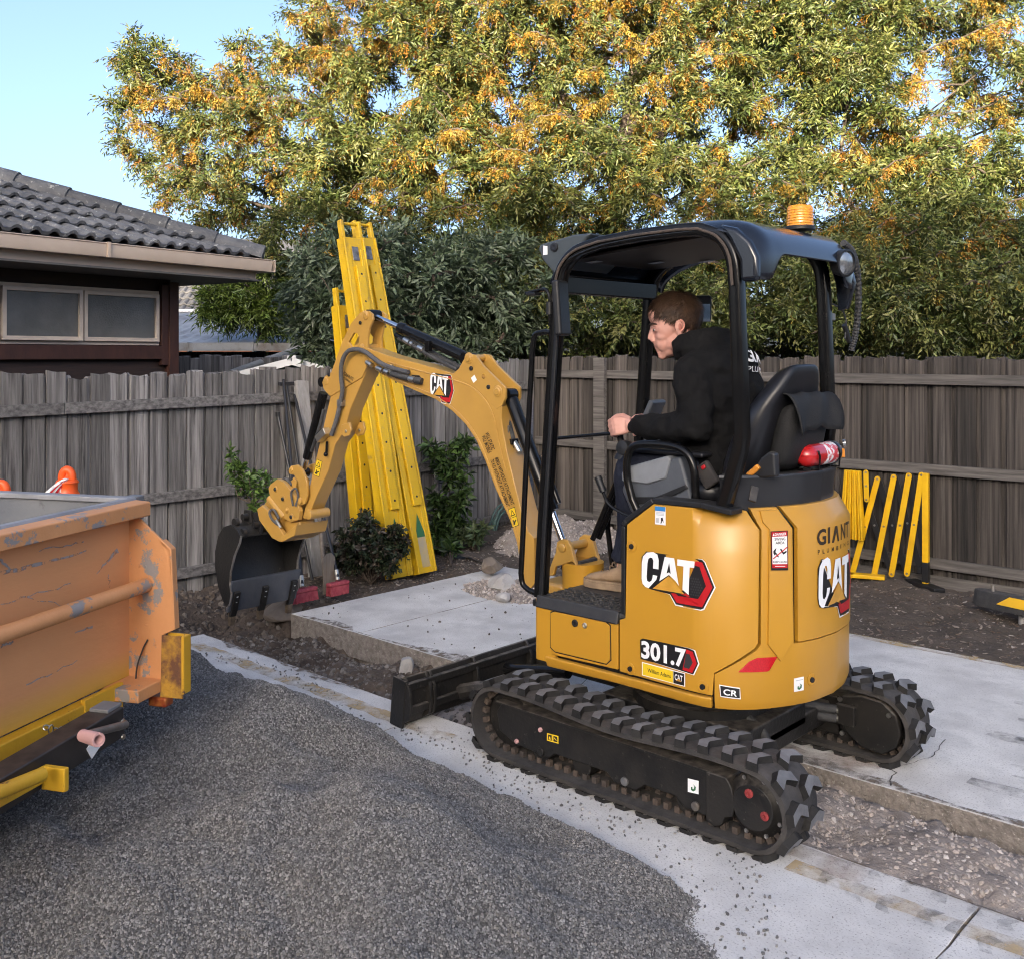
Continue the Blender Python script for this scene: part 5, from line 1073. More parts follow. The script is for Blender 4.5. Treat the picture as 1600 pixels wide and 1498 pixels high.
# model number
m7 = sidemap((1003, 1027), (1073, 1043), (1073, 1013), (1003, 999)); v7 = fit(text2d('301.7', 1, .0)); nk = put('number_plate', polyVF([(.0, -.05), (-.0, 1.0), (.04, 1.05), (.45, 1.05), (1.05, 1.08), (1.18, 1.01), (1.265, .35), (1.155, -.29), (.85, -.22), (.3, -.10)]), m7, 'decal_white', EX, .0016)
put('plate_field', polyVF([(-.025, -.07), (-.035, 1.0), (.03, 1.10), (.45, 1.10), (1.04, 1.06), (1.16, .98), (1.24, .36), (1.14, -.25), (.85, -.18), (.3, -.09)]), m7, 'decal_black', nk, .0024); put('plate_shape', polyVF([(1.0, .98), (1.13, .92), (1.215, .36), (1.12, -.18), (.92, -.12)]), m7, 'decal_red', nk, .0032); put('plate_shape', polyVF([(.99, .78), (1.07, .76), (1.135, .37), (1.06, -.0), (.95, .03)]), m7, 'decal_dark', nk, .004)
put('number', fit(text2d('301.7', 1, .035)), m7, 'decal_white', nk, .005)
# door lettering
gm_ = sidemap((1275, 851), (1326, 842), (1325.5, 812), (1274, 824)); gv = fit(text2d('GI', 1, .03))
def wrapt(body, a, b, c, d, m, off, bold, parent=EX, name='lettering'):
    sa, sb = sz(a, 900)[0], sz(c, 900)[0]; V, F = fit(text2d(body, 1, bold)); bmx = bmesh.new(); vs = [bmx.verts.new((sa + (sb - sa) * u, b + (d - b) * v, 0)) for u, v in V]
    for f in F:
        try: bmx.faces.new([vs[i] for i in f])
        except ValueError: pass
    c_ = sa
    while c_ < sb: bmesh.ops.bisect_plane(bmx, geom=bmx.verts[:] + bmx.edges[:] + bmx.faces[:], plane_co=(c_, 0, 0), plane_no=(1, 0, 0)); c_ += .02
    bmx.verts.index_update(); V2 = [(v.co.x, v.co.y) for v in bmx.verts]; F2 = [tuple(v.index for v in f.verts) for f in bmx.faces]; bmx.free(); return put(name, (V2, F2), lambda u, v, o: S3(u, v, o), m, parent, off)
zg0, zg1 = sz(1281, 851)[1], sz(1281, 825.5)[1]
wrapt('G', 1274.5, zg0, 1289, zg1, 'label_text', .006, .03); wrapt('I', 1291.5, zg0 + .001, 1295, zg1 + .001, 'label_text', .006, .0)
def sgp(pts, m, off, name='lettering', parent=EX):
    return surf(name, pts, m, parent, off=off, th=.0008, bevel=0, step=.012, angle=30)
def letA(a, c):
    s0, s1 = sz(a, 900)[0], sz(c, 900)[0]; w = s1 - s0; mid = (s0 + s1) / 2; t = w * .24
    sgp([(s0, zg0), (mid - t * .5, zg1), (mid + t * .5, zg1), (s1, zg0), (s1 - t, zg0), (mid, zg1 - .022), (s0 + t, zg0)], 'label_text', .006)
letA(1298, 1309); wrapt('NT', 1311.5, zg0, 1325.8, zg1, 'label_text', .006, .02)
zp0, zp1 = sz(1279, 865)[1], sz(1279, 858)[1]
for ch, a in zip('PLUMBING', (1276, 1283.5, 1290, 1297.5, 1305, 1311, 1316, 1321)): wrapt(ch, a, zp0, a + (3.2 if ch != 'I' else 1.2) * (1 if a < 1300 else .8), zp1, 'label_text', .006, .005)
# black trim along the top of the side panel, deck, mat
tr_ = spoly([(974, 822), (978, 815), (1020, 783.5), (1100, 790.5), (1176, 799)]); tp3 = [S3(a, b, 0) for a, b in tr_]
mb = MB()
for i in range(len(tp3) - 1): mb.beam((tp3[i].x, .452, tp3[i].z + .004), (tp3[i + 1].x, .452, tp3[i + 1].z + .004), .085, .022)
mb.beam((tp3[0].x + .003, .46, .70), (tp3[0].x + .003, .46, tp3[0].z), .06, .02, (1, 0, 0)); mb.build('panel_trim', 'black_plastic', EX, bevel=.005)
MB().box((.31, .02, .665), (.50, .92, .03)).build('deck', 'black_plastic', EX, bevel=.005)
fm = MB().prism(rrect(.062, -.36, .528, .482, .03), 'xy', .676, .700).build('floor_mat', 'floor_rubber', EX, bevel=.008)
MB().prism([(.50, .655), (.485, .705), (.455, .705), (.47, .655)], 'yz', .09, .53).build('mat_edge', 'floor_rubber', EX, bevel=.006)
for i in range(15):
    for j in range(5): 
        MB().box((.14 + i * .026, .28 + j * .038 + (.012 if i % 2 else 0), .7025), (.015, .026, .006), (0, 0, R(35 if (i + j) % 2 else -35))).build('tread_bar', 'floor_rubber', fm, bevel=.002)
# engine shroud behind the seat
ring_ = [S3(s, 1.0, -.062) for s in np.linspace(.905, SMAX - .905, 60)]
shp = MB(); lo_ = [(p.x, p.y) for p in ring_]; lo_ = [(-.335, .40)] + lo_ + [(-.335, -.40)]
def sring(sc, z): return [((x + .3) * sc - .3, y * sc, z) for x, y in lo_]
shp.loft([sring(.995, 1.150), sring(1.0, 1.165), sring(1.005, 1.20), sring(1.04, 1.265), sring(1.055, 1.277), sring(1.045, 1.286), sring(.97, 1.288), sring(.94, 1.280)]); shp.build('engine_shroud', 'black_plastic_gloss', EX, angle=35)
MB().box((-.47, .40, 1.225), (.012, .03, .06), (R(20), R(25), R(-40))).build('shroud_clip', 'dirty_black', EX, bevel=.003)

# ---- canopy
def sq_tube(path, w, h, r=.012, axis=(0, 1, 0)):
    ax = Vector(axis); P = [Vector(p) for p in path]; sec = rrect(-w / 2, -h / 2, w / 2, h / 2, r, 3); rings = []
    for i, p in enumerate(P):
        t = (P[min(i + 1, len(P) - 1)] - P[max(i - 1, 0)]).normalized(); n_ = ax.cross(t).normalized(); rings.append([p + ax * a + n_ * b for a, b in sec])
    return MB().loft(rings)
YN, YF = .45, -.27
near = [(.535, YN, .69), (.515, YN, 1.0), (.455, YN, 1.75), (.437, YN, 1.97)] + [tuple(p) for p in bez([(.434, YN, 2.02), (.405, YN, 2.115), (.33, YN, 2.178), (.2, YN, 2.208)], 5)] + [(0, YN, 2.222), (-.2, YN, 2.226)] + [tuple(p) for p in bez([(-.28, YN, 2.222), (-.365, YN, 2.185), (-.415, YN, 2.11), (-.430, YN, 2.0)], 5)] + [(-.442, YN, 1.7), (-.452, YN, 1.44), (-.445, YN, 1.39), (-.372, YN, 1.16)]
cn = sq_tube(near, .054, .052).build('canopy_post', 'black_paint', EX, angle=40)
MB().tube([Vector(p) + Vector((.0, .034, 0)) for p in near[3:-4]], .006, 8).build('edge_seal', 'belt_edge', cn)
sq_tube([(a - .022, YN + .026, c) for a, _, c in near[:4]], .014, .02, .004).build('post_channel', 'black_plastic', cn)
far = [(x + (.03 if x > 0 else .0), YF, z) for x, _, z in near]
sq_tube(far, .054, .052).build('canopy_post', 'black_paint', EX, angle=40)
for x_, z_ in ((.43, 2.045), (-.40, 2.20)): MB().box((x_, (YN + YF) / 2, z_), (.045, YN - YF - .04, .075)).build('cross_bar', 'black_paint', EX, bevel=.006)
# roof shell: stations from the front lip over the top and down the rear skirt
xs = [(.485, 2.085), (.475, 2.13), (.43, 2.18), (.33, 2.222), (.18, 2.25), (0, 2.262), (-.18, 2.268), (-.33, 2.266), (-.42, 2.255), (-.485, 2.225), (-.525, 2.17), (-.535, 2.12), (-.535, 2.075), (-.533, 2.02)]
ya, yb = .478, -.375; ny = 24; V = []
for i, (x, z) in enumerate(xs):
    for j in range(ny + 1):
        t = j / ny; y = ya + (yb - ya) * t; e = min(t, 1 - t) * (ya - yb); edge = max(0, 1 - e / .10)
        crown = -.05 * edge ** 2.2; arch = 0
        zz = z + crown
        if i >= 10:
            k = (i - 10) / 3; m_ = max(0., min(1., (e - .085) / .10)); m_ = m_ * m_ * (3 - 2 * m_); zz = max(z + crown * (1 - k), 2.005 + .115 * m_ - (0.012 if k < 1 else 0) * 0 + (3 - (i - 10)) * .004) if k > 0 else z + crown
        xx = x + .02 * edge ** 2 * (1 if x < -.4 else 0) - (.02 * edge ** 2 if x > .3 else 0)
        V.append((xx, y, zz))
F_ = [(i * (ny + 1) + j, i * (ny + 1) + j + 1, (i + 1) * (ny + 1) + j + 1, (i + 1) * (ny + 1) + j) for i in range(len(xs) - 1) for j in range(ny)]
rf = MB().add(V, F_).build('roof', 'canopy_plastic', EX, angle=60, subsurf=1); so2 = rf.modifiers.new('thick', 'SOLIDIFY'); so2.thickness = .012; so2.offset = -1
# side cheek of the roof behind the rear post
MB().prism([(-.36, 2.235), (-.44, 2.215), (-.50, 2.16), (-.53, 2.10), (-.53, 2.012), (-.455, 2.012), (-.452, 2.09), (-.41, 2.17)], 'xz', .440, .4785).build('roof_cheek', 'canopy_plastic', rf, bevel=.018)
MB().prism([(-.36, 2.225), (-.44, 2.20), (-.51, 2.13), (-.53, 2.05), (-.50, 1.94), (-.455, 1.93), (-.445, 2.05), (-.41, 2.15)], 'xz', -.375, -.345).build('roof_cheek', 'canopy_plastic', rf, bevel=.008)
hl_ = MB().box((.03, .08, 2.185), (.80, .64, .014), (0, R(4.2), 0)).build('headliner', 'headliner', rf, bevel=.003)
for x_, y_, m_ in ((.36, .30, 'decal_grey'), (.24, .0, 'decal_grey'), (.10, -.19, 'decal_grey')): MB().box((x_, y_, 2.172 - (x_ - .03) * .073), (.06, .045, .002), (0, R(4.2), 0)).build('ceiling_label', m_, rf)
# front visor with camera pod
vz = MB(); vp = [tuple(loc(a, b, 1, .40)[[0, 2]]) for a, b in ((853, 385), (905, 371), (930, 372), (905, 392), (858, 430))]
vz.prism([(.575, 2.165), (.60, 2.215), (.585, 2.235), (.40, 2.262), (.30, 2.262), (.40, 2.16), (.50, 2.09)], 'xz', .06, .40); vo = vz.build('front_visor', 'visor_grey', EX, bevel=.012)
put('visor_label', rect(0, 0, 1, 1), quadmap(lambda a, off: Vector((a[0], .40 + off, a[1])), [(.565, 2.185), (.54, 2.185), (.54, 2.222), (.565, 2.226)]), 'decal_white', vo, .002); MB().lathe([(0, 0), (.02, 0), (.02, .006), (.012, .008), (0, .004)], (.50, .401, 2.215), (0, 1, 0), 18).build('visor_lens', 'decal_black', vo)
# beacon, work light, conduit
bp_ = loc(1250, 357, 2, 2.27); bcn = MB().lathe([(0, 0), (.062, 0), (.062, .012), (.056, .016), (0, .016)], (bp_[0], bp_[1], 2.262), (0, 0, 1), 28).build('beacon', 'black_plastic', EX)
MB().lathe([(.0, .012), (.055, .012), (.053, .088), (.047, .098), (0, .101)], (bp_[0], bp_[1], 2.264), (0, 0, 1), 32).build('beacon_lens', 'amber_lens', bcn)
for k in range(6): MB().lathe([(.0545 - k * .0004, .02 + k * .011), (.0565 - k * .0004, .0235 + k * .011), (.0545 - k * .0004, .027 + k * .011)], (bp_[0], bp_[1], 2.264), (0, 0, 1), 32).build('lens_rib', 'amber_lens', bcn)
MB().cyl((bp_[0], bp_[1], 2.275), (bp_[0], bp_[1], 2.34), .018).build('beacon_lamp', 'lamp_glass', bcn)
lp = Vector((-.535, -.235, 2.125)); wlt = MB().lathe([(0, -.03), (.052, -.03), (.058, .0), (.058, .016), (.050, .018), (.048, .010), (0, .010)], lp, (-1, .25, -.12), 26).build('work_light', 'black_plastic', EX); MB().lathe([(0, .009), (.048, .010), (.03, .018), (0, .021)], lp, (-1, .25, -.12), 24).build('lamp_lens', 'lamp_glass', wlt)
hp = bez([loc(1318, 380, 0, -.50), loc(1332, 395, 0, -.50), loc(1340, 430, 0, -.48), loc(1341, 480, 0, -.46), loc(1337, 520, 0, -.44), loc(1330, 548, 0, -.42)], 14)
MB().tube(hp, [.0125 if i % 2 else .0155 for i in range(len(hp))], 10).build('conduit', 'hose_rubber', EX, angle=0)
MB().tube(bez([loc(1300, 475, 0, -.44), loc(1316, 485, 0, -.44), loc(1322, 505, 0, -.44), loc(1320, 530, 0, -.44)], 6), .004, 8).build('cable', 'hose_rubber', EX); MB().cyl(loc(1319, 508, 0, -.44), loc(1327, 534, 0, -.44), .011).build('plug', 'black_plastic', EX)
MB().box((-.435, -.30, 1.905), (.04, .06, .03)).build('post_bracket', 'bare_steel', EX, bevel=.003)
# mirrors and grab rail at the front post
MB().tube(bez([pt(822, 459, .47), pt(848, 453, .47), pt(857, 458, .47), pt(860, 475, .47), pt(860, 510, .47)], 5), .009, 8).build('mirror_arm', 'black_paint', EX)
mr_ = MB().box(tuple(pt(877, 482, .50)), (.035, .10, .235), (0, R(4), R(12))).build('mirror', 'black_plastic', EX, bevel=.012)
MB().box(tuple(pt(834, 460, .47)), (.05, .05, .012)).build('arm_bracket', 'black_plastic', EX, bevel=.003); MB().cyl(pt(859, 472, .47), pt(859, 492, .47), .016).build('mirror_clamp', 'black_plastic', EX)
gr = [pt(866, 521, .455), pt(852, 519, .455)] + bez([pt(848, 519.5, .455), pt(836, 524, .455), pt(832, 545, .455)], 5) + [pt(828, 620, .455), pt(821, 750, .455), pt(815, 880, .455)] + bez([pt(814, 895, .455), pt(817, 912, .455), pt(827, 922, .455)], 5) + [pt(842, 928, .455)]
MB().tube(gr, .0125, 10).build('grab_rail', 'black_paint', EX)
mm = MB().box(tuple(loc(1097, 482, 1, -.20)), (.03, .085, .115), (0, 0, R(-40))).build('mirror', 'black_plastic', EX, bevel=.01); MB().box(tuple(Vector(loc(1097, 486, 1, -.20)) + Vector((-.016, .012, -.01))), (.004, .06, .08), (0, 0, R(-40))).build('mirror_glass', 'mirror_glass', mm)

# ---- operator station
def rprism(poly, y0, y1, name, m, parent=EX, bevel=.015): return MB().prism(poly, 'xz', y0, y1).build(name, m, parent, bevel=bevel, seg=3)
cs = rprism(pl([(978, 742), (1030, 722), (1062, 712), (1078, 768), (1086, 800), (985, 802), (970, 765)], .33), .20, .33, 'left_console', 'dark_grey_plastic')
rprism(pl([(971, 738), (985, 728), (1043, 712), (1048, 718), (1040, 748), (1011, 757), (982, 752), (972, 752)], .335), .195, .338, 'console_cover', 'grey_plastic', cs, .008)
rprism(pl([(985, 776), (1024, 776), (1070, 757), (1074, 763), (1030, 786), (988, 788)], .335), .20, .336, 'console_band', 'black_plastic', cs, .003)
rprism(pl([(988, 698), (1100, 708), (1100, 716), (985, 706)], .30), .20, .31, 'arm_pad', 'vinyl', cs, .012)
hoop = [pt(1000, 806, .36)] + bez([pt(988, 780, .36), pt(980, 745, .36), pt(981, 715, .36), pt(990, 698, .36), pt(1012, 694, .36), pt(1050, 697, .36), pt(1073, 708, .36), pt(1084, 732, .36), pt(1087, 770, .36)], 6) + [pt(1085, 800, .36)]
MB().tube(hoop, .0165, 12).build('arm_hoop', 'black_paint', EX)
for dy in (0, .045): MB().tube([pt(984, 702, .12) + Vector((0, -dy, 0)), pt(926, 842, .12) + Vector((0, -dy, 0))], .013, 10).build('console_strut', 'black_paint', EX)
MB().lathe([(0, -.03), (.030, -.025), (.034, 0), (.030, .03), (0, .035)], pt(978, 700, .30), (0, 1, .1), 16).build('lever_pivot', 'black_plastic', EX)
lv = MB().tube(bez([pt(941, 765, .40), pt(950, 785, .40), pt(965, 797, .40), pt(988, 808, .40)], 6), .007, 8).build('lock_lever', 'black_paint', EX); MB().tube([pt(934, 745, .40), pt(943, 768, .40)], [.016, .014], 12).build('grip', 'black_plastic', lv)
MB().tube([pt(860, 686, .12), pt(960, 677, .12)], .0085, 10).build('operator_bar', 'black_paint', EX)
mo = MB().box(tuple(loc(1022, 640, 1, -.30)), (.03, .16, .10), (0, R(-25), R(10))).build('monitor', 'dark_grey_plastic', EX, bevel=.01)
rprism(pl([(1010, 650), (1060, 650), (1070, 800), (1000, 800)], -.2), -.32, -.18, 'right_console', 'dark_grey_plastic')
# pedals, boot well and travel levers
for y_ in (.02, -.10): MB().tube([(.46, y_, .70), (.50, y_, .95), (.47, y_, 1.12)], .012, 8).build('travel_lever', 'black_paint', EX); MB().box((.42, y_, .735), (.12, .07, .02), (0, R(-18), 0)).build('pedal', 'black_plastic', EX, bevel=.006)
# seat: shell loft of the backrest, cushion
def bring(cx, cz, hw, dp, tilt, yc=.08): 
    ux = Vector((math.cos(tilt), 0, math.sin(tilt))); q = rrect(-dp / 2, -hw, dp / 2, hw, min(dp, hw) * .42, 4); return [Vector((cx, yc, cz)) + ux * a + Vector((0, b, 0)) for a, b in q]
st = MB().loft([bring(-.30, 1.20, .20, .12, -.3), bring(-.325, 1.28, .235, .16, -.3), bring(-.36, 1.40, .24, .17, -.35), bring(-.405, 1.52, .225, .16, -.35), bring(-.445, 1.595, .185, .14, -.35), bring(-.468, 1.65, .145, .125, -.35), bring(-.482, 1.685, .12, .10, -.35), bring(-.488, 1.70, .09, .06, -.35)]).build('seat_back', 'vinyl', EX, angle=60, subsurf=1)
MB().loft([bring(-.05, 1.13, .20, .40, 0), bring(-.05, 1.17, .235, .44, 0), bring(-.05, 1.22, .235, .44, 0), bring(-.05, 1.245, .20, .40, 0)]).build('seat_cushion', 'vinyl', EX, angle=60, subsurf=1)
MB().box((-.06, .08, 1.0), (.44, .44, .3)).build('seat_base', 'black_plastic', EX, bevel=.02)
# seat-belt housing with orange lever
sbp = pl([(1170, 747), (1190, 715), (1203, 705), (1212, 708), (1214, 745)], .32)
rprism(sbp, .29, .33, 'belt_housing', 'black_plastic_gloss', EX, .01); MB().beam(Vector(loc(1168, 744, 1, .335)), Vector(loc(1186, 728, 1, .335)), .022, .018, (0, 1, 0)).build('release_lever', 'orange_lever', EX, bevel=.006)
# cloth bag strapped to the back of the seat
bg = MB(); 
for_r = [(-.435, 1.28, .155, .08), (-.455, 1.33, .165, .10), (-.475, 1.42, .165, .11), (-.49, 1.52, .16, .09), (-.50, 1.56, .15, .05)]
bag = bg.loft([bring(a, b, c, d, -.3, .04) for a, b, c, d in for_r]).build('seat_bag', 'bag_cloth', EX, angle=60, subsurf=1)
gx = [(-.478, 1.592), (-.508, 1.600), (-.535, 1.588), (-.550, 1.55), (-.557, 1.51), (-.562, 1.465)]; V = []
for i, (a, b) in enumerate(gx):
    for j in range(9): y_ = .225 - j * .046; V.append((a + .012 * math.sin(j * 1.7 + i) - (.012 if j in (0, 8) else 0), y_, b + .010 * math.sin(j * 2.3 + i * .8) - .004 * i * abs(j - 4) * .4))
fl = MB().add(V, [(i * 9 + j, i * 9 + j + 1, (i + 1) * 9 + j + 1, (i + 1) * 9 + j) for i in range(5) for j in range(8)]).build('bag_flap', 'bag_cloth', bag, angle=70, subsurf=1); s_ = fl.modifiers.new('thick', 'SOLIDIFY'); s_.thickness = .006
# fragments of brush stuck between post and seat are left out; small parts on the sill
MB().box(tuple(pt(1106, 789, .44)), (.06, .03, .014)).build('green_strap', 'strap_green', EX, bevel=.003)

# ---- boom, stick, bucket
def plate(poly_px, y0, y1, name, m='boom_yellow', parent=EX, bevel=.004, at=None): return MB().prism(pl(poly_px, y1 if at is None else at), 'xz', y0, y1).build(name, m, parent, bevel=bevel)
boom_px = [(560, 548), (566, 541), (606, 556), (660, 570), (708, 584), (740, 592), (772, 612), (784, 636), (783, 648), (786, 674), (793, 711), (814, 796), (825, 829), (834, 840), (835, 912), (829, 919), (820, 915), (813, 880), (807, 846), (797, 813), (774, 763), (758, 720), (744, 688), (728, 664), (707, 643), (680, 624), (640, 607), (600, 588), (568, 566)]
bm_ = plate(boom_px, -.06, .06, 'boom')
rim_px = [(735, 592), (757, 603), (773, 622), (781, 648), (785, 674), (793, 711)]
w_ = MB().tube(bez([Vector(loc(a, b, 1, .062)) for a, b in [(606, 566), (660, 581), (708, 594), (738, 606), (760, 628), (772, 655), (779, 690), (790, 735)]], 5), .004, 6).build('weld_seam', 'boom_yellow', bm_)
MB().tube(bez([Vector(loc(a, b, 1, .061)) for a, b in [(571, 563), (600, 583), (640, 602), (680, 619), (707, 637), (730, 660), (747, 686), (761, 718), (777, 760), (800, 811), (811, 846)]], 4), .004, 6).build('weld_seam', 'boom_yellow', bm_)
br_px = [(706, 586), (717, 576), (727, 558), (733, 553), (743, 555), (755, 572), (790, 606), (790, 622), (785, 634), (776, 640), (740, 604)]
for ya_, yb_ in ((.045, .062), (-.062, -.045)): plate(br_px, ya_, yb_, 'boom_bracket', at=.06)
def pin(px, py, y0, y1, r_, name, m, parent=EX, at=.06):
    p = loc(px, py, 1, at); return MB().lathe([(0, 0), (r_, 0), (r_ * 1.02, y1 - y0 - .003), (r_ * .8, y1 - y0), (0, y1 - y0)], (p[0], y0, p[2]), (0, 1, 0), 20).build(name, m, parent, bevel=.001)
for px, py, r_ in ((733, 560, .030), (778, 612, .030)):
    pin(px, py, -.07, .072, r_ * .62, 'pin', 'boom_yellow'); pin(px, py, .060, .067, r_, 'pin_boss', 'boom_yellow')
for px, py in ((737, 576), (764, 605)): pin(px, py, .062, .070, .012, 'bolt', 'decal_black')
pin(756, 588, .0605, .0635, .016, 'bracket_hole', 'rust')
put('sticker', rect(0, 0, 1, 1), planemap((740, 599), (745.5, 594), (741.5, 586), (736, 591), .062), 'decal_white', bm_, .0012)
# lettering and marks on the boom
emblem(planemap((673, 628), (709, 632), (711, 588), (672, 583), .0605), bm_, .0015, .0004)
def boom_text(body, a, b, h, bold=.02):
    """runs along the line a-b on the near plate, h is the letter height in pixels across it"""
    a, b = np.array(a, float), np.array(b, float); d = (b - a); n_ = np.array([d[1], -d[0]]) / np.linalg.norm(d) * h
    ptext(body, planemap(tuple(a), tuple(b), tuple(b + n_), tuple(a + n_), .0605), 0, 0, 1, 1, 'label_text', bm_, .002, bold)
boom_text('WLL STATIC', (758, 677), (768.5, 704), 6); boom_text('WLL MOBILE', (752.5, 682), (763, 709), 6); boom_text('80KG WITHOUT ATTACHMENT', (773, 716), (799, 789), 6); boom_text('70 KG WITHOUT ATTACHMENT', (766, 719), (791.5, 792), 6)
def warn(bl, br, tr, tl, parent, y):
    mp = planemap(bl, br, tr, tl, y); o = put('warning_label', rect(0, 0, 1, 1), mp, 'decal_black', parent, .0015); put('label_field', rect(.06, .03, .94, .97), mp, 'decal_yellow', o, .0021); put('label_mark', polyVF([(.15, .58), (.85, .58), (.5, .92)]), mp, 'decal_black', o, .0027); put('label_mark', polyVF([(.3, .63), (.7, .63), (.5, .83)]), mp, 'decal_yellow', o, .0033); put('label_mark', rect(.08, .49, .92, .52), mp, 'decal_black', o, .0027)
    put('label_mark', polyVF([(.2, .12), (.5, .1), (.6, .2), (.85, .3), (.8, .36), (.5, .28), (.42, .4), (.3, .36), (.36, .22), (.2, .2)]), mp, 'decal_black', o, .0027)
warn((801, 824), (811, 820), (804.5, 791), (794.5, 795), bm_, .0605)
# swing casting at the boom foot, with cheek plates
sw = plate([(857, 899), (863, 880), (870, 862), (872, 846), (879, 841), (889, 843), (894, 852), (898, 868), (903, 884), (895, 876), (885, 880), (870, 884), (866, 898)], .075, .095, 'swing_cheek', at=.085)
plate([(857, 899), (863, 880), (870, 862), (872, 846), (879, 841), (889, 843), (894, 852), (898, 868), (903, 884), (895, 876), (885, 880), (870, 884), (866, 898)], -.095, -.075, 'swing_cheek', at=.085)
pin(881, 855, -.10, .104, .020, 'pin', 'boom_yellow', at=.085)
MB().lathe([(0, 0), (.10, 0), (.10, .30), (0, .30)], (.66, 0, .46), (0, 0, 1), 24).build('swing_post', 'machine_yellow', EX); MB().box((.80, 0, .58), (.16, .17, .14)).build('boom_foot', 'boom_yellow', EX, bevel=.02)
MB().prism(pl([(870, 884), (902, 876), (905, 888), (880, 905)], .085), 'xz', -.07, .07).build('swing_casting', 'dirty_black', EX, bevel=.01)
plate([(893, 878), (900, 866), (924, 866), (925, 882), (900, 886)], -.12, -.10, 'swing_bracket', at=-.1)
# boom cylinder
P0 = lambda a, b: Vector(loc(a, b, 1, 0))
def cyl_part(name, a, b, r_, m, parent=EX): return MB().lathe([(0, 0), (r_ * .92, 0), (r_, .008), (r_, (b - a).length - .01), (r_ * .95, (b - a).length), (0, (b - a).length)], a, b - a, 20).build(name, m, parent)
c0, c1 = P0(795, 612), P0(884, 858); d_ = c1 - c0
bc = cyl_part('boom_cylinder', c0 + d_ * .05, c0 + d_ * .76, .034, 'black_paint'); cyl_part('rod', c0 + d_ * .74, c0 + d_ * .95, .017, 'chrome', bc); MB().lathe([(0, -.03), (.032, -.03), (.032, .03), (0, .03)], c0 + d_ * .02, (0, 1, 0), 20).build('cylinder_eye', 'black_paint', bc); cyl_part('gland', c0 + d_ * .72, c0 + d_ * .765, .038, 'black_paint', bc); MB().lathe([(0, -.03), (.030, -.03), (.030, .03), (0, .03)], c1, (0, 1, 0), 20).build('cylinder_eye', 'black_paint', bc)
cyl_part('rod_guard', c0 + d_ * .45 + Vector((-.05, 0, .03)), c0 + d_ * .75 + Vector((-.05, 0, .03)), .014, 'black_paint', bc)
MB().tube(bez([P0(788, 640), P0(795, 660), P0(800, 680), P0(806, 700)], 4), .012, 8).build('boom_hose', 'hose_rubber', EX); cyl_part('hose_fitting', P0(803, 690), P0(812, 706), .014, 'zinc'); MB().box(tuple(P0(800, 690)), (.05, .05, .03)).build('valve_block', 'black_paint', EX, bevel=.004)
MB().tube(bez([pt(795, 665, .02), pt(793, 690, .02), pt(797, 705, .02)], 4), .006, 8).build('lifting_shackle', 'bare_steel', EX)
# arm cylinder on top of the boom
a0, a1 = P0(583, 493), P0(733, 561); d_ = a1 - a0
ac = cyl_part('arm_cylinder', a0 + d_ * .31, a0 + d_ * .97, .031, 'black_paint'); cyl_part('rod', a0 + d_ * .02, a0 + d_ * .33, .0155, 'chrome', ac); cyl_part('gland', a0 + d_ * .30, a0 + d_ * .36, .034, 'black_paint', ac)
for q_ in (a0, a1): MB().lathe([(0, -.042), (.032, -.042), (.034, 0), (.032, .042), (0, .042)], q_, (0, 1, 0), 20).build('cylinder_eye', 'black_paint', ac)
for dy, m_ in ((.03, 'hose_rubber'), (-.02, 'hose_rubber')): MB().tube(bez([P0(630, 528) + Vector((0, dy, 0)), P0(660, 545) + Vector((0, dy, 0)), P0(690, 562) + Vector((0, dy, 0)), P0(722, 578) + Vector((0, dy, 0))], 5), .014, 8).build('arm_hose', m_, EX)
MB().tube([P0(625, 524) + Vector((0, .03, 0)), P0(640, 532) + Vector((0, .03, 0))], .014, 8).build('hose_elbow', 'black_paint', EX)
for a, b in (((638, 531), (646, 536)), ((648, 537), (652, 539)), ((660, 543), (668, 547))): cyl_part('hose_fitting', P0(*a) + Vector((0, .03, 0)), P0(*b) + Vector((0, .03, 0)), .0165, 'zinc')
MB().box(tuple(P0(677, 541) + Vector((0, .035, 0))), (.03, .03, .06)).build('hose_clamp', 'black_paint', EX, bevel=.004)
# stick
stick_px = [(545, 545), (575, 543), (577, 566), (566, 596), (547, 640), (541, 664), (535, 678), (524, 694), (513, 735), (493, 779), (482, 806), (476, 811), (473, 808), (475, 800), (488, 740), (497, 702), (516, 620), (524, 570)]
sk = plate(stick_px, -.05, .05, 'stick', bevel=.005)
ear = [(516, 620), (506, 608), (504, 598), (508, 588), (518, 582), (526, 560), (536, 532), (548, 507), (562, 490), (569, 486), (576, 486), (582, 491), (583, 500), (578, 512), (575, 530), (576, 552), (577, 566), (566, 590)]
hole = [(545, 535), (551, 543), (561, 536), (562, 527), (558, 521), (553, 521)]
for ya_, yb_ in ((.043, .058), (-.058, -.043)):
    e = pl(ear, .055); h_ = pl(hole, .055); bmx = bmesh.new(); ov = [bmx.verts.new((a, 0, b)) for a, b in e]; hv = [bmx.verts.new((a, 0, b)) for a, b in h_]
    ed = [bmx.edges.new((ov[i], ov[(i + 1) % len(ov)])) for i in range(len(ov))] + [bmx.edges.new((hv[i], hv[(i + 1) % len(hv)])) for i in range(len(hv))]
    bmesh.ops.triangle_fill(bmx, edges=ed, use_beauty=True); bmx.verts.index_update(); vs = [(v.co.x, v.co.z) for v in bmx.verts]; fs = [tuple(v.index for v in f.verts) for f in bmx.faces]; bd = [tuple(v.index for v in q.verts) for q in bmx.edges if q.is_boundary]; bmx.free(); n = len(vs)
    MB().add([(a, ya_, b) for a, b in vs] + [(a, yb_, b) for a, b in vs], fs + [tuple(n + i for i in reversed(f)) for f in fs] + [(a, b, n + b, n + a) for a, b in bd]).build('stick_ear', 'boom_yellow', EX, bevel=.003)
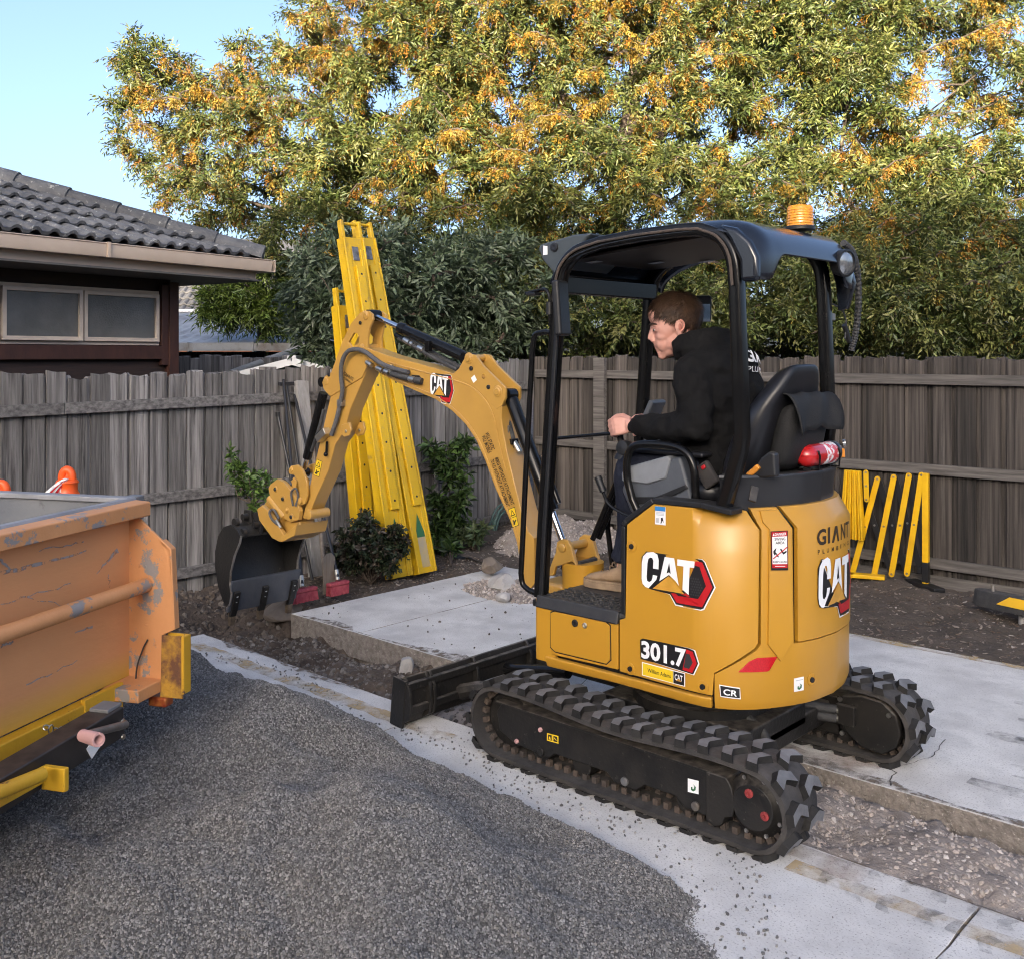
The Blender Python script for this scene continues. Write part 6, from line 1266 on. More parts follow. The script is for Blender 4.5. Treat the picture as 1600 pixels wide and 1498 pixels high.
pin(572, 493, -.064, .066, .016, 'pin', 'boom_yellow', at=.055); pin(572, 493, .058, .064, .027, 'pin_boss', 'boom_yellow', at=.055); pin(564, 505, .058, .066, .011, 'bolt', 'decal_black', at=.055)
pin(567, 544, -.062, .066, .024, 'pin', 'boom_yellow', at=.055); pin(510, 596, .058, .064, .024, 'pin_boss', 'boom_yellow', at=.055); pin(515, 586, .058, .066, .011, 'bolt', 'decal_black', at=.055)
for px, py, ys in ((542, 675, (.043, .058)), (542, 675, (-.058, -.043))): plate([(534, 664), (546, 660), (549, 672), (546, 681), (538, 683), (532, 677)], ys[0], ys[1], 'stick_lug', at=.055); pin(541, 674, ys[1] - .001 if ys[1] > 0 else ys[0] - .004, ys[1] + .003, .010, 'bolt', 'zinc', at=.055)
warn((490, 742), (499, 745.5), (504, 721), (495, 717), sk, .0505)
ptext('GIANT', planemap((537, 586), (553, 597), (553.5, 591), (537.5, 580), .0585), 0, 0, 1, 1, 'label_text', sk, .002, .02); ptext('PLUMBING', planemap((537, 592), (550, 601), (550.5, 598), (537.5, 588.5), .0585), 0, 0, 1, 1, 'label_text', sk, .002, .01)
# hoses on the stick and boom side
hs1 = bez([pt(638, 582, .085), pt(612, 575, .085), pt(592, 566, .09), pt(572, 551, .10), pt(556, 546, .10), pt(542, 551, .10), pt(534, 568, .10), pt(533, 590, .09), pt(535, 610, .08), pt(532, 630, .075), pt(526, 655, .075), pt(518, 680, .075)], 6); MB().tube(hs1, .0135, 10).build('arm_hose', 'hose_grey', EX)
for a, b in (((573, 566), (581, 571)), ((589, 575), (598, 579)), ((601, 580), (608, 583))): cyl_part('hose_fitting', pt(*a, .088), pt(*b, .088), .0155, 'zinc')
cyl_part('hose_fitting', pt(612, 584, .085), pt(640, 592, .085), .017, 'hose_rubber'); cyl_part('hose_fitting', pt(640, 592, .085), pt(648, 594, .085), .018, 'zinc'); cyl_part('hose_fitting', pt(648, 594, .085), pt(659, 596, .075), .019, 'hose_rubber')
MB().box(tuple(pt(608, 577, .078)), (.06, .02, .05)).build('hose_bracket', 'zinc', EX, bevel=.003)
MB().prism([(a, b) for a, b in pl([(644, 586), (655, 587), (660, 594), (657, 600), (648, 599), (643, 593)], .062)], 'xz', .060, .064).build('hose_port', 'decal_black', bm_)
MB().box(tuple(pt(533, 630, .065)), (.045, .035, .04)).build('hose_clamp', 'bare_steel', EX, bevel=.004)
vb = MB().box(tuple(pt(505, 680, .075)), (.10, .05, .045), (0, R(35), 0)).build('valve_block', 'zinc', EX, bevel=.004); cyl_part('valve_stem', pt(511, 690, .07), pt(510, 708, .07), .008, 'black_paint', vb); MB().ell(tuple(pt(509, 710, .07)), (.014, .014, .014)).build('valve_knob', 'black_paint', vb)
# bucket cylinder and linkage
b0_, b1_ = P0(510, 597), P0(474, 738); d_ = b1_ - b0_
kc = cyl_part('bucket_cylinder', b0_ + d_ * .12, b0_ + d_ * .84, .029, 'black_paint'); cyl_part('rod', b0_ + d_ * .82, b1_, .0155, 'chrome', kc); MB().lathe([(0, -.042), (.03, -.042), (.03, .042), (0, .042)], b0_, (0, 1, 0), 18).build('cylinder_eye', 'black_paint', kc); MB().lathe([(0, -.035), (.028, -.035), (.028, .035), (0, .035)], b1_, (0, 1, 0), 18).build('cylinder_eye', 'black_paint', kc)
MB().tube(bez([pt(506, 640, .04), pt(500, 665, .05), pt(492, 690, .05), pt(487, 705, .04)], 4), .011, 8).build('cylinder_hose', 'hose_rubber', EX)
for ya_, yb_ in ((.062, .078), (-.078, -.062)): plate([(452, 735), (456, 728), (466, 726), (474, 733), (481, 752), (482, 772), (478, 786), (470, 790), (465, 783), (469, 768), (467, 753), (461, 742), (454, 741)], ya_, yb_, 'link_arm', at=.07)
pin(457, 734, -.085, .085, .018, 'pin', 'boom_yellow', at=.07); pin(471, 782, -.09, .09, .022, 'pin', 'boom_yellow', at=.07); pin(486, 803, -.075, .075, .030, 'pin', 'boom_yellow', at=.05)
plate([(458, 745), (464, 752), (458, 780), (448, 790), (444, 780), (452, 765)], -.05, .05, 'link_rod', at=.05)
# tilting quick hitch
ht = plate([(434, 748), (443, 752), (462, 775), (469, 798), (467, 812), (455, 815), (440, 808), (424, 782), (420, 762), (424, 756)], .055, .085, 'quick_hitch', at=.08); plate([(434, 748), (443, 752), (462, 775), (469, 798), (467, 812), (455, 815), (440, 808), (424, 782), (420, 762), (424, 756)], -.085, -.055, 'hitch_plate', parent=ht, at=.08)
plate([(418, 775), (428, 762), (460, 800), (466, 820), (455, 845), (430, 845), (405, 805), (404, 795)], -.065, .055, 'hitch_body', parent=ht, at=.07, bevel=.01)
plate([(404, 795), (412, 788), (424, 800), (443, 830), (452, 842), (440, 846), (428, 840), (408, 812)], .085, .115, 'hitch_cheek', parent=ht, at=.1, bevel=.006); plate([(404, 795), (412, 788), (424, 800), (443, 830), (452, 842), (440, 846), (428, 840), (408, 812)], -.115, -.085, 'hitch_cheek', parent=ht, at=.1, bevel=.006)
plate([(443, 838), (468, 818), (464, 836), (444, 846)], -.12, .12, 'hitch_foot', parent=ht, at=.1, bevel=.004)
cyl_part('tilt_cylinder', pt(422, 778, .07), pt(446, 808, .07), .028, 'boom_yellow', ht)
for px, py in ((443, 779), (456, 807), (449, 797), (431, 764)): pin(px, py, .083, .098, .012, 'bolt', 'decal_black' if px != 449 else 'boom_yellow', ht, at=.085); pin(px, py, .083, .090, .020, 'bolt_boss', 'boom_yellow', ht, at=.085)
MB().tube(bez([pt(438, 822, .12), pt(426, 812, .13), pt(421, 800, .12), pt(428, 796, .11), pt(436, 810, .12)], 5), .008, 8).build('hitch_hose', 'hose_grey', ht); cyl_part('hose_fitting', pt(432, 812, .12), pt(439, 824, .12), .010, 'zinc', ht)
MB().tube(bez([pt(458, 790, .09), pt(455, 770, .10), pt(462, 763, .1), pt(466, 775, .09), pt(462, 790, .09)], 5), .007, 8).build('hitch_hose', 'hose_grey', ht); MB().tube(bez([pt(438, 752, .05), pt(448, 748, .05), pt(456, 758, .05)], 4), .008, 8).build('hitch_hose', 'hose_grey', ht)
# bucket
bw0, bw1 = -.265, .235
prof = [(3.225, .605), (3.27, .645), (3.34, .662), (3.42, .640), (3.485, .575), (3.522, .47), (3.522, .36), (3.485, .24), (3.43, .165), (3.385, .125)]
inn = [(a - .012 * (1 if i > 2 else 0), b - .014 * (1 if i <= 4 else -.3)) for i, (a, b) in enumerate(prof)]
bk = MB().prism(prof + inn[::-1], 'xz', bw0, bw1).build('bucket', 'bucket_steel', EX, bevel=.002, angle=50)
lip = [(3.225, .605), (3.24, .56), (3.30, .47), (3.345, .36), (3.352, .28), (3.335, .22), (3.355, .155), (3.385, .125)]
sidep = prof + lip[::-1][1:-1]
for ya_, yb_ in ((bw1, bw1 + .014), (bw0 - .014, bw0)):
    MB().prism(sidep, 'xz', ya_, yb_).build('side_plate', 'bucket_steel', bk, bevel=.003); MB().tube([(a - .002, (ya_ + yb_) / 2, b) for a, b in lip], .008, 6).build('wear_edge', 'worn_steel', bk)
ce = MB().prism([(3.312, .300), (3.335, .304), (3.398, .10), (3.372, .094)], 'xz', bw0 - .012, bw1 + .012).build('cutting_edge', 'edge_steel', bk, bevel=.003)
for y_ in (bw1 - .03, -.01, bw0 + .03):
    MB().prism([(3.315, .225), (3.335, .235), (3.385, .10), (3.40, .06), (3.375, .06), (3.355, .10)], 'xz', y_ - .022, y_ + .022).build('tooth_adapter', 'bucket_steel', bk, bevel=.004)
    th_ = MB().loft([[(x + dx, y_ + dy, z) for dx, dy in ((-.016, -.020 * k), (.016, -.020 * k), (.016, .020 * k), (-.016, .020 * k))] for x, z, k in ((3.378, .115, 1.05), (3.392, .055, 1.0), (3.402, .0, .8))]).build('tooth', 'tooth_steel', bk, bevel=.003)
    for z_ in (.20, .165): MB().lathe([(0, 0), (.010, 0), (.009, .005), (0, .006)], (3.322 + (.22 - z_) * .36, y_, z_), (-1, 0, .3), 10).build('tooth_bolt', 'zinc', bk)
for y_ in (.10, -.10): MB().prism([(3.22, .60), (3.27, .65), (3.30, .72), (3.25, .74), (3.19, .68)], 'xz', y_ - .012, y_ + .012).build('hanger_ear', 'bucket_steel', bk, bevel=.003)
MB().cyl((3.23, .15, .66), (3.23, -.15, .66), .020).build('bucket_pin', 'bucket_steel', bk); MB().cyl((3.34, .16, .70), (3.34, -.16, .70), .022).build('bucket_pin', 'bucket_steel', bk)
MB().prism([(3.30, .655), (3.42, .645), (3.38, .74), (3.31, .74)], 'xz', .10, .12).build('hanger_ear', 'bucket_steel', bk, bevel=.003)
MB().lathe([(0, -.012), (.03, -.012), (.03, .012), (0, .012)], (3.24, .215, .615), (0, 1, 0), 16).build('pin_boss', 'bucket_steel', bk); MB().lathe([(0, -.012), (.03, -.012), (.03, .012), (0, .012)], (3.33, .215, .672), (0, 1, 0), 16).build('pin_boss', 'bucket_steel', bk)
mat('eye_white', (.55, .50, .47), .2); mat('ear_skin', (.58, .24, .18), .5); mat('ear_dark', (.34, .12, .09), .6); mat('lip', (.42, .15, .125), .45); mat('tail_red', (.22, .03, .015), .3, c2=(.35, .12, .03), scale=30); mat('ext_label', (.72, .70, .70), .4, c2=(.55, .05, .06), scale=32, lo=.47, hi=.53)
def fade_mat():
    m = mat('orange_fade', (.64, .305, .13), .55, c2=(.58, .27, .115), scale=3, detail=9, c3=(.20, .185, .175), s3=6.5, lo3=.675, hi3=.69, bump=.08, bscale=40, rvar=.12, stretch=(.45, 1, 1.6)); nt = m.node_tree; L = nt.links; b = nt.nodes['Principled BSDF']
    old = b.inputs['Base Color'].links[0].from_socket; tc = nd(nt, 'ShaderNodeTexCoord'); sp = nd(nt, 'ShaderNodeSeparateXYZ'); L.new(tc.outputs['Object'], sp.inputs[0]); r = nd(nt, 'ShaderNodeMapRange'); r.inputs['From Min'].default_value = .68; r.inputs['From Max'].default_value = .58; L.new(sp.outputs[2], r.inputs[0])
    mx = nd(nt, 'ShaderNodeMix', data_type='RGBA'); L.new(r.outputs[0], mx.inputs['Factor']); c = [i for i in mx.inputs if i.type == 'RGBA']; L.new(old, c[0]); c[1].default_value = (.56, .33, .05, 1); L.new([o for o in mx.outputs if o.type == 'RGBA'][0], b.inputs['Base Color'])
fade_mat()
# ------------------------------------------------------------------ the operator
def blob(name, mb, m, parent, voxel=.01, it=6, disp=0., dsize=.06, loc=None):
    """fuses the shapes into one continuous skin"""
    me = mb.mesh(name); o = link(name, me, m, parent, angle=180)
    r = o.modifiers.new('fuse', 'REMESH'); r.mode = 'VOXEL'; r.voxel_size = voxel; r.use_smooth_shade = True
    s = o.modifiers.new('smooth', 'SMOOTH'); s.factor = .5; s.iterations = it
    if disp:
        t = bpy.data.textures.new(name + '_folds', 'CLOUDS'); t.noise_scale = dsize; t.noise_depth = 2
        d = o.modifiers.new('folds', 'DISPLACE'); d.texture = t; d.strength = disp; d.mid_level = .5
    return o
PE = empty('person', (-.05, .08, 1.25)); tag(PE, 'young man with short brown hair in a black hooded sweatshirt sitting at the excavator controls', 'person')
PO = Vector((-.05, .08, 1.25)); rel = lambda p: Vector(p) - PO
HC = Vector(loc(1056, 511, 1, .10)); HR = (Matrix.Rotation(R(36), 3, 'Z') @ Matrix.Rotation(R(13), 3, 'Y')); HS = 1.08
hd = lambda x, y, z: rel(HC + HR @ (Vector((x, y, z)) * HS))
def hell(mb, c, r, rz=0., ry=0., n=16, m=10):
    q = HR @ Matrix.Rotation(ry, 3, 'Y') @ Matrix.Rotation(rz, 3, 'Z'); mb.ell(hd(*c), [v * HS for v in r], n, m, rot=q)
bo = MB()
hell(bo, (-.012, 0, .045), (.098, .075, .088)); hell(bo, (.040, 0, .02), (.054, .064, .078)); hell(bo, (.046, 0, -.035), (.050, .053, .062)); hell(bo, (.044, 0, -.080), (.048, .043, .034)); hell(bo, (.074, 0, -.098), (.022, .024, .020))
hell(bo, (.012, .044, -.056), (.044, .019, .038)); hell(bo, (.012, -.044, -.056), (.044, .019, .038)); hell(bo, (.080, 0, .026), (.013, .046, .013)); hell(bo, (.068, 0, .06), (.03, .056, .04))
for s in (1, -1):
    hell(bo, (.058, .040 * s, -.024), (.030, .020, .022)); hell(bo, (.062, .028 * s, -.052), (.032, .024, .036)); hell(bo, (.101, .010 * s, -.033), (.010, .010, .008)); hell(bo, (.074, .031 * s, .006), (.014, .018, .013)); hell(bo, (.040, .050 * s, .0), (.035, .015, .035))
    hell(bo, (-.012, .076 * s, -.002), (.021, .009, .034), rz=.25 * s, ry=-.25); hell(bo, (-.004, .076 * s, -.028), (.012, .008, .014))
bo.tube([hd(.086, 0, .024), hd(.095, 0, .004), hd(.104, 0, -.014), hd(.1095, 0, -.028)], [.011 * HS, .0115 * HS, .013 * HS, .0135 * HS], 10)
hell(bo, (.088, 0, -.052), (.014, .026, .014)); hell(bo, (.092, 0, -.063), (.008, .022, .0055)); hell(bo, (.090, 0, -.074), (.009, .020, .006)); hell(bo, (.084, 0, -.088), (.012, .022, .014))
NB = Vector((-.035, .08, 1.735)); bo.tube([hd(-.015, 0, -.02), hd(-.025, 0, -.075), rel(NB + Vector((.02, 0, .03))), rel(NB - Vector((.02, 0, .06)))], [.058, .056, .060, .075], 16)
HIP, WST, CHS, UPC = Vector((-.135, .08, 1.285)), Vector((-.150, .08, 1.40)), Vector((-.135, .08, 1.55)), Vector((-.09, .08, 1.66))
SHL, SHR = Vector((-.125, .262, 1.655)), Vector((-.06, -.105, 1.66)); ELL, ELR = Vector(loc(1088, 664, 1, .31)), Vector((.10, -.20, 1.44)); WRL, WRR = Vector(loc(990, 664, 1, .235)), Vector((.33, -.12, 1.42))
bo.tube([rel(HIP), rel(WST), rel(CHS), rel(UPC), rel(NB)], [.12, .115, .13, .11, .06], 16); bo.tube([rel(UPC), rel(SHL), rel(ELL), rel(WRL)], [.09, .055, .042, .030], 12); bo.tube([rel(UPC), rel(SHR), rel(ELR), rel(WRR)], [.09, .055, .042, .030], 12)
KNL, KNR = Vector((.225, .20, 1.25)), Vector((.27, -.06, 1.26)); ANL, ANR = Vector((.315, .15, .83)), Vector((.36, -.06, .82))
for kn, an, hy in ((KNL, ANL, .16), (KNR, ANR, .0)): bo.tube([rel((-.12, hy, 1.275)), rel(kn), rel(an), rel(an - Vector((0, 0, .06)))], [.085, .045, .028, .028], 12); bo.ell(rel(an + Vector((.05, 0, -.085))), (.09, .034, .022))
def hand(wr, hf, hs, nn, side=1):
    hf, hs, nn = hf.normalized(), hs.normalized(), nn.normalized(); P = lambda a, b, c: rel(wr + hf * a + hs * b + nn * c)
    bo.tube([P(-.03, 0, 0), P(.01, 0, 0), P(.03, .0, .0)], [.028, .026, .027], 12)
    for b, l, r_ in ((-.030, .040, .0118), (-.010, .044, .0122), (.011, .041, .0118), (.031, .033, .0105)):
        bo.tube([P(.018, b * .6, -.004), P(.055, b * .92, .002), P(.085, b, .004)], [.0135, .0135, .0140], 8)       # metacarpal ridge
        k0 = P(.085, b, .004); k1 = P(.085 + l * .70, b * 1.02 + .004, -l * .62); k2 = P(.085 + l * .45, b * 1.02 + .006, -l * .62 - .026); k3 = P(.085 - .002, b * .98 + .007, -l * .62 - .036)
        bo.tube([k0, k1], [r_ * 1.12, r_], 8); bo.ell(k1, (r_, r_, r_), 8, 6); bo.tube([k1, k2], [r_, r_ * .92], 8); bo.ell(k2, (r_ * .92,) * 3, 8, 6); bo.tube([k2, k3], [r_ * .92, r_ * .75], 8); bo.ell(k3, (r_ * .76,) * 3, 8, 6)
    t0, t1, t2, t3 = P(.018, -.022, -.014), P(.050, -.044, -.022), P(.080, -.046, -.030), P(.104, -.038, -.038)
    bo.tube([t0, t1], [.017, .0145], 8); bo.ell(t1, (.0145,) * 3, 8, 6); bo.tube([t1, t2], [.0142, .0125], 8); bo.ell(t2, (.0125,) * 3, 8, 6); bo.tube([t2, t3], [.0125, .0095], 8); bo.ell(t3, (.0098,) * 3, 8, 6)
hand(WRL, Vector((.86, .28, -.10)), Vector((-.28, .18, -.94)), Vector((-.30, .94, .10)))
hand(WRR, Vector((.92, -.2, -.1)), Vector((-.1, -.2, -.95)), Vector((-.25, -.94, .1)))
body = blob('body', bo, 'skin', PE, .004, 6)
# eyes, brows, ears' hollows, lips
for s in (1, -1):
    MB().ell(hd(.0835, .032 * s, .006), (.007, .010, .006), 12, 8, rot=HR).build('eye', 'eye_white', body); MB().ell(hd(.0895, .033 * s, .005), (.0028, .005, .005), 10, 6, rot=HR).build('iris', 'decal_black', body)
    MB().tube([hd(.079, .048 * s, .011), hd(.088, .038 * s, .0135), hd(.0915, .029 * s, .0135), hd(.089, .020 * s, .010)], [.002, .0035, .0035, .002], 6).build('eyelid', 'skin', body)
    MB().tube([hd(.072, .052 * s, .026), hd(.088, .040 * s, .033), hd(.0945, .026 * s, .033), hd(.095, .014 * s, .029)], [.002, .0042, .0048, .003], 6).build('eyebrow', 'hair', body)
    MB().tube(bez([hd(-.018, .0845 * s, .022), hd(-.028, .086 * s, .008), hd(-.024, .0855 * s, -.012), hd(-.010, .0845 * s, -.022)], 4), .0045, 8).build('ear_rim', 'ear_skin', body); MB().ell(hd(-.010, .0835 * s, -.004), (.010, .003, .016), 10, 6, rot=HR).build('ear_hollow', 'ear_dark', body)
MB().tube([hd(.088, -.020, -.068), hd(.0965, -.008, -.0665), hd(.0975, 0, -.067), hd(.0965, .008, -.0665), hd(.088, .020, -.068)], [.001, .0024, .0026, .0024, .001], 6).build('lips', 'lip', body)
# stubble: a thin skin over jaw and chin is left to the material; hair as strands over a dark cap
def on_scalp(th, ph, k=1.):
    v = Vector((math.cos(ph) * math.cos(th), math.cos(ph) * math.sin(th), math.sin(ph))); return Vector((-.012, 0, .045)) + Vector((v.x * .100 * k, v.y * .077 * k, v.z * .091 * k)), v
hr = MB(); cap = MB(); rings = []
def low(th):      # how far down the hair reaches, by direction round the head
    a = abs((th + math.pi) % (2 * math.pi) - math.pi); 
    return R(34) if a < R(38) else (R(34) + (R(-14) - R(34)) * ((a - R(38)) / R(40)) if a < R(78) else (R(-14) if a < R(100) else R(-44)))
for k in range(9): rings.append([hd(*on_scalp(2 * math.pi * j / 36, low(2 * math.pi * j / 36) + (R(90) - low(2 * math.pi * j / 36)) * k / 8, 1.02)[0]) for j in range(36)])
cap.loft(rings); hcap = cap.build('hair', 'hair', PE, angle=180)
rg = random.Random(4)
for i in range(3400):
    th = rg.uniform(-math.pi, math.pi); lo = low(th); ph = math.asin(rg.uniform(math.sin(lo - .04), 1)); c, v = on_scalp(th, ph, 1.015); a = abs(th)
    ln = rg.uniform(.034, .060) if ph > R(15) else rg.uniform(.018, .034)
    fw = Vector((.75, .30 * v.y, -.35)) if v.x > -.35 else Vector((-.1, .1 * v.y, -.9))
    d = fw + Vector((rg.gauss(0, .30), rg.gauss(0, .30), rg.gauss(0, .16))); d = d - v * d.dot(v); d.normalize(); sd = d.cross(v) * .0021
    p1 = c + d * ln * .5 + v * .006; p2 = c + d * ln + v * rg.uniform(-.004, .012)
    P_ = [c - sd, c + sd, p1 + sd * .9, p1 - sd * .9, p2]; hr.add([hd(*p) for p in P_], [(0, 1, 2, 3), (3, 2, 4)])
me = bpy.data.meshes.new('hair_strands'); me.from_pydata(hr.v, [], hr.f); link('hair_strands', me, 'hair', hcap, angle=180)['kind'] = 'stuff'
# hooded sweatshirt
hoo = MB(); hoo.tube([rel(HIP - Vector((.0, 0, .03))), rel(HIP + Vector((0, 0, .05))), rel(WST), rel(CHS), rel(UPC)], [.165, .170, .165, .178, .150], 20)
hoo.ell(rel(CHS + Vector((-.02, 0, .03))), (.150, .215, .16)); hoo.ell(rel(UPC + Vector((-.02, .0, -.03))), (.125, .20, .11))
for sh_, el_, wr_ in ((SHL, ELL, WRL), (SHR, ELR, WRR)):
    hoo.ell(rel(sh_), (.088, .080, .09)); hoo.tube(bez([rel(UPC), rel(sh_), rel(sh_ * .45 + el_ * .55), rel(el_)], 4), [.11, .105, .10, .095, .090, .086, .083, .080, .078, .076, .074, .072, .068], 14)
    hoo.ell(rel(el_), (.070, .068, .068)); hoo.tube([rel(el_), rel(el_ * .6 + wr_ * .4 - Vector((0, 0, .012))), rel(el_ * .25 + wr_ * .75 - Vector((0, 0, .006))), rel(el_ * .08 + wr_ * .92)], [.067, .062, .054, .046], 14)
    hoo.tube([rel(el_ * .12 + wr_ * .88), rel(wr_ * 1.0 + (wr_ - el_).normalized() * .004)], [.043, .039], 14)
hoo.tube(bez([rel(NB + Vector((.065, .0, .005))), rel(NB + Vector((.03, .085, .03))), rel(NB + Vector((-.06, .095, .045))), rel(NB + Vector((-.105, 0, .035))), rel(NB + Vector((-.06, -.095, .045))), rel(NB + Vector((.03, -.085, .03)))], 5), .040, 10)
hoo.ell(rel(NB + Vector((-.075, 0, .05))), (.085, .115, .075)); hoo.ell(rel(Vector((-.155, .08, 1.69))), (.125, .195, .11)); hoo.tube(bez([rel(NB + Vector((.085, .02, .02))), rel(NB + Vector((.045, .085, .055))), rel(NB + Vector((-.04, .098, .085))), rel(NB + Vector((-.10, .06, .09))), rel(NB + Vector((-.11, -.04, .09))), rel(NB + Vector((-.03, -.095, .085))), rel(NB + Vector((.05, -.08, .05)))], 5), [.030] * 31, 10); hoo.tube([rel(UPC), rel(NB), rel(NB + Vector((.01, 0, .03)))], [.13, .095, .085], 16)
hs_ = blob('hoodie', hoo, 'hoodie', PE, .009, 3, .030, .055)
# trousers, boots
tro = MB(); tro.ell(rel(HIP - Vector((.0, 0, .03))), (.16, .18, .10))
for kn, an, hy in ((KNL, ANL, .16), (KNR, ANR, .0)): tro.tube(bez([rel((-.12, hy, 1.27)), rel((.08, (hy + kn.y) / 2, 1.285)), rel(kn), rel(kn * .45 + an * .55 + Vector((-.01, 0, 0))), rel(an + Vector((0, 0, .0)))], 4), [.105, .104, .10, .096, .092, .088, .084, .08, .078, .075, .066, .060, .056, .053, .052, .052, .052], 14)
blob('trousers', tro, 'denim', PE, .011, 5, .02, .07)
for an, nm in ((ANL, 0), (ANR, 1)):
    fl_ = .703; ux, uy = Vector((.985, -.10 if nm else .12, 0)).normalized(), None; uy = Vector((0, 0, 1)).cross(ux); o_ = Vector((an.x - .07, an.y, fl_)); Q = lambda a, b, c: rel(o_ + ux * a + uy * b + Vector((0, 0, c)))
    up = MB(); secs = [(-.03, .030, .035, .10), (.0, .038, .04, .125), (.05, .040, .035, .118), (.10, .041, .03, .098), (.15, .047, .028, .078), (.20, .047, .028, .066), (.235, .038, .028, .055), (.25, .022, .028, .042)]
    rings = []
    for a, hw, z0, z1 in secs:
        rings.append([Q(a, hw * math.cos(t), (z0 + z1) / 2 + (z1 - z0) / 2 * math.copysign(abs(math.sin(t)) ** .8, math.sin(t))) for t in [2 * math.pi * j / 16 for j in range(16)]])
    up.loft(rings); up.loft([[Q(.035 + .056 * math.cos(t) * k + dx, .043 * math.sin(t) * k, z) for t in [2 * math.pi * j / 16 for j in range(16)]] for z, k, dx in ((.07, 1, 0), (.12, .98, -.006), (.16, 1.0, -.010), (.185, 1.06, -.012))])
    bt_ = blob('boot', up, 'suede', PE, .006, 4, .004, .04)
    so_m = MB(); pf = [(-.042, -.036), (-.02, -.043), (.06, -.042), (.14, -.050), (.20, -.050), (.245, -.038), (.262, -.012), (.262, .012), (.245, .038), (.20, .050), (.14, .050), (.06, .042), (-.02, .043), (-.042, .036)]
    so_m.loft([[Q(a, b, z) for a, b in pf] for z in (.0, .012, .030)]); sole = so_m.build('sole', 'boot_sole', bt_, bevel=.004)
    MB().loft([[Q(a * .995, b * 1.03, z) for a, b in pf] for z in (.030, .038)]).build('welt', 'boot_sole', bt_, bevel=.002)
    for k in range(7): a = .118 - k * .0135; z = .092 + k * .0165 if k < 3 else .128 + (k - 3) * .016; MB().tube(bez([Q(a, -.026, z - .004), Q(a + .010, 0, z + .010), Q(a, .026, z - .004)], 3), .0032, 6).build('lace', 'lace', bt_)
    MB().tube(bez([Q(.150, -.046, .050), Q(.172, 0, .078), Q(.150, .046, .050)], 4), .0022, 6).build('toe_seam', 'lace', bt_)
# joystick in the left hand, pouch on the hip
jb = WRL + Vector((.095, .0, -.02)); js = MB().tube([Vector((jb.x - .02, jb.y - .03, 1.30)), jb + Vector((-.005, -.022, -.03)), jb + Vector((.01, -.022, .03)), jb + Vector((.012, -.022, .045))], [.012, .016, .019, .012], 12).build('joystick', 'black_plastic', EX)
MB().lathe([(0, -.03), (.045, -.03), (.030, .0), (.014, .03), (0, .03)], (jb.x - .02, jb.y - .03, 1.32), (0, 0, 1), 16).build('joystick_boot', 'black_plastic', EX)
pq = Vector(loc(1105, 742, 1, .30)); MB().box(rel(pq), (.07, .03, .10), (0, R(35), 0)).build('tool_pouch', 'trousers', PE, bevel=.01); MB().box(rel(Vector(loc(1099, 730, 1, .318))), (.02, .01, .016), (0, R(35), 0)).build('pouch_tag', 'decal_red', PE, bevel=.004)
# print on the back of the sweatshirt, wrapped over its surface
def back_print(body_, a, b, c, d, bold):
    V, F = fit(text2d(body_, 1, bold)); mb = MB(); mb.add([(a + (c - a) * u, b + (d - b) * v, 0) for u, v in V], F); me = bpy.data.meshes.new('back_print'); me.from_pydata(mb.v, [], mb.f)
    bm = bmesh.new(); bm.from_mesh(me)
    for k in range(1, 24): bmesh.ops.bisect_plane(bm, geom=bm.verts[:] + bm.edges[:] + bm.faces[:], plane_co=(a + (c - a) * k / 24, 0, 0), plane_no=(1, 0, 0))
    bm.to_mesh(me); bm.free(); o = link('back_print', me, 'print_white', hs_, angle=0); return o
mat('print_white', (.72, .72, .72), .7)
hs_.modifiers['folds'].show_viewport = False; bpy.context.view_layer.update()
def wrap_back(o, zc, tilt):
    """lays flat letters (u across, v up) on the back of the sweatshirt"""
    dg = bpy.context.evaluated_depsgraph_get(); ev = hs_.evaluated_get(dg); me = o.data
    for v in me.vertices:
        org = Vector((-.9, .08, zc - PO.z)) ; org = Vector((-.55, 0 - v.co.x, zc - PO.z + v.co.y * .9 + .10)); dr = Vector((1, 0, -.45)).normalized(); ok, p, n, i = ev.ray_cast(org, dr)
        v.co = (p - dr * .013) if ok else Vector((-.3, -v.co.x, zc - PO.z + v.co.y))
for b_, x0_, z0_, x1_, z1_, bo_ in (('GIANT', -.04, -.050, .24, .020, .03), ('PLUMBING', -.035, -.095, .235, -.070, .0)): wrap_back(back_print(b_, x0_, z0_, x1_, z1_, bo_), 1.800, 0)

hs_.modifiers['folds'].show_viewport = True
# ------------------------------------------------------------------ fire extinguisher on the engine shroud
fx = empty('fire_extinguisher', (-.505, -.07, 1.29)); tag(fx, 'small red fire extinguisher lying in a bracket behind the seat', 'fire extinguisher')
MB().lathe([(0, -.155), (.02, -.153), (.036, -.14), (.044, -.12), (.0455, -.10), (.0455, .10), (.042, .125), (.03, .145), (.016, .155), (.014, .17), (0, .17)], (0, 0, .052), (0, -1, 0), 28).build('cylinder', 'red_paint', fx)
MB().lathe([(.0459, -.02), (.0462, -.018), (.0462, .085), (.0459, .087)], (0, 0, .052), (0, -1, 0), 28).build('label_band', 'ext_label', fx)
MB().box((0, -.185, .058), (.03, .035, .035)).build('valve', 'zinc', fx, bevel=.004); MB().beam((0, -.19, .075), (.0, -.125, .095), .018, .006).build('lever', 'bare_steel', fx, bevel=.002); MB().beam((-.012, -.185, .06), (-.03, -.15, .03), .022, .008).build('trigger', 'orange_lever', fx, bevel=.003)
MB().lathe([(0, -.006), (.016, -.006), (.016, .006), (0, .006)], (-.02, -.19, .085), (-1, -.5, .2), 16).build('gauge', 'lamp_glass', fx)
